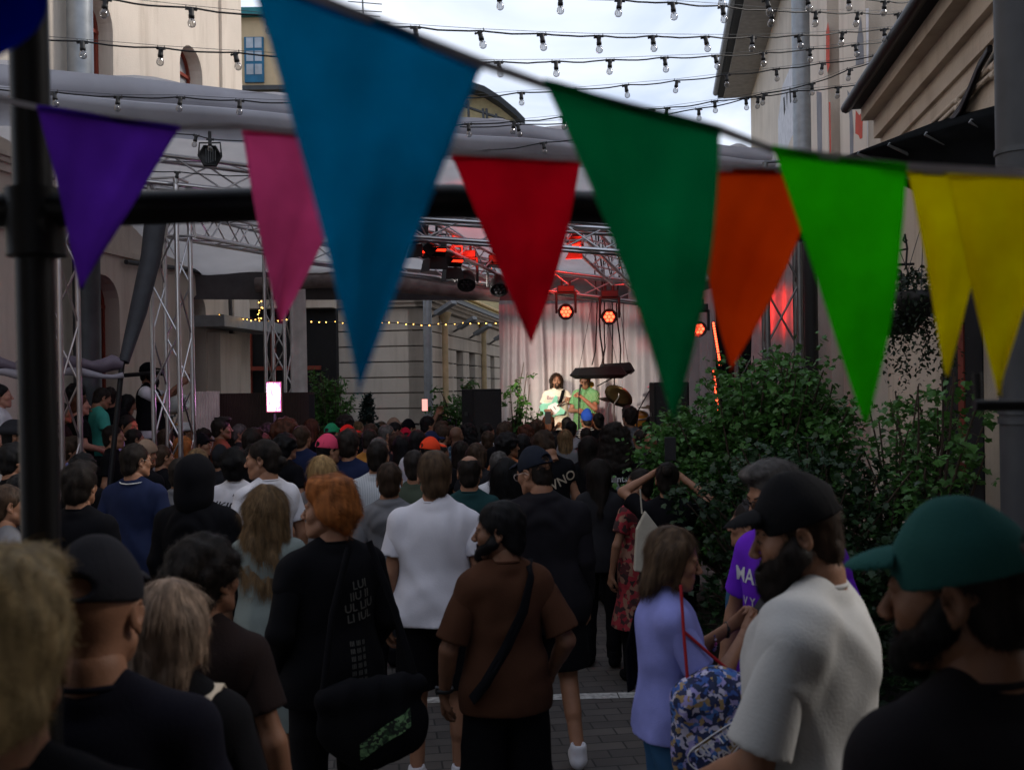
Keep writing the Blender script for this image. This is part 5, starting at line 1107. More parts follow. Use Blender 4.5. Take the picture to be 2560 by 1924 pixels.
ribbon('blurred grey tape carrying the nearer large flags', [(-300, -160, 1.0), (92, -92, .95), (618, -76, .82), (1204, 158, .82), (1358, 212, .95), (1799, 324, .95), (1924, 372, 1.12), (2260, 416, 1.12), (2700, 440, 1.15)])
ribbon('blurred grey tape carrying the farther flags from purple to yellow', [(-100, 226, 1.5), (102, 270, 1.5), (455, 318, 1.5), (596, 316, 1.5), (905, 348, 1.5), (1128, 380, 1.46), (1452, 398, 1.46), (1786, 421, 1.42), (2050, 428, 1.42), (2262, 424, 1.38), (2488, 438, 1.38), (2700, 434, 1.3)])
# ------------------------------------------------------------------ festoon strings
M_glass = glass_mat(); M_cable = mat('festoon_cable', (.007, .007, .008), rough=.5)
sk_ = MB(); sk_.lathe([(.0, .018), (.015, .018), (.0165, .0), (.0155, -.022), (.018, -.026), (.018, -.045), (.0, -.045)], 10); sk_.box((0, 0, .008), (.07, .014, .01)); sk_.tube([(-.028, 0, .01), (-.03, 0, .028)], .003, 5); sk_.tube([(.028, 0, .01), (.03, 0, .028)], .003, 5)
_so = sk_.build('socket', M_bplast); ME_s = _so.data; bpy.data.objects.remove(_so)
bl_ = MB(); bl_.lathe([(.013, -.045), (.0145, -.05), (.021, -.062), (.0245, -.074), (.0235, -.086), (.017, -.096), (.008, -.1005), (.0001, -.1015)], 14); _bo = bl_.build('bulb', M_glass); ME_b = _bo.data; bpy.data.objects.remove(_bo)
fl_ = MB(); [fl_.tube([(x, 0, -.045), (x*1.3, 0, -.085)], .0011, 4) for x in (-.004, .004)]; fl_.lathe([(.006, -.045), (.004, -.058), (.0001, -.06)], 6); _fo = fl_.build('filament', mat('filament', (.25, .2, .15), rough=.4)); ME_f = _fo.data; bpy.data.objects.remove(_fo)
FESTN = 0
def festoon(label, pts, sc=.9):
    """pts = (x, y, D) of each socket along the string"""
    P_ = [at(*p) for p in pts]; o0 = P_[0].copy(); t = thing('festoon_string', label, 'string lights', o0, 0, 'festoon strings over the yard'); g = MB(); g2 = MB(); path = []
    rnd = random.Random(len(pts)*7+int(pts[0][1]))
    for i in range(len(P_)-1):
        for k in range(6): u = k/6; p = P_[i].lerp(P_[i+1], u)-o0; p.z += .016-.05*math.sin(math.pi*u)*((P_[i+1]-P_[i]).length)*.55*rnd.uniform(.8, 1.2); path.append(p)
    path.append(P_[-1]-o0+Vector((0, 0, .016))); g.tube(path, .0055, 5, cap=False); g.build('cable', M_cable, t)
    if len(P_) > 5: g2.tube([p-o0+Vector((0, 0, .028)) for p in P_], .0016, 4, cap=False); g2.build('support_wire', M_dsteel, t)
    for p in P_[1:-1]:
        s = link('socket', ME_s, M_bplast, t); s.location = p-o0; s.scale = (sc,)*3; s.rotation_euler = (rnd.uniform(-.16, .16), rnd.uniform(-.22, .22), rnd.uniform(-.5, .5))
        b_ = link('bulb', ME_b, M_glass, s); f_ = link('filament', ME_f, M_dsteel, s)
def row(*a): return list(a)
festoon('topmost festoon string running off the top of the photo', [(1100, -60, 5.9), (1247, -14, 5.8), (1401, -4, 5.8), (1549, 6, 5.8), (1682, 13, 5.9), (1807, 21, 6.1), (1931, 31, 6.4), (2040, 34, 6.7), (2145, 36, 7.0), (2246, 38, 7.3), (2330, 37, 7.6)])
festoon('festoon string of close bulbs along the very top right edge', [(1700, -30, 5.6), (1800, -18, 5.7), (1918, 4, 5.9), (2018, -4, 6.2), (2122, -6, 6.6), (2212, 8, 6.9), (2296, 8, 7.2), (2324, 14, 7.4), (2345, 20, 7.6)])
festoon('second festoon string down, crossing from the cream wall to the annex', [(60, -22, 5.2), (264, 4, 5.3), (478, 27, 5.4), (672, 46, 5.5), (858, 62, 5.6), (1039, 74, 5.7), (1200, 84, 5.9), (1355, 91, 6.0), (1497, 96, 6.1), (1632, 96, 6.3), (1764, 97, 6.5), (1881, 97, 6.8), (1997, 93, 7.0), (2106, 85, 7.3), (2211, 77, 7.5), (2305, 70, 7.8), (2322, 66, 7.9)])
festoon('third festoon string down, its bulbs just under the second', [(10, 96, 5.6), (206, 110, 5.8), (402, 126, 5.9), (589, 138, 6.0), (770, 148, 6.1), (945, 156, 6.3), (1105, 160, 6.4), (1247, 160, 6.5), (1390, 159, 6.7), (1525, 155, 6.9), (1662, 149, 7.0), (1789, 144, 7.2), (1908, 137, 7.5), (2025, 127, 7.7), (2139, 116, 7.9), (2244, 101, 8.2), (2290, 90, 8.4)])
festoon('festoon string hanging in front of the roof valance on the left and rising right', [(-20, 228, 6.6), (136, 236, 6.7), (295, 247, 6.8), (451, 248, 6.9), (599, 256, 7.0), (760, 262, 7.1), (950, 262, 7.3), (1130, 250, 7.5), (1303, 236, 7.7), (1432, 228, 7.8), (1565, 217, 8.0), (1692, 206, 8.2), (1817, 191, 8.3), (1941, 177, 8.5), (2056, 162, 8.6), (2188, 144, 8.8), (2232, 137, 9.0)])
festoon('lower festoon string over the dark roof ridge, gathering at the annex gutter', [(1000, 325, 7.6), (1171, 314, 7.8), (1285, 308, 8.0), (1410, 296, 8.1), (1530, 285, 8.2), (1630, 277, 8.3), (1667, 274, 8.4), (1787, 257, 8.5), (1910, 238, 8.7), (2030, 213, 8.8), (2124, 177, 8.9), (2205, 150, 9.1)])
festoon('short festoon string crossing just beneath the lower one at the right', [(1150, 322, 8.), (1295, 316, 8.2), (1520, 300, 8.4), (1747, 276, 8.5), (1865, 250, 8.7), (1895, 246, 8.7), (1986, 232, 8.8), (2095, 222, 8.9), (2163, 212, 9.), (2227, 190, 9.1), (2240, 180, 9.2)])
festoon('bottommost festoon string above the red flag', [(1060, 392, 8.0), (1217, 380, 8.1), (1359, 361, 8.3), (1480, 345, 8.4), (1620, 330, 8.6)])
festoon('low festoon string under the valance beside the hexagonal lamp', [(380, 330, 8.3), (490, 342, 8.4), (525, 352, 8.4), (640, 356, 8.5)])
festoon('low festoon string in front of the left roof truss', [(250, 420, 8.7), (443, 434, 8.8), (700, 440, 8.9)])
# warm fairy lights
M_warm = mat('warm_bulb', (1, .7, .2), emit=(1, .5, .1), es=5)
def fairy(label, pts, n, jit=3, r=.02, seed=1):
    rd = random.Random(seed); P_ = [at(*p) for p in pts]; o0 = P_[0].copy(); t = thing('fairy_lights', label, 'fairy lights', o0, 0, 'warm fairy lights'); g = MB(); g.tube([p-o0 for p in P_], .009, 5); g.build('cable', M_cable, t); L_ = [(P_[i+1]-P_[i]).length for i in range(len(P_)-1)]; T = sum(L_)
    for k in range(n):
        s = (k+.5)/n*T; i = 0
        while s > L_[i] and i < len(L_)-1: s -= L_[i]; i += 1
        p = P_[i].lerp(P_[i+1], s/L_[i])-o0+Vector((rd.uniform(-1, 1), 0, rd.uniform(-1, .4)))*jit*.006; g = MB(); g.lathe([(.0001, r), (r*.8, r*.5), (r, 0), (r*.8, -r*.5), (.0001, -r)], 7, Matrix.Translation(p)); g.build('fairy_bulb', M_warm, t)
fairy('warm fairy lights zigzagging down the corner of the cream building', [(540, 630, 16.5), (590, 645, 16.6), (645, 655, 16.7)], 9, 4, .011, 1)
fairy('warm fairy lights wound down a black cord by the shopfront', [(645, 655, 16.7), (647, 720, 16.7), (650, 770, 16.7), (645, 800, 16.7)], 30, 9, .011, 2)
fairy('warm fairy lights along the metal ledge and on to the drape', [(545, 785, 16.6), (600, 795, 16.6), (650, 802, 16.6), (720, 800, 16.8)], 16, 4, .011, 3)
fairy('warm fairy lights strung along the rusticated wall under its cornice', [(770, 802, 20), (860, 806, 19.8), (960, 805, 19.6), (1060, 812, 19.4), (1160, 808, 19.2), (1248, 806, 19)], 24, 3, .013, 4)
# wrought iron bracket, sign and hanging baskets
M_iron = mat('wrought_iron', (.012, .013, .015), rough=.5)
ib = thing('iron_bracket', 'black wrought iron scroll bracket with a small hanging plaque between lime and yellow flags', 'bracket', at(2260, 640, 6.9)); l0 = ib.location.copy(); g = MB()
def cur(pts, r=.007): g.tube([at(x, y, 6.9)-l0 for x, y in pts], r, 6)
cur([(2253, 540), (2236, 600), (2238, 640), (2228, 665), (2228, 685), (2240, 696), (2252, 690), (2252, 678), (2243, 678)]); cur([(2262, 585), (2268, 620), (2265, 665), (2272, 685), (2284, 678), (2278, 668)]); cur([(2236, 628), (2270, 622)]); cur([(2236, 662), (2285, 660)], .01); cur([(2262, 590), (2258, 600), (2262, 606), (2268, 600)])
spz = [(2245+14*math.cos(a)*(1-a/16), 684+14*math.sin(a)*(1-a/16)) for a in np.linspace(0, 12, 26)]; cur(spz); g.build('scroll', M_iron, ib); g = MB(); c = at(2263, 701, 6.9)-l0
g.prism([c+Vector((x*.001, 0, z*.001)) for x, z in ((-32, 26), (-12, 32), (0, 27), (12, 32), (32, 26), (28, 0), (32, -26), (12, -30), (0, -36), (-12, -30), (-32, -26), (-28, 0))], (0, -.01, 0), (0, .01, 0)); g.build('plaque', M_iron, ib)
# ------------------------------------------------------------------ foliage
def leafmesh(name, P_, size, seed=0, droop=.35, m=None, parent=None, lobed=True):
    r = np.random.default_rng(seed); n = len(P_)
    if lobed: base = np.array([(0, 0, 0), (.34, .12, .05), (.3, .38, .06), (.52, .5, .1), (.22, .68, .03), (0, 1, -.08), (-.22, .68, .03), (-.52, .5, .1), (-.3, .38, .06), (-.34, .12, .05)])
    else: base = np.array([(0, 0, 0), (.2, .2, .04), (.27, .5, .06), (.16, .8, .02), (0, 1, -.06), (-.16, .8, .02), (-.27, .5, .06), (-.2, .2, .04)])
    k = len(base); yaw = r.uniform(0, 6.28, n); pit = r.normal(-droop, .5, n); rol = r.normal(0, .5, n); s = size*r.uniform(.55, 1.25, n)
    cy, sy, cp_, sp, cr_, sr = np.cos(yaw), np.sin(yaw), np.cos(pit), np.sin(pit), np.cos(rol), np.sin(rol)
    B = base[None]*s[:, None, None]; x, y, z = B[..., 0], B[..., 1], B[..., 2]
    x, z = x*cr_[:, None]+z*sr[:, None], -x*sr[:, None]+z*cr_[:, None]; y, z = y*cp_[:, None]-z*sp[:, None], y*sp[:, None]+z*cp_[:, None]; x, y = x*cy[:, None]-y*sy[:, None], x*sy[:, None]+y*cy[:, None]
    V = (np.stack([x, y, z], -1)+np.asarray(P_)[:, None]).reshape(-1, 3); F = np.arange(n*k).reshape(n, k)
    me = npmesh(name, V, F, False); return link(name, me, m, parent)
def leafM(name, col, v=.45): return mat(name, col, rough=.45, var=v, vs=7, transl=.28, spec=.35)
M_leaf = leafM('leaf_green', (.055, .15, .03)); M_leaf_shade = leafM('leaf_shaded', (.015, .042, .013)); M_leaf3 = leafM('leaf_bright', (.06, .16, .03)); M_bark = mat('bark', (.05, .035, .025), rough=.9)  # second leaf green is darkened to stand for shade low in the bushes
def shrub(label, base, stems, leaf=.05, n=90, seed=1, m=None, spread=.16, group=None, lobed=True, name='shrub', cat='shrub'):
    """stems: (tip point, bend); leaves gather along twigs that leave each stem"""
    r = np.random.default_rng(seed); base = Vector(base); t = thing(name, label, cat, base, 0, group); g = MB(); P_ = []
    for tip, k in stems:
        tip = Vector(tip)-base; st = Vector((r.normal(0, .08), r.normal(0, .08), 0)); mid = st.lerp(tip, .55)+Vector((r.normal(0, .06), r.normal(0, .06), .12)); path = []
        for i in range(9): u = i/8; path.append(st*(1-u)**2+mid*2*u*(1-u)+tip*u*u)
        g.tube(path, [.013*(1-.8*i/8)+.002 for i in range(9)], 5)
        for i in range(int(n*k/10)):
            u = r.uniform(.3, 1.0)**.8; p = path[min(8, int(u*8))].lerp(path[min(8, int(u*8)+1)], u*8 % 1); d = Vector((r.normal(0, 1), r.normal(0, 1), r.normal(.15, .6))).normalized()*spread*r.uniform(.4, 1.4); q = p+d
            if i % 3 == 0: g.tube([p, q], .002, 4, cap=False)
            for j in range(10): w_ = r.uniform(.25, 1.05); s_ = p.lerp(q, w_); P_.append((s_.x+r.normal(0, .022), s_.y+r.normal(0, .022), s_.z+r.normal(0, .022)))
    g.build('branches', M_bark, t); leafmesh('foliage', P_, leaf, seed, m=m or M_leaf, parent=t, lobed=lobed); return t
rs = np.random.default_rng(21)
def tips(poly, D0, D1, n, seed, zmin=.7):
    """stem tips spread through a silhouette given by (x, ytop) pairs, filled down to zmin"""
    r = np.random.default_rng(seed); out = []; xs = [p[0] for p in poly]; ys = [p[1] for p in poly]
    for i in range(n):
        x = r.uniform(xs[0], xs[-1]); yt = np.interp(x, xs, ys); D = np.interp(x, [xs[0], xs[-1]], [D0, D1])+r.uniform(-.35, .45); top = at(x, yt+18, D); z = top.z-(top.z-zmin)*r.uniform(0, 1)**1.25; out.append(((top.x, top.y, z), 1.))
    return out
def planter(label, p, w_, d_, h_, rz=0):
    t = thing('planter', label, 'planter', (p.x, p.y, 0), rz, 'planters'); g = MB(); g.box((0, 0, h_/2), (w_, d_, h_)); g.build('box', mat('dark_planter', (.03, .028, .026), rough=.8), t, .02); g = MB(); g.box((0, 0, h_-.03), (w_+.04, d_+.04, .05)); g.build('rim', mat('dark_planter_rim', (.045, .04, .036)), t, .01)
pl1 = [(1590, 1120), (1640, 1070), (1690, 985), (1780, 915), (1870, 872), (1980, 862), (2060, 905), (2120, 935)]
b1 = gp(1880, 7.3); planter('dark planter box under the big shrub at the centre right', b1, 1.5, .5, .5, R(-60)); shrub('big dense dark green shrub with lobed leaves right of the stage', (b1.x, b1.y, .45), tips(pl1, 8.0, 6.6, 190, 1, 1.1), .052, 170, 2, M_leaf, .2, 'shrubs on the right')
pl2 = [(2090, 1000), (2160, 960), (2240, 935), (2310, 925), (2400, 905), (2450, 935), (2470, 1010)]
b2 = gp(2270, 5.9); planter('dark planter box under the looser shrub near the drainpipe', b2, 1.2, .4, .5, R(-60)); shrub('looser leafy shrub with gaps in front of the pink wall and doors', (b2.x, b2.y, .45), tips(pl2, 6.6, 5.3, 58, 3, .7), .05, 85, 4, M_leaf, .2, 'shrubs on the right')
b4 = gp(2010, 6.3); planter('dark planter box hidden low between the two shrubs', b4, 1.2, .4, .45, R(-60)); shrub('low shade-coloured shrub filling the gap between the big and the looser shrub', (b4.x, b4.y, .4), tips([(1700, 1150), (1850, 1090), (2050, 1070), (2200, 1080), (2420, 1130)], 6.7, 5.4, 80, 5, .3), .052, 130, 6, M_leaf_shade, .2, 'shrubs on the right')  # low shrub whose dark leaf colour stands for shadow under the bushes
b3 = gp(1165, 14.4); shrub('dark leafy shrub left of the left loudspeaker', (b3.x, b3.y, .4), tips([(1072, 985), (1110, 950), (1150, 955), (1180, 930), (1230, 935), (1262, 960)], 14.6, 14.2, 46, 7, 1.0), .08, 110, 8, M_leaf, .22, 'shrubs beside the stage', False)
b3 = gp(1290, 14.0); shrub('slender young tree with drooping leaves in front of the curtain edge', (b3.x, b3.y, .4), [((at(1310, 905, 14)+Vector((0, 0, 0)))[:], 1), (at(1290, 950, 14)[:], 1), (at(1275, 975, 14)[:], 1), (at(1318, 930, 14)[:], 1), (at(1325, 960, 14)[:], 1), (at(1300, 1010, 14)[:], .8), (at(1280, 1035, 14)[:], .8)], .085, 60, 9, M_leaf, .2, 'shrubs beside the stage', False, 'young_tree', 'young tree')
b3 = gp(818, 14.2); shrub('round green shrub between the slatted fence and the blue flag tip', (b3.x, b3.y, .2), tips([(768, 920), (800, 905), (840, 905), (865, 935), (876, 975)], 14.2, 14.2, 70, 10, .9), .06, 130, 11, M_leaf3, .18, 'shrubs beside the stage', False)
cf = thing('conifer', 'small blue-green spruce standing low against the rusticated wall', 'conifer', gp(918, 15)); zt_ = at(916, 990, 15).z; g = MB(); g.tube([(0, 0, 0), (0, 0, zt_)], [.03, .006], 6); g.build('trunk', M_bark, cf); r_ = np.random.default_rng(4); P_ = []
for i in range(120):
    z = zt_-(zt_-.6)*(i/120)**.9; L_ = .05+.36*(zt_-z)/zt_*1.4; a = i*2.4
    for k in range(34): u = k/34; P_.append((math.cos(a)*L_*u+r_.normal(0, .015), math.sin(a)*L_*u+r_.normal(0, .015), z-.06*u+.1*u*u+r_.normal(0, .012)))
leafmesh('needles', P_, .06, 5, -.2, leafM('spruce', (.02, .04, .035)), cf, False)
def basket(nx, ny, D, label, s=1., tr=1.):
    p = at(nx, ny, D); t = thing('hanging_basket', label, 'hanging basket', p, 0, 'hanging baskets on the right'); r = np.random.default_rng(int(nx)); g = MB(); g.lathe([(.0, -.13), (.1, -.12), (.17, -.04), (.19, .03), (.17, .03), (.0, .02)], 16); g.build('pot', M_bplast, t); g = MB()
    for k in range(3): g.tube([(.18*math.cos(k*2.1), .18*math.sin(k*2.1), .03), (0, 0, .5)], .003, 4)
    g.build('chain', M_dsteel, t); P_ = []
    for k in range(900): v = r.normal(0, 1, 3); v /= np.linalg.norm(v); P_.append(v*np.array((.22, .22, .16))*r.uniform(.6, 1.15)*s+np.array((0, 0, .05)))
    for k in range(26):
        a = r.uniform(0, 6.28); q = np.array((math.cos(a)*.2, math.sin(a)*.2, 0)); Lg = r.uniform(.12, .62)*tr
        for j in range(int(Lg*60)): P_.append(q+np.array((r.normal(0, .02), r.normal(0, .02), -j/60.)))
    leafmesh('foliage', P_, .036, 3, .5, leafM('ivy_dark', (.014, .028, .013)), t, False); return t
basket(2243, 790, 6.7, 'dark trailing hanging basket beside the lime flag tip', 1.05, 1.); basket(2312, 742, 6.3, 'dark trailing hanging basket behind the first yellow flag', .9, 1.1)
g = MB(); g.tube([at(2243, 640, 6.7), at(2243, 745, 6.7)], .003, 4); tag(g.build('hanging_wire', M_iron), 'thin wire above the left hanging basket', 'wire')
# ------------------------------------------------------------------ the crowd, farther people first
rp_ = random.Random(17); STG = gp(1430, 16)
def face_stage(x, D, j=14): p = gp(x, D); return math.atan2(-(STG.x-p.x), STG.y-p.y)+R(rp_.uniform(-j, j))
def crowd(label, x, y, D, hair='short', hc='dark', tc='black', **k):
    k.setdefault('fem', hair in ('long', 'wavy', 'bob', 'curlylong', 'bun', 'pony')); k.setdefault('b', rp_.choice([.98, 1.0, 1.0, 1.06])); k.setdefault('bc', rp_.choice(['black', 'charcoal', 'denim', 'navy']))
    look = k.pop('look', None)   # degrees the whole person is turned away from the stage (+ left)
    rz = face_stage(x, D)+R((look or 0)*.75); k.setdefault('sk', 'light')
    return person(label, x, y, D, hair=hair, hc=hc, tc=tc, rz=rz, **k)
pal = pattern
W_ = cloth('cloth_bw_stripe', (.7, .68, .65), stripes=.5, scol=(.015, .015, .02), axis=2, freq=38); PL = cloth('cloth_dark_plaid', (.03, .06, .09), stripes=.72, scol=(.1, .14, .17), axis=2, freq=14, plaid=True)
RPL = cloth('cloth_red_plaid', (.4, .02, .03), stripes=.6, scol=(.02, .01, .01), axis=2, freq=20, plaid=True); SH = cloth('cloth_thin_stripe', (.5, .52, .54), stripes=.86, scol=(.1, .13, .2), axis=0, freq=70)
c = crowd
# right half, near the stage
c('person in royal blue beanie and black and white striped shirt in front of the singer', 1461, 1023, 15, 'short', 'dark', W_, hat='beanie', hatc='blue')
c('person with reddish hair just right of the royal blue beanie', 1479, 1031, 15.8, 'bob', 'auburn', 'black')
c('woman-like figure with smooth black hair in a round bun right of the blue beanie', 1503, 1029, 15, 'bun', 'black', 'black')
c('person with tousled dark hair and grey shirt standing before the cymbals', 1564, 1014, 13.4, 'fluffy', 'dark', 'grey', b=1.1)
c('person with dark hair right of the tousled grey-shirted one', 1603, 1060, 14, 'short', 'black', 'black')
c('person with dark head low against the right loudspeaker', 1628, 1040, 15.6, 'curly', 'black', 'black')
c('person with close dark crop and black shirt beside the tall curly-haired one', 1588, 1067, 11.8, 'buzz', 'dark', 'black', sk='tan')
c('bald person with red glint on the scalp at the shrub edge', 1632, 1078, 11.6, None, None, 'charcoal', b=1.05)
c('person with reddish hair almost hidden behind shrub leaves near the loudspeaker', 1668, 1055, 13, 'short', 'auburn', 'black')
c('person holding up a phone, rusty hair, in front of the guitarist', 1373, 1034, 15.3, 'bob', 'auburn', 'charcoal', pose=[(V3(-.22, .16, 1.3), V3(-.07, .3, 1.52)), (V3(.22, .16, 1.3), V3(.07, .3, 1.5))], curl=(.7, .7))
c('person with neat short black hair and red-lit ear, right of the raised phone', 1404, 1038, 14.5, 'short', 'black', 'charcoal')
c('person with straight dark blond hair between the bent man and the striped shirt', 1417, 1068, 12.3, 'long', 'dblond', 'grey')
c('person in red plaid shirt left of the tall curly-haired one', 1473, 1065, 13, 'short', 'dark', RPL)
c('person in mustard yellow shirt with curly fair-brown hair', 1349, 1047, 13.6, 'curly', 'lbrown', 'yellow')
c('person in purple shirt with short brown hair left of the yellow shirt', 1328, 1051, 13.4, 'short', 'brown', 'purple')
c('person with long frizzy auburn curls left of the purple shirt', 1311, 1058, 13.2, 'curlylong', 'auburn', 'black', hscale=.9)
c('person with small dark curly head behind the frizzy auburn curls', 1293, 1049, 15, 'curly', 'dark', 'black')
c('person with brown hair left of the frizzy auburn curls', 1282, 1052, 14.2, 'short', 'auburn', 'charcoal')
c('person with bulky brown hair and black-sleeved white top, centre of crowd', 1258, 1051, 11.2, 'fluffy', 'brown', 'black', b=1.1)
c('person with receding ginger hair in front of the left loudspeaker', 1240, 1039, 14, 'short', 'ginger', 'black')
c('person with dark hair and blue patterned backpack straps over a white shirt', 1215, 1052, 12.8, 'short', 'black', 'palegrey')
c('person with thick dark hair below the left loudspeaker', 1190, 1036, 13.8, 'fluffy', 'dark', 'black')
c('person with long black curls right of the lavender cap', 1173, 1053, 12.6, 'curlylong', 'black', 'charcoal', hscale=.85)
c('person in lavender backwards cap near the dark shrub', 1141, 1042, 14.6, 'short', 'dark', 'black', hat='cap', hatc='lavender', hatrot=math.pi)
c('bald dark-skinned person in blue plaid shirt below the lavender cap', 1149, 1061, 11.8, None, None, PL, sk='dark', b=1.12)
c('person with curly reddish-brown hair left of the bald man in plaid', 1124, 1060, 12.2, 'curlylong', 'brown', 'black', hscale=.8)
c('person in orange-brown shirt with curly black hair looking right', 1268, 1081, 10, 'curly', 'black', 'rust2' if False else 'orange', sk='tan', hy=R(-70))
c('person with straight black hair right behind the orange-shirted one', 1296, 1080, 10.6, 'long', 'black', 'black')
c('balding person with glasses right of the red-orange cap', 1112, 1100, 10, 'bald', 'dark', 'black', look=-35)
c('person with brown bob right of the balding man', 1189, 1105, 9.6, 'bob', 'brown', 'charcoal')
# middle
c('person with brown bushy hair under the raised phone by the flue pole', 1094, 1030, 14.5, 'curly', 'brown', 'black')
c('person with short black hair and red-lit cheek holding up a phone by the flue pole', 1066, 1037, 13.5, 'short', 'black', 'charcoal', look=-25, pose=[(V3(-.26, .1, 1.5), V3(-.2, .2, 1.76)), (V3(.235, -.03, 1.12), V3(.25, .04, .87))])
c('person with wavy brown hair two heads left of the lavender cap', 1110, 1051, 12.6, 'fluffy', 'brown', 'black')
c('person with brown hair and bare ear looking right above the navy cap', 1096, 1059, 12, 'short', 'brown', 'charcoal', look=-30)
c('person in dark navy cap behind the red-orange cap', 1078, 1073, 11, 'short', 'dark', 'charcoal', hat='cap', hatc='navy', look=-60)
c('person in black cap left of the raised phone by the flue pole', 1027, 1044, 13.5, 'short', 'black', 'black', hat='cap', hatc='black')
c('person in crimson cap left of the black cap, low in the crowd', 1003, 1066, 12.4, 'short', 'dark', 'black', hat='cap', hatc='crimson', look=80)
c('person in tan cap turned right before the rusticated wall', 988, 1041, 14, 'short', 'brown', 'charcoal', hat='cap', hatc='tan', look=-75)
c('person with black hair just under the tan cap', 990, 1051, 13.4, 'short', 'black', 'black', hy=R(-40))
c('person with grey hair and glasses, red-lit, looking right', 966, 1057, 12, 'short', 'grey', 'charcoal', look=-55)
c('person with short hair behind the grey-haired one in glasses', 949, 1051, 15.2, 'short', 'lbrown', 'black')
c('person with thick dark brown hair left of the grey-haired one', 938, 1055, 12, 'short', 'brown', 'black')
c('person with short dark hair above the dark brown head, near the spruce', 920, 1044, 15, 'buzz', 'dark', 'black', look=-30)
c('person with sandy hair below the spruce', 898, 1050, 14.5, 'short', 'dblond', 'black')
c('person in bright red cap facing right in the far crowd', 866, 1058, 12, 'short', 'dark', 'charcoal', hat='cap', hatc='red', look=-70)
c('person in green cap left of the bright red cap', 842, 1054, 12.5, 'short', 'dark', 'black', hat='cap', hatc='green', look=30)
c('person with wide curly dark hair above the green cap', 864, 1038, 13.2, 'curly', 'dark', 'black')
c('person with pale face turned left behind the green cap', 834, 1045, 15, 'short', 'lbrown', 'black', look=50)
c('person with short black hair and glasses looking right beside the green shrub', 812, 1044, 14, 'short', 'black', 'black', look=-55)
c('person with long auburn hair under the round green shrub', 782, 1044, 13, 'long', 'auburn', 'black')
c('person with black hair at the right end of the slatted fence', 759, 1037, 15, 'curly', 'black', 'black')
c('person with brown bowl of hair and navy shirt, left of the pink cap', 768, 1060, 10.6, 'short', 'brown', 'navy')
c('person with very wide reddish-brown curls in front of the fence', 720, 1057, 11, 'curly', 'auburn', 'black', hscale=1.3)
c('person with dark curls under the glowing screen', 676, 1057, 12, 'curly', 'dark', 'black')
c('person in small orange cap left below the glowing screen', 646, 1065, 14, 'short', 'dark', 'black', hat='beanie', hatc='orange')
c('person with grey swept hair looking right in front of the fence', 608, 1056, 12.8, 'short', 'grey', 'charcoal', look=-60)
c('person with big dark hair between the bearded man and the wide curls', 622, 1072, 10.4, 'fluffy', 'dark', 'black', hscale=1.08)
c('person in white shirt with short black hair left of the red-orange cap', 1037, 1071, 10.4, 'short', 'black', 'white', sk='tan')
p30 = c('person in black shirt with small white print and long black hair in the centre crowd', 1012, 1084, 10.6, 'long', 'black', 'black', sk='tan')
text_on(p30, p30['top'], 'UNTITLED', .045, 0, 1.22, M_white); text_on(p30, p30['top'], 'SERIES', .03, .02, 1.17, M_white)
c('person in red-orange baseball cap with its brim to the right', 1058, 1088, 9.4, 'short', 'black', 'black', hat='cap', hatc='redorange', look=-80, sk='tan')
c('person with shaved grey head left of the red-orange cap', 961, 1088, 10, 'buzz', 'grey', 'lilac', look=-20)
c('person in amber yellow shirt with dark hair behind the navy-shirted one', 913, 1067, 10.6, 'short', 'dark', 'ochre')
c('person with thick dark hair and navy shirt right of the pink cap', 884, 1071, 8.6, 'fluffy', 'dark', 'navy', b=1.1)
c('person with dark hair and blue shirt looking right behind the pink cap', 838, 1083, 9.6, 'short', 'dark', 'blue', look=-55)
c('person in bright pink baseball cap in front of the slatted fence', 812, 1080, 8.6, 'short', 'black', 'black', hat='cap', hatc='pink', look=-30)
p44 = c('person with black afro curls and black shirt with faint red letters', 727, 1084, 9.6, 'curly', 'black', 'black')
text_on(p44, p44['top'], 'PEEK', .06, .06, 1.27, mat('faint_red_print', (.12, .02, .015), rough=.9))
c('person with straight strawberry blond hair and grey top below the pink cap', 806, 1132, 7.4, 'long', 'blond', 'grey', hi=True, b=1.05)
c('person in thin-striped pale shirt with short dark hair', 944, 1096, 7.6, 'short', 'dark', SH, hi=True, b=1.1, hair_=0) if False else c('person in thin-striped pale shirt with short dark hair', 944, 1096, 7.6, 'short', 'dark', SH, hi=True, b=1.12)
c('person in dark olive shirt partly hidden by the tall white-shirted man', 1056, 1118, 7.6, 'short', 'dark', 'olive', b=1.12)
# left
c('bearded person with swept dark hair and rust shirt, taller than those around', 553, 1039, 11.6, 'quiff', 'dark', 'rust', look=-35, b=1.05, sk='tan')
c('person with auburn head just left of the bearded rust-shirted one', 521, 1049, 13, 'short', 'auburn', 'charcoal')
c('person in white bucket hat with red-lit face looking right', 473, 1049, 12.8, 'short', 'dark', 'grey', hat='bucket', hatc='offwhite', look=-55)
c('person in orange-tan baseball cap looking right below the left tower', 427, 1041, 13.2, 'short', 'dark', 'charcoal', hat='cap', hatc='ochre', look=-55)
c('person with long copper-orange hair left of the black cap', 449, 1087, 10.5, 'long', 'ginger', 'navy', hscale=1.0)
c('person in black cap with red-lit chin below the white bucket hat', 490, 1078, 10.8, 'short', 'black', 'charcoal', hat='cap', hatc='black', look=-55)
c('person in dark peaked cap between orange-tan cap and white bucket hat', 448, 1066, 12, 'short', 'dark', 'black', hat='cap', hatc='black', look=-80)
c('person with blond hair low between the hooded figure and the black cap', 500, 1118, 9.0, 'bob', 'dblond', 'charcoal')
c('person in dark sunglasses and black shirt left of the seated group', 285, 1058, 10.5, 'short', 'dark', 'black', look=-40, hi=True)
c('person with yellow crown of hair and face washed in red light', 312, 1033, 11.6, 'short', 'black', 'lilac', look=-80)
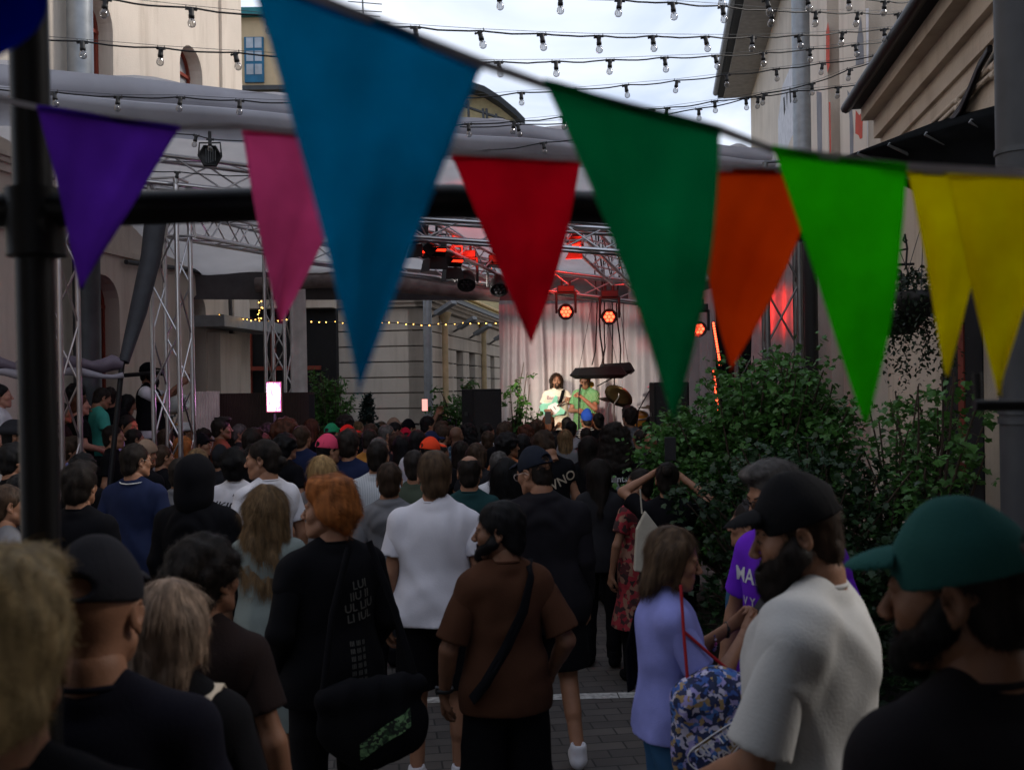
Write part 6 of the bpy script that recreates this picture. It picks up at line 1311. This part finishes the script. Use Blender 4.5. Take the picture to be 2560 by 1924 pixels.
c('person in grey-brown cap turned away right of the navy polo shirt', 372, 1094, 8.8, 'short', 'black', 'black', hat='cap', hatc='tan', hatrot=R(180), b=1.05)
c('person in lilac shirt with brown hair beside the black post', 192, 1088, 9.6, 'fluffy', 'brown', 'lilac', look=-60)
c('person with dark hair low between lilac shirt and navy polo', 225, 1133, 8.2, 'curly', 'black', 'black')
c('person with dark head left of the black post, above a pale collar', 18, 1105, 7.4, 'fluffy', 'black', 'black')
c('person in dark brimmed hat with red-lit collar at the far left edge', 30, 1040, 8.8, 'short', 'black', 'crimson' if False else 'palegrey', hat='bucket', hatc='charcoal', look=-30)
c('person with dark hair and grey shirt low at the left edge', 10, 1205, 5.4, 'short', 'brown', 'grey', look=-60)
c('person in dark jacket with teal print behind the black post', 62, 1175, 6.2, 'short', 'black', 'charcoal')
c('person in grey hooded top with head hidden behind the navy polo shirt', 432, 1140, 7.4, 'short', 'dark', 'grey', top='hoodie')
c('dark-haired person between the black afro white shirt and the profile in white tee', 640, 1108, 9.8, 'fluffy', 'dark', 'black')
c('person with auburn hair between the big dark hair and the wide curls', 668, 1078, 11.8, 'short', 'auburn', 'black')
c('person with grey cap peak behind the black hood', 545, 1112, 10., 'short', 'dark', 'charcoal', hat='beanie', hatc='charcoal')
c('person with brown hair directly right of the grey-brown cap', 408, 1108, 9.4, 'short', 'brown', 'black', look=-30)
c('person with dark curls between bucket hat and bearded rust shirt', 515, 1072, 12.6, 'curly', 'dark', 'black')
c('person with long dark hair left of the brown bob in the middle of the crowd', 1148, 1098, 10.8, 'long', 'dark', 'black')
c('person with short hair right of the backpack wearer, low in the crowd', 1232, 1074, 12, 'short', 'brown', 'black')
c('person with black hair between the neat crop and the striped shirt', 1434, 1050, 13.8, 'short', 'black', 'lgrey')
c('person with dark hair between the amber shirt and the shaved grey head', 934, 1078, 11.2, 'short', 'black', 'black')
c('person with brown hair below the crimson cap', 985, 1078, 11.6, 'fluffy', 'brown', 'charcoal')
c('person with dark hair right of the sunglasses wearer, below the cameraman', 345, 1066, 10.8, 'short', 'dark', 'charcoal', look=-20)
c('person with long brown hair just below the orange-tan cap', 418, 1068, 11.6, 'long', 'brown', 'black')
# seated and standing on the terrace
def seated(label, x, y, D, hair, hc, tc, look=-40, **k):
    p = at(x, y, D); z0 = p.z-1.75+.0; return person(label, x, y, D, group='spectators on the left terrace', hair=hair, hc=hc, tc=tc, rz=R(look), legs='sit', pose='front', z0=z0, **k)
seated('seated person in teal shirt over a white collar on the terrace', 247, 963, 12.2, 'short', 'dark', 'teal', -50, hp=R(-20))
seated('seated person in dark jacket right of the teal shirt', 274, 963, 12.5, 'short', 'dark', 'black', 20)
seated('seated person with long black hair and grey striped top beside the cameraman', 310, 980, 12.7, 'long', 'black', 'grey', -60, fem=True, hp=R(-20))
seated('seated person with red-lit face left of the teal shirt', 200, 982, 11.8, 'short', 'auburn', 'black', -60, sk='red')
seated('seated person with black hair behind the red-lit one', 193, 957, 12.3, 'curly', 'black', 'black', -30)
seated('seated person with dark hair nearest the black post', 155, 1000, 11.3, 'short', 'dark', 'black', -70, sk='tan')
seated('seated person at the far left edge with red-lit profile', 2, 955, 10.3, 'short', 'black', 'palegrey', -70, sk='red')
pc = [(V3(-.2, .2, 1.3), V3(-.12, .42, 1.52)), (V3(.2, .2, 1.27), V3(.1, .4, 1.48))]
P = person('cameraman in black cap, dark vest and white tee standing on the terrace', 372, 903, 13, group='spectators on the left terrace', hair='short', hc='black', tc='white', hat='cap', hatc='black', rz=R(-82), pose=pc, z0=.67, ht=at(372, 903, 13).z-.67, sk='tan', b=1.18, curl=(1.1, 1.1), hi=True, wa=.8)
face(P); beard(P, 'black', .9); vst = link('vest', top_mesh('vest', 'tank', POSE['down'], False, 1.27, True, .9, 4), cm('black'), P['root'])
p0_, p1_ = at(312, 938, 12.9), at(413, 930, 12.75); t = thing('camera_pole', 'black camera monopod held level at the cameraman\'s face', 'camera pole', p0_); g = MB(); g.tube([(0, 0, 0), p1_-p0_], .028, 10); g.build('pole', M_bplast, t); g = MB(); g.obox((p1_-p0_)*.93, (p1_-p0_)*1.04, .1, .09); g.build('camera_body', M_bplast, t, .006)
def phone(label, x, y, D, rz=0, lit=True, s=1.):
    p = at(x, y, D); t = thing('phone', label, 'phone', p, rz, 'phones held up'); g = MB(); g.box((0, .004, 0), (.075*s, .008, .155*s)); g.build('body', M_bplast, t, .003); g = MB(); g.box((0, -.0012, 0), (.068*s, .001, .142*s)); g.build('display', mat('phone_screen', (.3, .1, .1), emit=(.8, .35, .3), es=.9) if lit else mat('phone_dark', (.012, .012, .014), rough=.2), t); return t
phone('phone with bright pinkish screen raised beside the flue pole', 1062, 1012, 13.2, 0, True, 1.1); phone('dark phone held upright in front of the guitarist', 1370, 1044, 14.6, 0, False, 1.2)
# ------------------------------------------------------------------ the band
gz = [(V3(-.27, .08, 1.17), V3(-.2, .3, 1.27)), (V3(.25, .0, 1.15), V3(.17, .2, 1.12))]
P = person('guitarist with long brown hair and cream tee playing a mint green guitar', 1391, 934, 16.5, 'the band', 'long', 'brown', 'tee', 'cream', 'jeans', 'navy', 'light', rz=R(180), pose=gz, z0=ZS, ht=1.77, hi=True, b=1.12, curl=(.9, 1.), fem=False)
face(P, 'brown'); beard(P, 'brown', .2); Gp = P
text_on(P, P['top'], 'Basement', .085, .0, 1.33, mat('faded_purple_print', (.25, .12, .16)), back=False)
g = MB(); b_ = mat('print_red', (.5, .04, .03)); 
text_on(P, P['top'], '***', .16, .0, 1.17, b_, back=False, spacing=.7); text_on(P, P['top'], '***', .14, .0, 1.21, mat('print_yellow', (.75, .5, .02)), back=False, spacing=.6)
gt = thing('electric_guitar', 'mint green electric guitar with orange headstock held by the guitarist', 'guitar', P['root'].location+Vector((0, 0, 0)), R(180)); sc = P['sc']; gt.scale = (sc,)*3
# guitar in the guitarist's own frame: body at his right hip, neck up to his left
def gp2(a, b_): c0 = Vector((.08, .185, 1.15)); ax = Vector((-.66, .28, .4)).normalized(); ay = Vector((.4, 0, .66)).normalized(); return c0+ax*a+ay*b_
out = [(-.17, -.02), (-.2, .07), (-.17, .15), (-.09, .17), (-.02, .12), (.05, .1), (.11, .14), (.17, .17), (.19, .13), (.14, .06), (.12, 0), (.14, -.06), (.17, -.13), (.12, -.17), (.04, -.14), (-.03, -.12), (-.1, -.17), (-.18, -.15), (-.2, -.09)]
g = MB(); ol = [gp2(a, b_) for a, b_ in out]; g.prism(ol, (0, -.02, 0), (0, .022, 0)); bd_ = g.build('body', mat('mint_paint', (.25, .62, .45), rough=.25, spec=.6), gt, .008)
g = MB(); g.prism([gp2(a, b_) for a, b_ in ((-.1, .02), (-.03, .08), (.1, .07), (.13, .0), (.1, -.07), (-.02, -.1), (-.1, -.06))], (0, .023, 0), (0, .026, 0)); g.build('pickguard', M_white, bd_)
g = MB(); [g.obox(gp2(a, -.03)+Vector((0, .03, 0)), gp2(a, .03)+Vector((0, .03, 0)), .022, .008) for a in (-.03, .04)]; g.build('pickup', M_bplast, bd_)
g = MB(); g.obox(gp2(.1, 0)+Vector((0, .026, 0)), gp2(.62, 0)+Vector((0, .026, 0)), .05, .02); nk = g.build('neck', mat('fretboard', (.06, .03, .018), rough=.4), gt); g = MB(); [g.obox(gp2(.14+k*.04, -.024)+Vector((0, .037, 0)), gp2(.14+k*.04, .024)+Vector((0, .037, 0)), .004, .002) for k in range(12)]; g.build('frets', M_alu, nk)
g = MB(); g.prism([gp2(a, b_) for a, b_ in ((.62, -.025), (.62, .025), (.68, .05), (.8, .055), (.82, .02), (.8, -.03), (.7, -.03))], (0, .015, 0), (0, .032, 0)); hd_ = g.build('headstock', mat('maple', (.7, .35, .05), rough=.3), gt); g = MB(); [g.tube([gp2(.66+k*.025, .05)+Vector((0, .02, 0)), gp2(.66+k*.025, .08)+Vector((0, .02, 0))], .007, 6) for k in range(6)]; g.build('tuner', M_alu, hd_)
strap(P, [(.0, .2, 1.16), (-.03, .175, 1.2), (-.07, .15, 1.33), (-.1, .09, 1.43), (-.11, .0, 1.46), (-.08, -.09, 1.42), (.05, -.14, 1.2), (.2, -.02, 1.03)], .055, cm('black'), 'guitar_strap')
sz = [(V3(-.22, .12, 1.15), V3(-.02, .2, 1.34)), (V3(.25, .02, 1.12), V3(.04, .2, 1.12))]
P = person('singer with short fair hair in a green striped shirt bending to a microphone', 1463, 942, 16., 'the band', 'quiff', 'dblond', 'polo', cloth('cloth_green_stripe', (.06, .22, .07), stripes=.62, scol=(.25, .4, .22), axis=0, freq=55), 'jeans', 'black', 'light', rz=R(150), hy=R(15), hp=R(-20), pose=sz, z0=ZS, ht=1.78, hi=True, b=1.1, curl=(1.5, 1.5)); face(P, 'dblond')
t = thing('microphone', 'black vocal microphone on a straight stand in the singer\'s hands', 'microphone', P['root'].location, R(150)); t.scale = (P['sc'],)*3; g = MB(); g.tube([(-.0, .235, 1.36), (-.01, .2, 1.49)], [.013, .017], 10); g.lathe([(.0, .0), (.02, .005), (.026, .025), (.02, .045), (.0, .05)], 12, Matrix.Translation((-.012, .19, 1.49)) @ Matrix.Rotation(R(12), 4, 'X')); g.build('capsule', M_bplast, t); g = MB(); g.tube([(0, .24, 1.36), (.02, .24, .02)], .011, 8); g.lathe([(.0, .03), (.12, .02), (.13, 0), (.0, 0)], 16, Matrix.Translation((.02, .24, 0))); g.build('stand', M_bplast, t)
dz = [(V3(-.24, .1, 1.14), V3(-.2, .36, 1.1)), (V3(.24, .1, 1.14), V3(.14, .38, 1.08))]
P = person('drummer in pale lavender shirt seated mostly behind the right loudspeaker', 1652, 975, 17.1, 'the band', 'short', 'dark', 'long', 'lavender2' if False else cloth('cloth_pale_lavender', (.5, .5, .75)), 'jeans', 'navy', 'light', rz=R(165), legs='sit', pose=dz, z0=ZS-.4, ht=1.75, curl=(1.3, 1.3)); 
t = thing('drum_stool', 'round black drum stool under the drummer', 'stool', (P['root'].location.x, P['root'].location.y, ZS)); g = MB(); g.lathe([(.0, .42), (.17, .42), (.17, .36), (.0, .36)], 18); g.build('seat', M_bplast, t); g = MB(); g.tube([(0, 0, .36), (0, 0, .02)], .02, 8); g.lathe([(.0, .02), (.18, .01), (.18, 0), (0, 0)], 12); g.build('leg', M_alu, t)
# ------------------------------------------------------------------ nearer people, each built on its own
N_ = 'people standing in the foreground'
def near(label, x, y, D, **k): k.setdefault('hi', True); return person(label, x, y, D, k.pop('group', N_), **k)
HANG = lambda s=0: [(V3(-.235, -.04+s, 1.11), V3(-.255, .03, .86)), (V3(.235, -.04-s, 1.11), V3(.25, .05, .86))]
# tall figure with bushy curls, black shirt with print and chain
P = near('person with huge curly dark hair and black shirt printed with a chain', 1536, 1058, 9.6, hair='curlylong', hc='dark', fem=True, tc='black', rz=R(-4), b=1.08, seed=4, hscale=1.05)
text_on(P, P['top'], 'saints', .085, .02, 1.22, M_mw); text_on(P, P['top'], '^ r', .07, .05, 1.30, M_mw); text_on(P, P['top'], 'V', .34, .06, 1.12, mat('print_grey', (.18, .18, .18))); text_on(P, P['top'], 'o', .09, .06, .98, mat('print_grey', (.18, .18, .18)))
near('person with long straight red-brown hair and black shirt, centre right', 1471, 1085, 9.8, hair='long', hc='dark', fem=True, tc='black', rz=R(-8), seed=5)
P = near('bending person with short brown hair and bare nape in a black lettered shirt', 1372, 1064, 8.9, hair='fluffy', hc='brown', tc='black', top='low', rz=R(12), hp=R(-38), hy=R(20), b=1.12, seed=6)
text_on(P, P['top'], 'WNO', .12, .07, 1.26, mat('print_tan', (.4, .33, .25)), rot=R(25))
near('person with greying short hair and white shirt left of the black wavy hair', 1247, 1122, 8., hair='short', hc='grey', tc='palegrey', rz=R(5), hy=R(-20), b=1.02)
near('person with long tangled black hair left of the black-capped man', 1268, 1142, 6.9, hair='wavy', hc='black', fem=True, tc='charcoal', rz=R(-10), seed=7, hscale=1.05)
near('balding person with a bare crown and dark green shirt right of the white tee', 1173, 1130, 6.7, hair='bald', hc='dark', tc=cloth('cloth_dark_teal', (.012, .04, .042)), rz=R(0), b=1.05)
near('person with long straight dark hair and charcoal tee before the curly-haired one', 1497, 1141, 7.5, hair='long', hc='dark', fem=True, tc='charcoal', rz=R(-12), hy=R(-35), b=.98, seed=8)
# raised arms
pz = [(V3(-.33, .12, 1.5), V3(-.12, .22, 1.62)), (V3(.3, .1, 1.45), V3(.1, .24, 1.6))]
P = near('person in black shirt lifting both bare arms to take a picture beside the shrub', 1668, 1148, 6.6, hair='bun', hc='dark', fem=True, tc='black', rz=R(-10), pose=pz, b=1.1, curl=(1., 1.))
phone('phone raised by the person lifting both arms at the shrub', 1676, 1122, 6.5, 0, False, 1.0)
near('person in a dark red floral dress seen between the raised arms and the charcoal tee', 1600, 1165, 7.1, hair='short', hc='dark', fem=True, top='dress', tc=pattern('red_floral', [(.25, .01, .02), (.07, .01, .012), (.3, .02, .03), (.25, .12, .08), (.03, .01, .01)], 26), rz=R(20), hy=R(60))
t = thing('tote_bag', 'cream canvas tote bag hanging between red floral dress and shrub', 'bag', at(1606, 1360, 6.5)); g = MB(); g.prism([(-.06, 0, -.17), (.1, 0, -.2), (.11, 0, .1), (.02, 0, .22), (-.04, 0, .1)], (0, -.03, 0), (0, .03, 0)); g.build('bag_body', cloth('canvas', (.42, .38, .31)), t, .01); g = MB(); g.tube([(.0, 0, .2), (-.01, 0, .36)], .006, 6); g.build('handle', cloth('canvas', (.42, .38, .31)), t)
# navy polo, hood, white curls, profile, etc. on the left
P = near('person in navy polo shirt with white collar line and thin glasses', 337, 1101, 7.1, hair='short', hc='dark', top='polo', tc='navy', rz=R(-8), hy=R(-30), b=1.15, sk='light'); glasses(P); face(P)
strap(P, [(-.085, -.06, 1.462), (-.05, -.1, 1.456), (0, -.114, 1.453), (.05, -.1, 1.456), (.085, -.06, 1.462)], .006, M_white, 'collar_line')
near('person with thick dark hair and black top just left of the navy polo shirt', 200, 1150, 5.6, hair='fluffy', hc='dark', top='long', tc='black', rz=R(-10), hy=R(4), b=1.08)
P = near('person with black hood up and wide black hooded jacket, left of centre', 492, 1140, 5.9, hair=None, hat='hood', hatc='black', top='hoodie', tc='black', rz=R(-6), b=1.3)
P = near('person with black afro in white shirt lettered across the back', 587, 1122, 7.9, hair='curly', hc='black', tc='white', rz=R(8), hscale=1.12, seed=9); text_on(P, P['top'], 'IKIFIJIK', .1, -.02, 1.27, mat('ink', (.01, .01, .015)), shear=.3, rot=R(-8)); text_on(P, P['top'], 'A', .03, 0, 1.37, mat('ink', (.01, .01, .015)))
P = near('person with dark tied-back hair and white tee smiling to the left', 664, 1090, 6.5, hair='tied', hc='dark', tc='white', rz=R(42), hy=R(44), b=1.02, hp=R(-6)); face(P, 'dark')
P = near('person with grey hoodie, its hood down, and short brown hair', 974, 1147, 6.3, hair='short', hc='brown', top='hoodie', tc='grey', rz=R(-4), hy=R(10), b=.98)
# long wavy blond hair, grey-green dress
P = near('person with long wavy dark blond hair and grey-green dress seen from behind', 668, 1206, 5.1, hair='wavy', hc='dblond', fem=True, top='dress', tc='sage', rz=R(-6), b=1.06, seed=12, bottom='skirt', bc='sage', hscale=1.06)
# ginger
gh = [(V3(-.25, -.05, 1.12), V3(-.2, .12, .9)), (V3(.24, -.02, 1.12), V3(.2, .14, .9))]
P = near('ginger-haired bearded person in long-sleeved black shirt printed on the back, looking left', 826, 1190, 4.25, hair='ginger', hc='ginger', top='long', tc='black', rz=R(32), hy=R(52), b=1.14, pose=gh, seed=13, hscale=1.04, sk='light'); face(P, 'ginger'); 0
mp_ = mat('faded_print', (.1, .095, .085), rough=.95)
for k, s_ in enumerate(('LUI', 'IIU II', 'UL LIU', 'LI IUL')): text_on(P, P['top'], s_, .05, .07, 1.3-k*.045, mp_, rot=R(6))
for k in range(8): text_on(P, P['top'], 'III III II', .028, .05, 1.06-k*.03, mp_)
t = thing('shoulder_bag', 'black shoulder bag with a green patterned band behind the ginger-haired man', 'bag', at(930, 1790, 3.95), R(10)); g = MB(); f = Field((-.27, -.12, -.24), (.27, .12, .22), .011); f.el((0, 0, -.03), (.22, .06, .17), .02); f.rc((-.18, 0, .08), (.18, 0, .12), .05, .04, .05); f.disp(wr(.009, 5, 1.3)); V, Q = f.mesh(); bg_ = link('bag_body', npmesh('bag_body', V, Q), cm('black'), t)
g = MB(); vs = []; bvh = BVHTree.FromPolygons([v.co for v in bg_.data.vertices], [tuple(p.vertices) for p in bg_.data.polygons])
for i in range(25):
    for j in range(5): x, z = -.05+i*.2/24, -.09+j*.018+(i-12)*.005; h_ = bvh.ray_cast(Vector((x, -.5, z)), Vector((0, 1, 0))); vs.append(Vector((x, (h_[0].y if h_[0] else -.05)-.004, z)))
g.add(vs, [(i*5+j, (i+1)*5+j, (i+1)*5+j+1, i*5+j+1) for i in range(24) for j in range(4)], True); g.build('green_band', pattern('green_zigzag', [(.02, .05, .02), (.16, .3, .13), (.01, .015, .01), (.1, .2, .09)], 60), bg_)
g = MB(); g.tube([(-.19, 0, .1), (-.15, .05, .4), (-.08, .1, .66)], .014, 8); g.tube([(.18, 0, .12), (.1, .05, .4), (-.0, .1, .68)], .014, 8); g.build('handle', cm('black'), t)
# white tee
P = near('tall person with fair brown hair in plain white tee and black shorts seen from behind', 1086, 1118, 5.25, hair='short', hc='lbrown', top='tee', tc=cloth('cloth_white_tee', (.6, .59, .64), var=.04), bottom='shorts', bc='black', rz=R(2), hy=R(6), b=1.17, pose=HANG(.02), seed=15, hem=.86, wa=2., shoes='white', hscale=1.05)
g = MB(); g.tube([(-.262+.034*math.cos(a), .028+.034*math.sin(a), .9) for a in np.linspace(0, 6.283, 13)], .009, 6, cap=False); g.build('wristband', mat('teal_band', (.01, .07, .09), rough=.6), P['root'])
# brown tee man
bh = [(V3(-.255, -.02, 1.1), V3(-.26, .1, .87)), (V3(.26, -.07, 1.12), V3(.23, .1, .93))]
P = near('dark-haired bearded person in boxy brown tee with a crossbody strap, looking left', 1258, 1243, 4.15, hair='short', hc='black', top='box', tc='brown', bottom='wide', bc='black', rz=R(12), hy=R(72), hp=R(-4), b=1.0, pose=bh, seed=16, hem=.82, sk='tan', wa=1.5, hscale=1.06); face(P, 'black'); beard(P, 'black', .35)
strap(P, [(.11, .08, 1.43), (.105, -.01, 1.475), (.1, -.1, 1.42), (.05, -.155, 1.28), (-.03, -.165, 1.13), (-.12, -.15, .98), (-.17, -.1, .9)], .045, cm('black'), 'crossbody_strap')
g = MB(); g.tube([(-.259+.033*math.cos(a), .09+.033*math.sin(a), .895) for a in np.linspace(0, 6.283, 13)], .011, 6, cap=False); g.box((-.295, .09, .895), (.012, .034, .03)); g.build('wristwatch', M_bplast, P['root'])
# black hooded jacket, cap, glasses, shorts, walking
P = near('person in black cap, clear glasses and black hooded jacket with bare calves', 1352, 1106, 5.6, hair='short', hc='dark', top='jacket', tc=cloth('cloth_black_nylon', (.012, .011, .014)), bottom='shorts', bc='black', hat='cap', hatc=cloth('cloth_navy_black', (.014, .017, .026)), rz=R(0), hy=R(48), hp=R(-14), b=1.32, legs='walk', seed=18, sk='light', shoes='white', hem=.74, hscale=.97); glasses(P, clear=True); face(P)
# ------------------------------------------------------------------ the nearest row
# girl in lilac tee with the phone
lh = [(V3(-.19, .1, 1.12), V3(-.05, .3, 1.31)), (V3(.2, .12, 1.1), V3(.05, .32, 1.31))]
P = near('young person with brown hair and lilac blue tee looking down at a phone', 1668, 1306, 3.75, hair='bob', hc='lbrown', fem=True, top='tee', tc=cloth('cloth_periwinkle', (.24, .26, .6)), bottom='jeans', bc='denim', rz=R(-84), hy=R(-14), hp=R(-12), b=1.06, pose=lh, seed=20, curl=(1.1, 1.1), hem=.89, wa=1.4, hscale=1.03); face(P, 'lbrown', True)
Gr = P['root']; 
def inroot(P, v): return P['root'].matrix_basis @ Vector(v)
bpy.context.view_layer.update()
pp_ = inroot(P, (-.0, .4, 1.4)); t = thing('phone', 'dark phone in the hands of the person in lilac tee', 'phone', pp_, R(-84), 'phones held up'); t.rotation_euler = (R(-35), 0, R(-84)); g = MB(); g.box((0, 0, 0), (.075, .009, .155)); g.build('body', M_bplast, t, .003); g = MB(); g.box((0, -.0055, 0), (.068, .001, .143)); g.build('display', mat('phone_dark', (.012, .012, .014), rough=.2), t)
strap(P, [(-.1, .1, 1.3), (-.105, .07, 1.4), (-.11, -.01, 1.445), (-.12, -.1, 1.36), (-.13, -.14, 1.2), (-.14, -.13, 1.02)], .05, cm('black'), 'bag_strap')
g = MB(); g.tube([(-.07+.03*math.cos(a), .27, 1.28+.03*math.sin(a)) for a in np.linspace(0, 6.283, 13)], .007, 6, cap=False); g.build('hair_tie', M_bplast, P['root'])
g = MB(); [g.lathe([(.0001, .008), (.007, 0), (.0001, -.008)], 6, Matrix.Translation((-.1+.036*math.cos(a), .22, 1.225+.036*math.sin(a)))) for a in np.linspace(0, 6.0, 14)]; g.build('bead_bracelet', pattern('beads', [(.4, .05, .2), (.3, .25, .5), (.6, .5, .55), (.05, .05, .2)], 70), P['root'])
# floral bag
fb = thing('tote_bag', 'large blue and lilac floral bag with an oval logo beside the lilac tee', 'bag', at(1790, 1800, 3.5), R(8)); f = Field((-.3, -.16, -.36), (.3, .16, .3), .011); f.el((0, 0, -.08), (.165, .08, .25), .03).rc((-.1, 0, .09), (.1, 0, .09), .06, .06, .08); f.disp(wr(.012, 8, 1.2)); V, Q = f.mesh()
bb = link('bag_body', npmesh('bag_body', V, Q), pattern('blue_floral', [(.01, .015, .07), (.05, .14, .4), (.01, .02, .06), (.3, .27, .55), (.32, .22, .1), (.03, .08, .3), (.5, .48, .62), (.02, .03, .09)], 52), fb); PB = {'root': fb}
text_on(PB, bb, 'OFF THE\nWALL', .042, -.02, -.06, M_mw, rot=R(35)); g = MB(); bvh = BVHTree.FromPolygons([v.co for v in bb.data.vertices], [tuple(p.vertices) for p in bb.data.polygons]); pts = []
for a in np.linspace(0, 6.283, 29):
    x, z = .1*math.cos(a)*1.15, .052*math.sin(a)*(1.1+.2*math.cos(2*a)); x, z = x*math.cos(.62)-z*math.sin(.62)-.02, x*math.sin(.62)+z*math.cos(.62)-.06; h_ = bvh.ray_cast(Vector((x, -.5, z)), Vector((0, 1, 0))); pts.append((x, (h_[0].y if h_[0] else -.08)-.003, z))
g.tube(pts, .0028, 5, cap=False); g.build('logo_outline', M_mw, bb); g = MB(); g.tube([(-.1, 0, .13), (-.1, .04, .3), (-.09, .1, .46)], .006, 8); g.tube([(.1, 0, .13), (.02, .04, .2), (-.09, .06, .3)], .006, 8); g.build('handle', mat('red_strap', (.3, .01, .015)), fb)
# purple tee with lettering and quiff, behind the black cap
ph_ = [(V3(-.24, .02, 1.12), V3(-.17, .18, .93)), (V3(.24, .02, 1.12), V3(.18, .18, .93))]
P = near('person with greying quiff, dark glasses and purple lettered tee behind the bearded man', 1962, 1131, 3.9, hair='quiff', hc='grey', top='tee', tc='violet', bottom='wide', bc='black', rz=R(138), hy=R(-30), hp=R(-18), b=.98, pose=HANG(), seed=21, hem=.72, sk='light'); glasses(P); face(P, 'dark')
text_on(P, P['top'], 'MAINS', .078, .07, 1.29, M_mw, back=False); text_on(P, P['top'], 'V Y R', .045, .08, 1.2, M_mw, back=False)
near('person with pale scarf and blue shirt hidden between the quiff man and the shrub', 1874, 1240, 4.6, hair='short', hc='dark', tc='denim', rz=R(60), b=.95)
# bearded man in black cap, pale grey tee
mh = [(V3(-.25, .06, 1.1), V3(-.16, .26, .98)), (V3(.27, .02, 1.1), V3(.2, .22, .93))]
P = near('bearded person in black baseball cap and oversized pale grey tee facing left', 2020, 1160, 2.62, hair='short', hc='brown', top='box', tc=cloth('cloth_offwhite_tee', (.5, .5, .49), var=.04), bottom='jeans', bc='black', hat='cap', hatc=cloth('cloth_black_cap', (.008, .008, .009)), rz=R(58), hy=R(22), hp=R(-14), b=1.26, pose=mh, seed=22, hem=.78, wa=2., sk='light'); face(P, 'dark'); beard(P, 'dark', .95)
# green cap, black tee, far right
P = near('person in faded green baseball cap and black tee cut by the right edge', 2420, 1222, 1.72, hair='short', hc='dark', top='tee', tc=cloth('cloth_black_soft', (.013, .012, .015)), hat='cap', hatc=cloth('cloth_green_cap', (.02, .09, .082)), rz=R(28), hy=R(30), hp=R(-8), b=1.2, seed=23, sk='tan'); beard(P, 'black', .4); 
o = P['hat']
# mesh top, curly; blonde; cap; fair-haired giant at the left
P = near('person with short dark curls and sheer black top below the green-grey dress', 512, 1330, 3.0, hair='curly', hc='dark', fem=True, top='tee', tc=cloth('cloth_sheer_black', (.022, .014, .013)), rz=R(-10), hy=R(-18), b=1.05, seed=24, hscale=.97)
P = near('person with straight ash blond hair and a cream strap on a black top', 425, 1425, 2.45, hair='bob', hc='ashblond', fem=True, top='long', tc='black', rz=R(-4), hy=R(-16), b=1.04, seed=25, hscale=.95)
strap(P, [(.125, .09, 1.4), (.125, -.01, 1.462), (.115, -.1, 1.42), (.08, -.155, 1.3), (.0, -.17, 1.1)], .036, cloth('cream_strap', (.5, .44, .36)), 'bag_strap')
P = near('person in black cap with an oval rear opening, shaved nape and dark shirt, lower left', 236, 1324, 2.02, hair=None, hc='dark', top='tee', tc=cloth('cloth_ink', (.007, .007, .013)), hat='cap', hatc=cloth('cloth_charcoal_cap', (.016, .016, .02)), rz=R(2), hy=R(-2), hp=R(-4), b=1.16, seed=26, sk='light')
P = near('person with short fair blond hair and large ear, nearest the viewer at the left edge', -5, 1356, 1.4, hair='fluffy', hc='fair', top='tee', tc=cloth('cloth_ink2', (.006, .006, .008)), rz=R(8), hy=R(6), b=1.1, seed=27, sk='light')
bpy.context.view_layer.update()
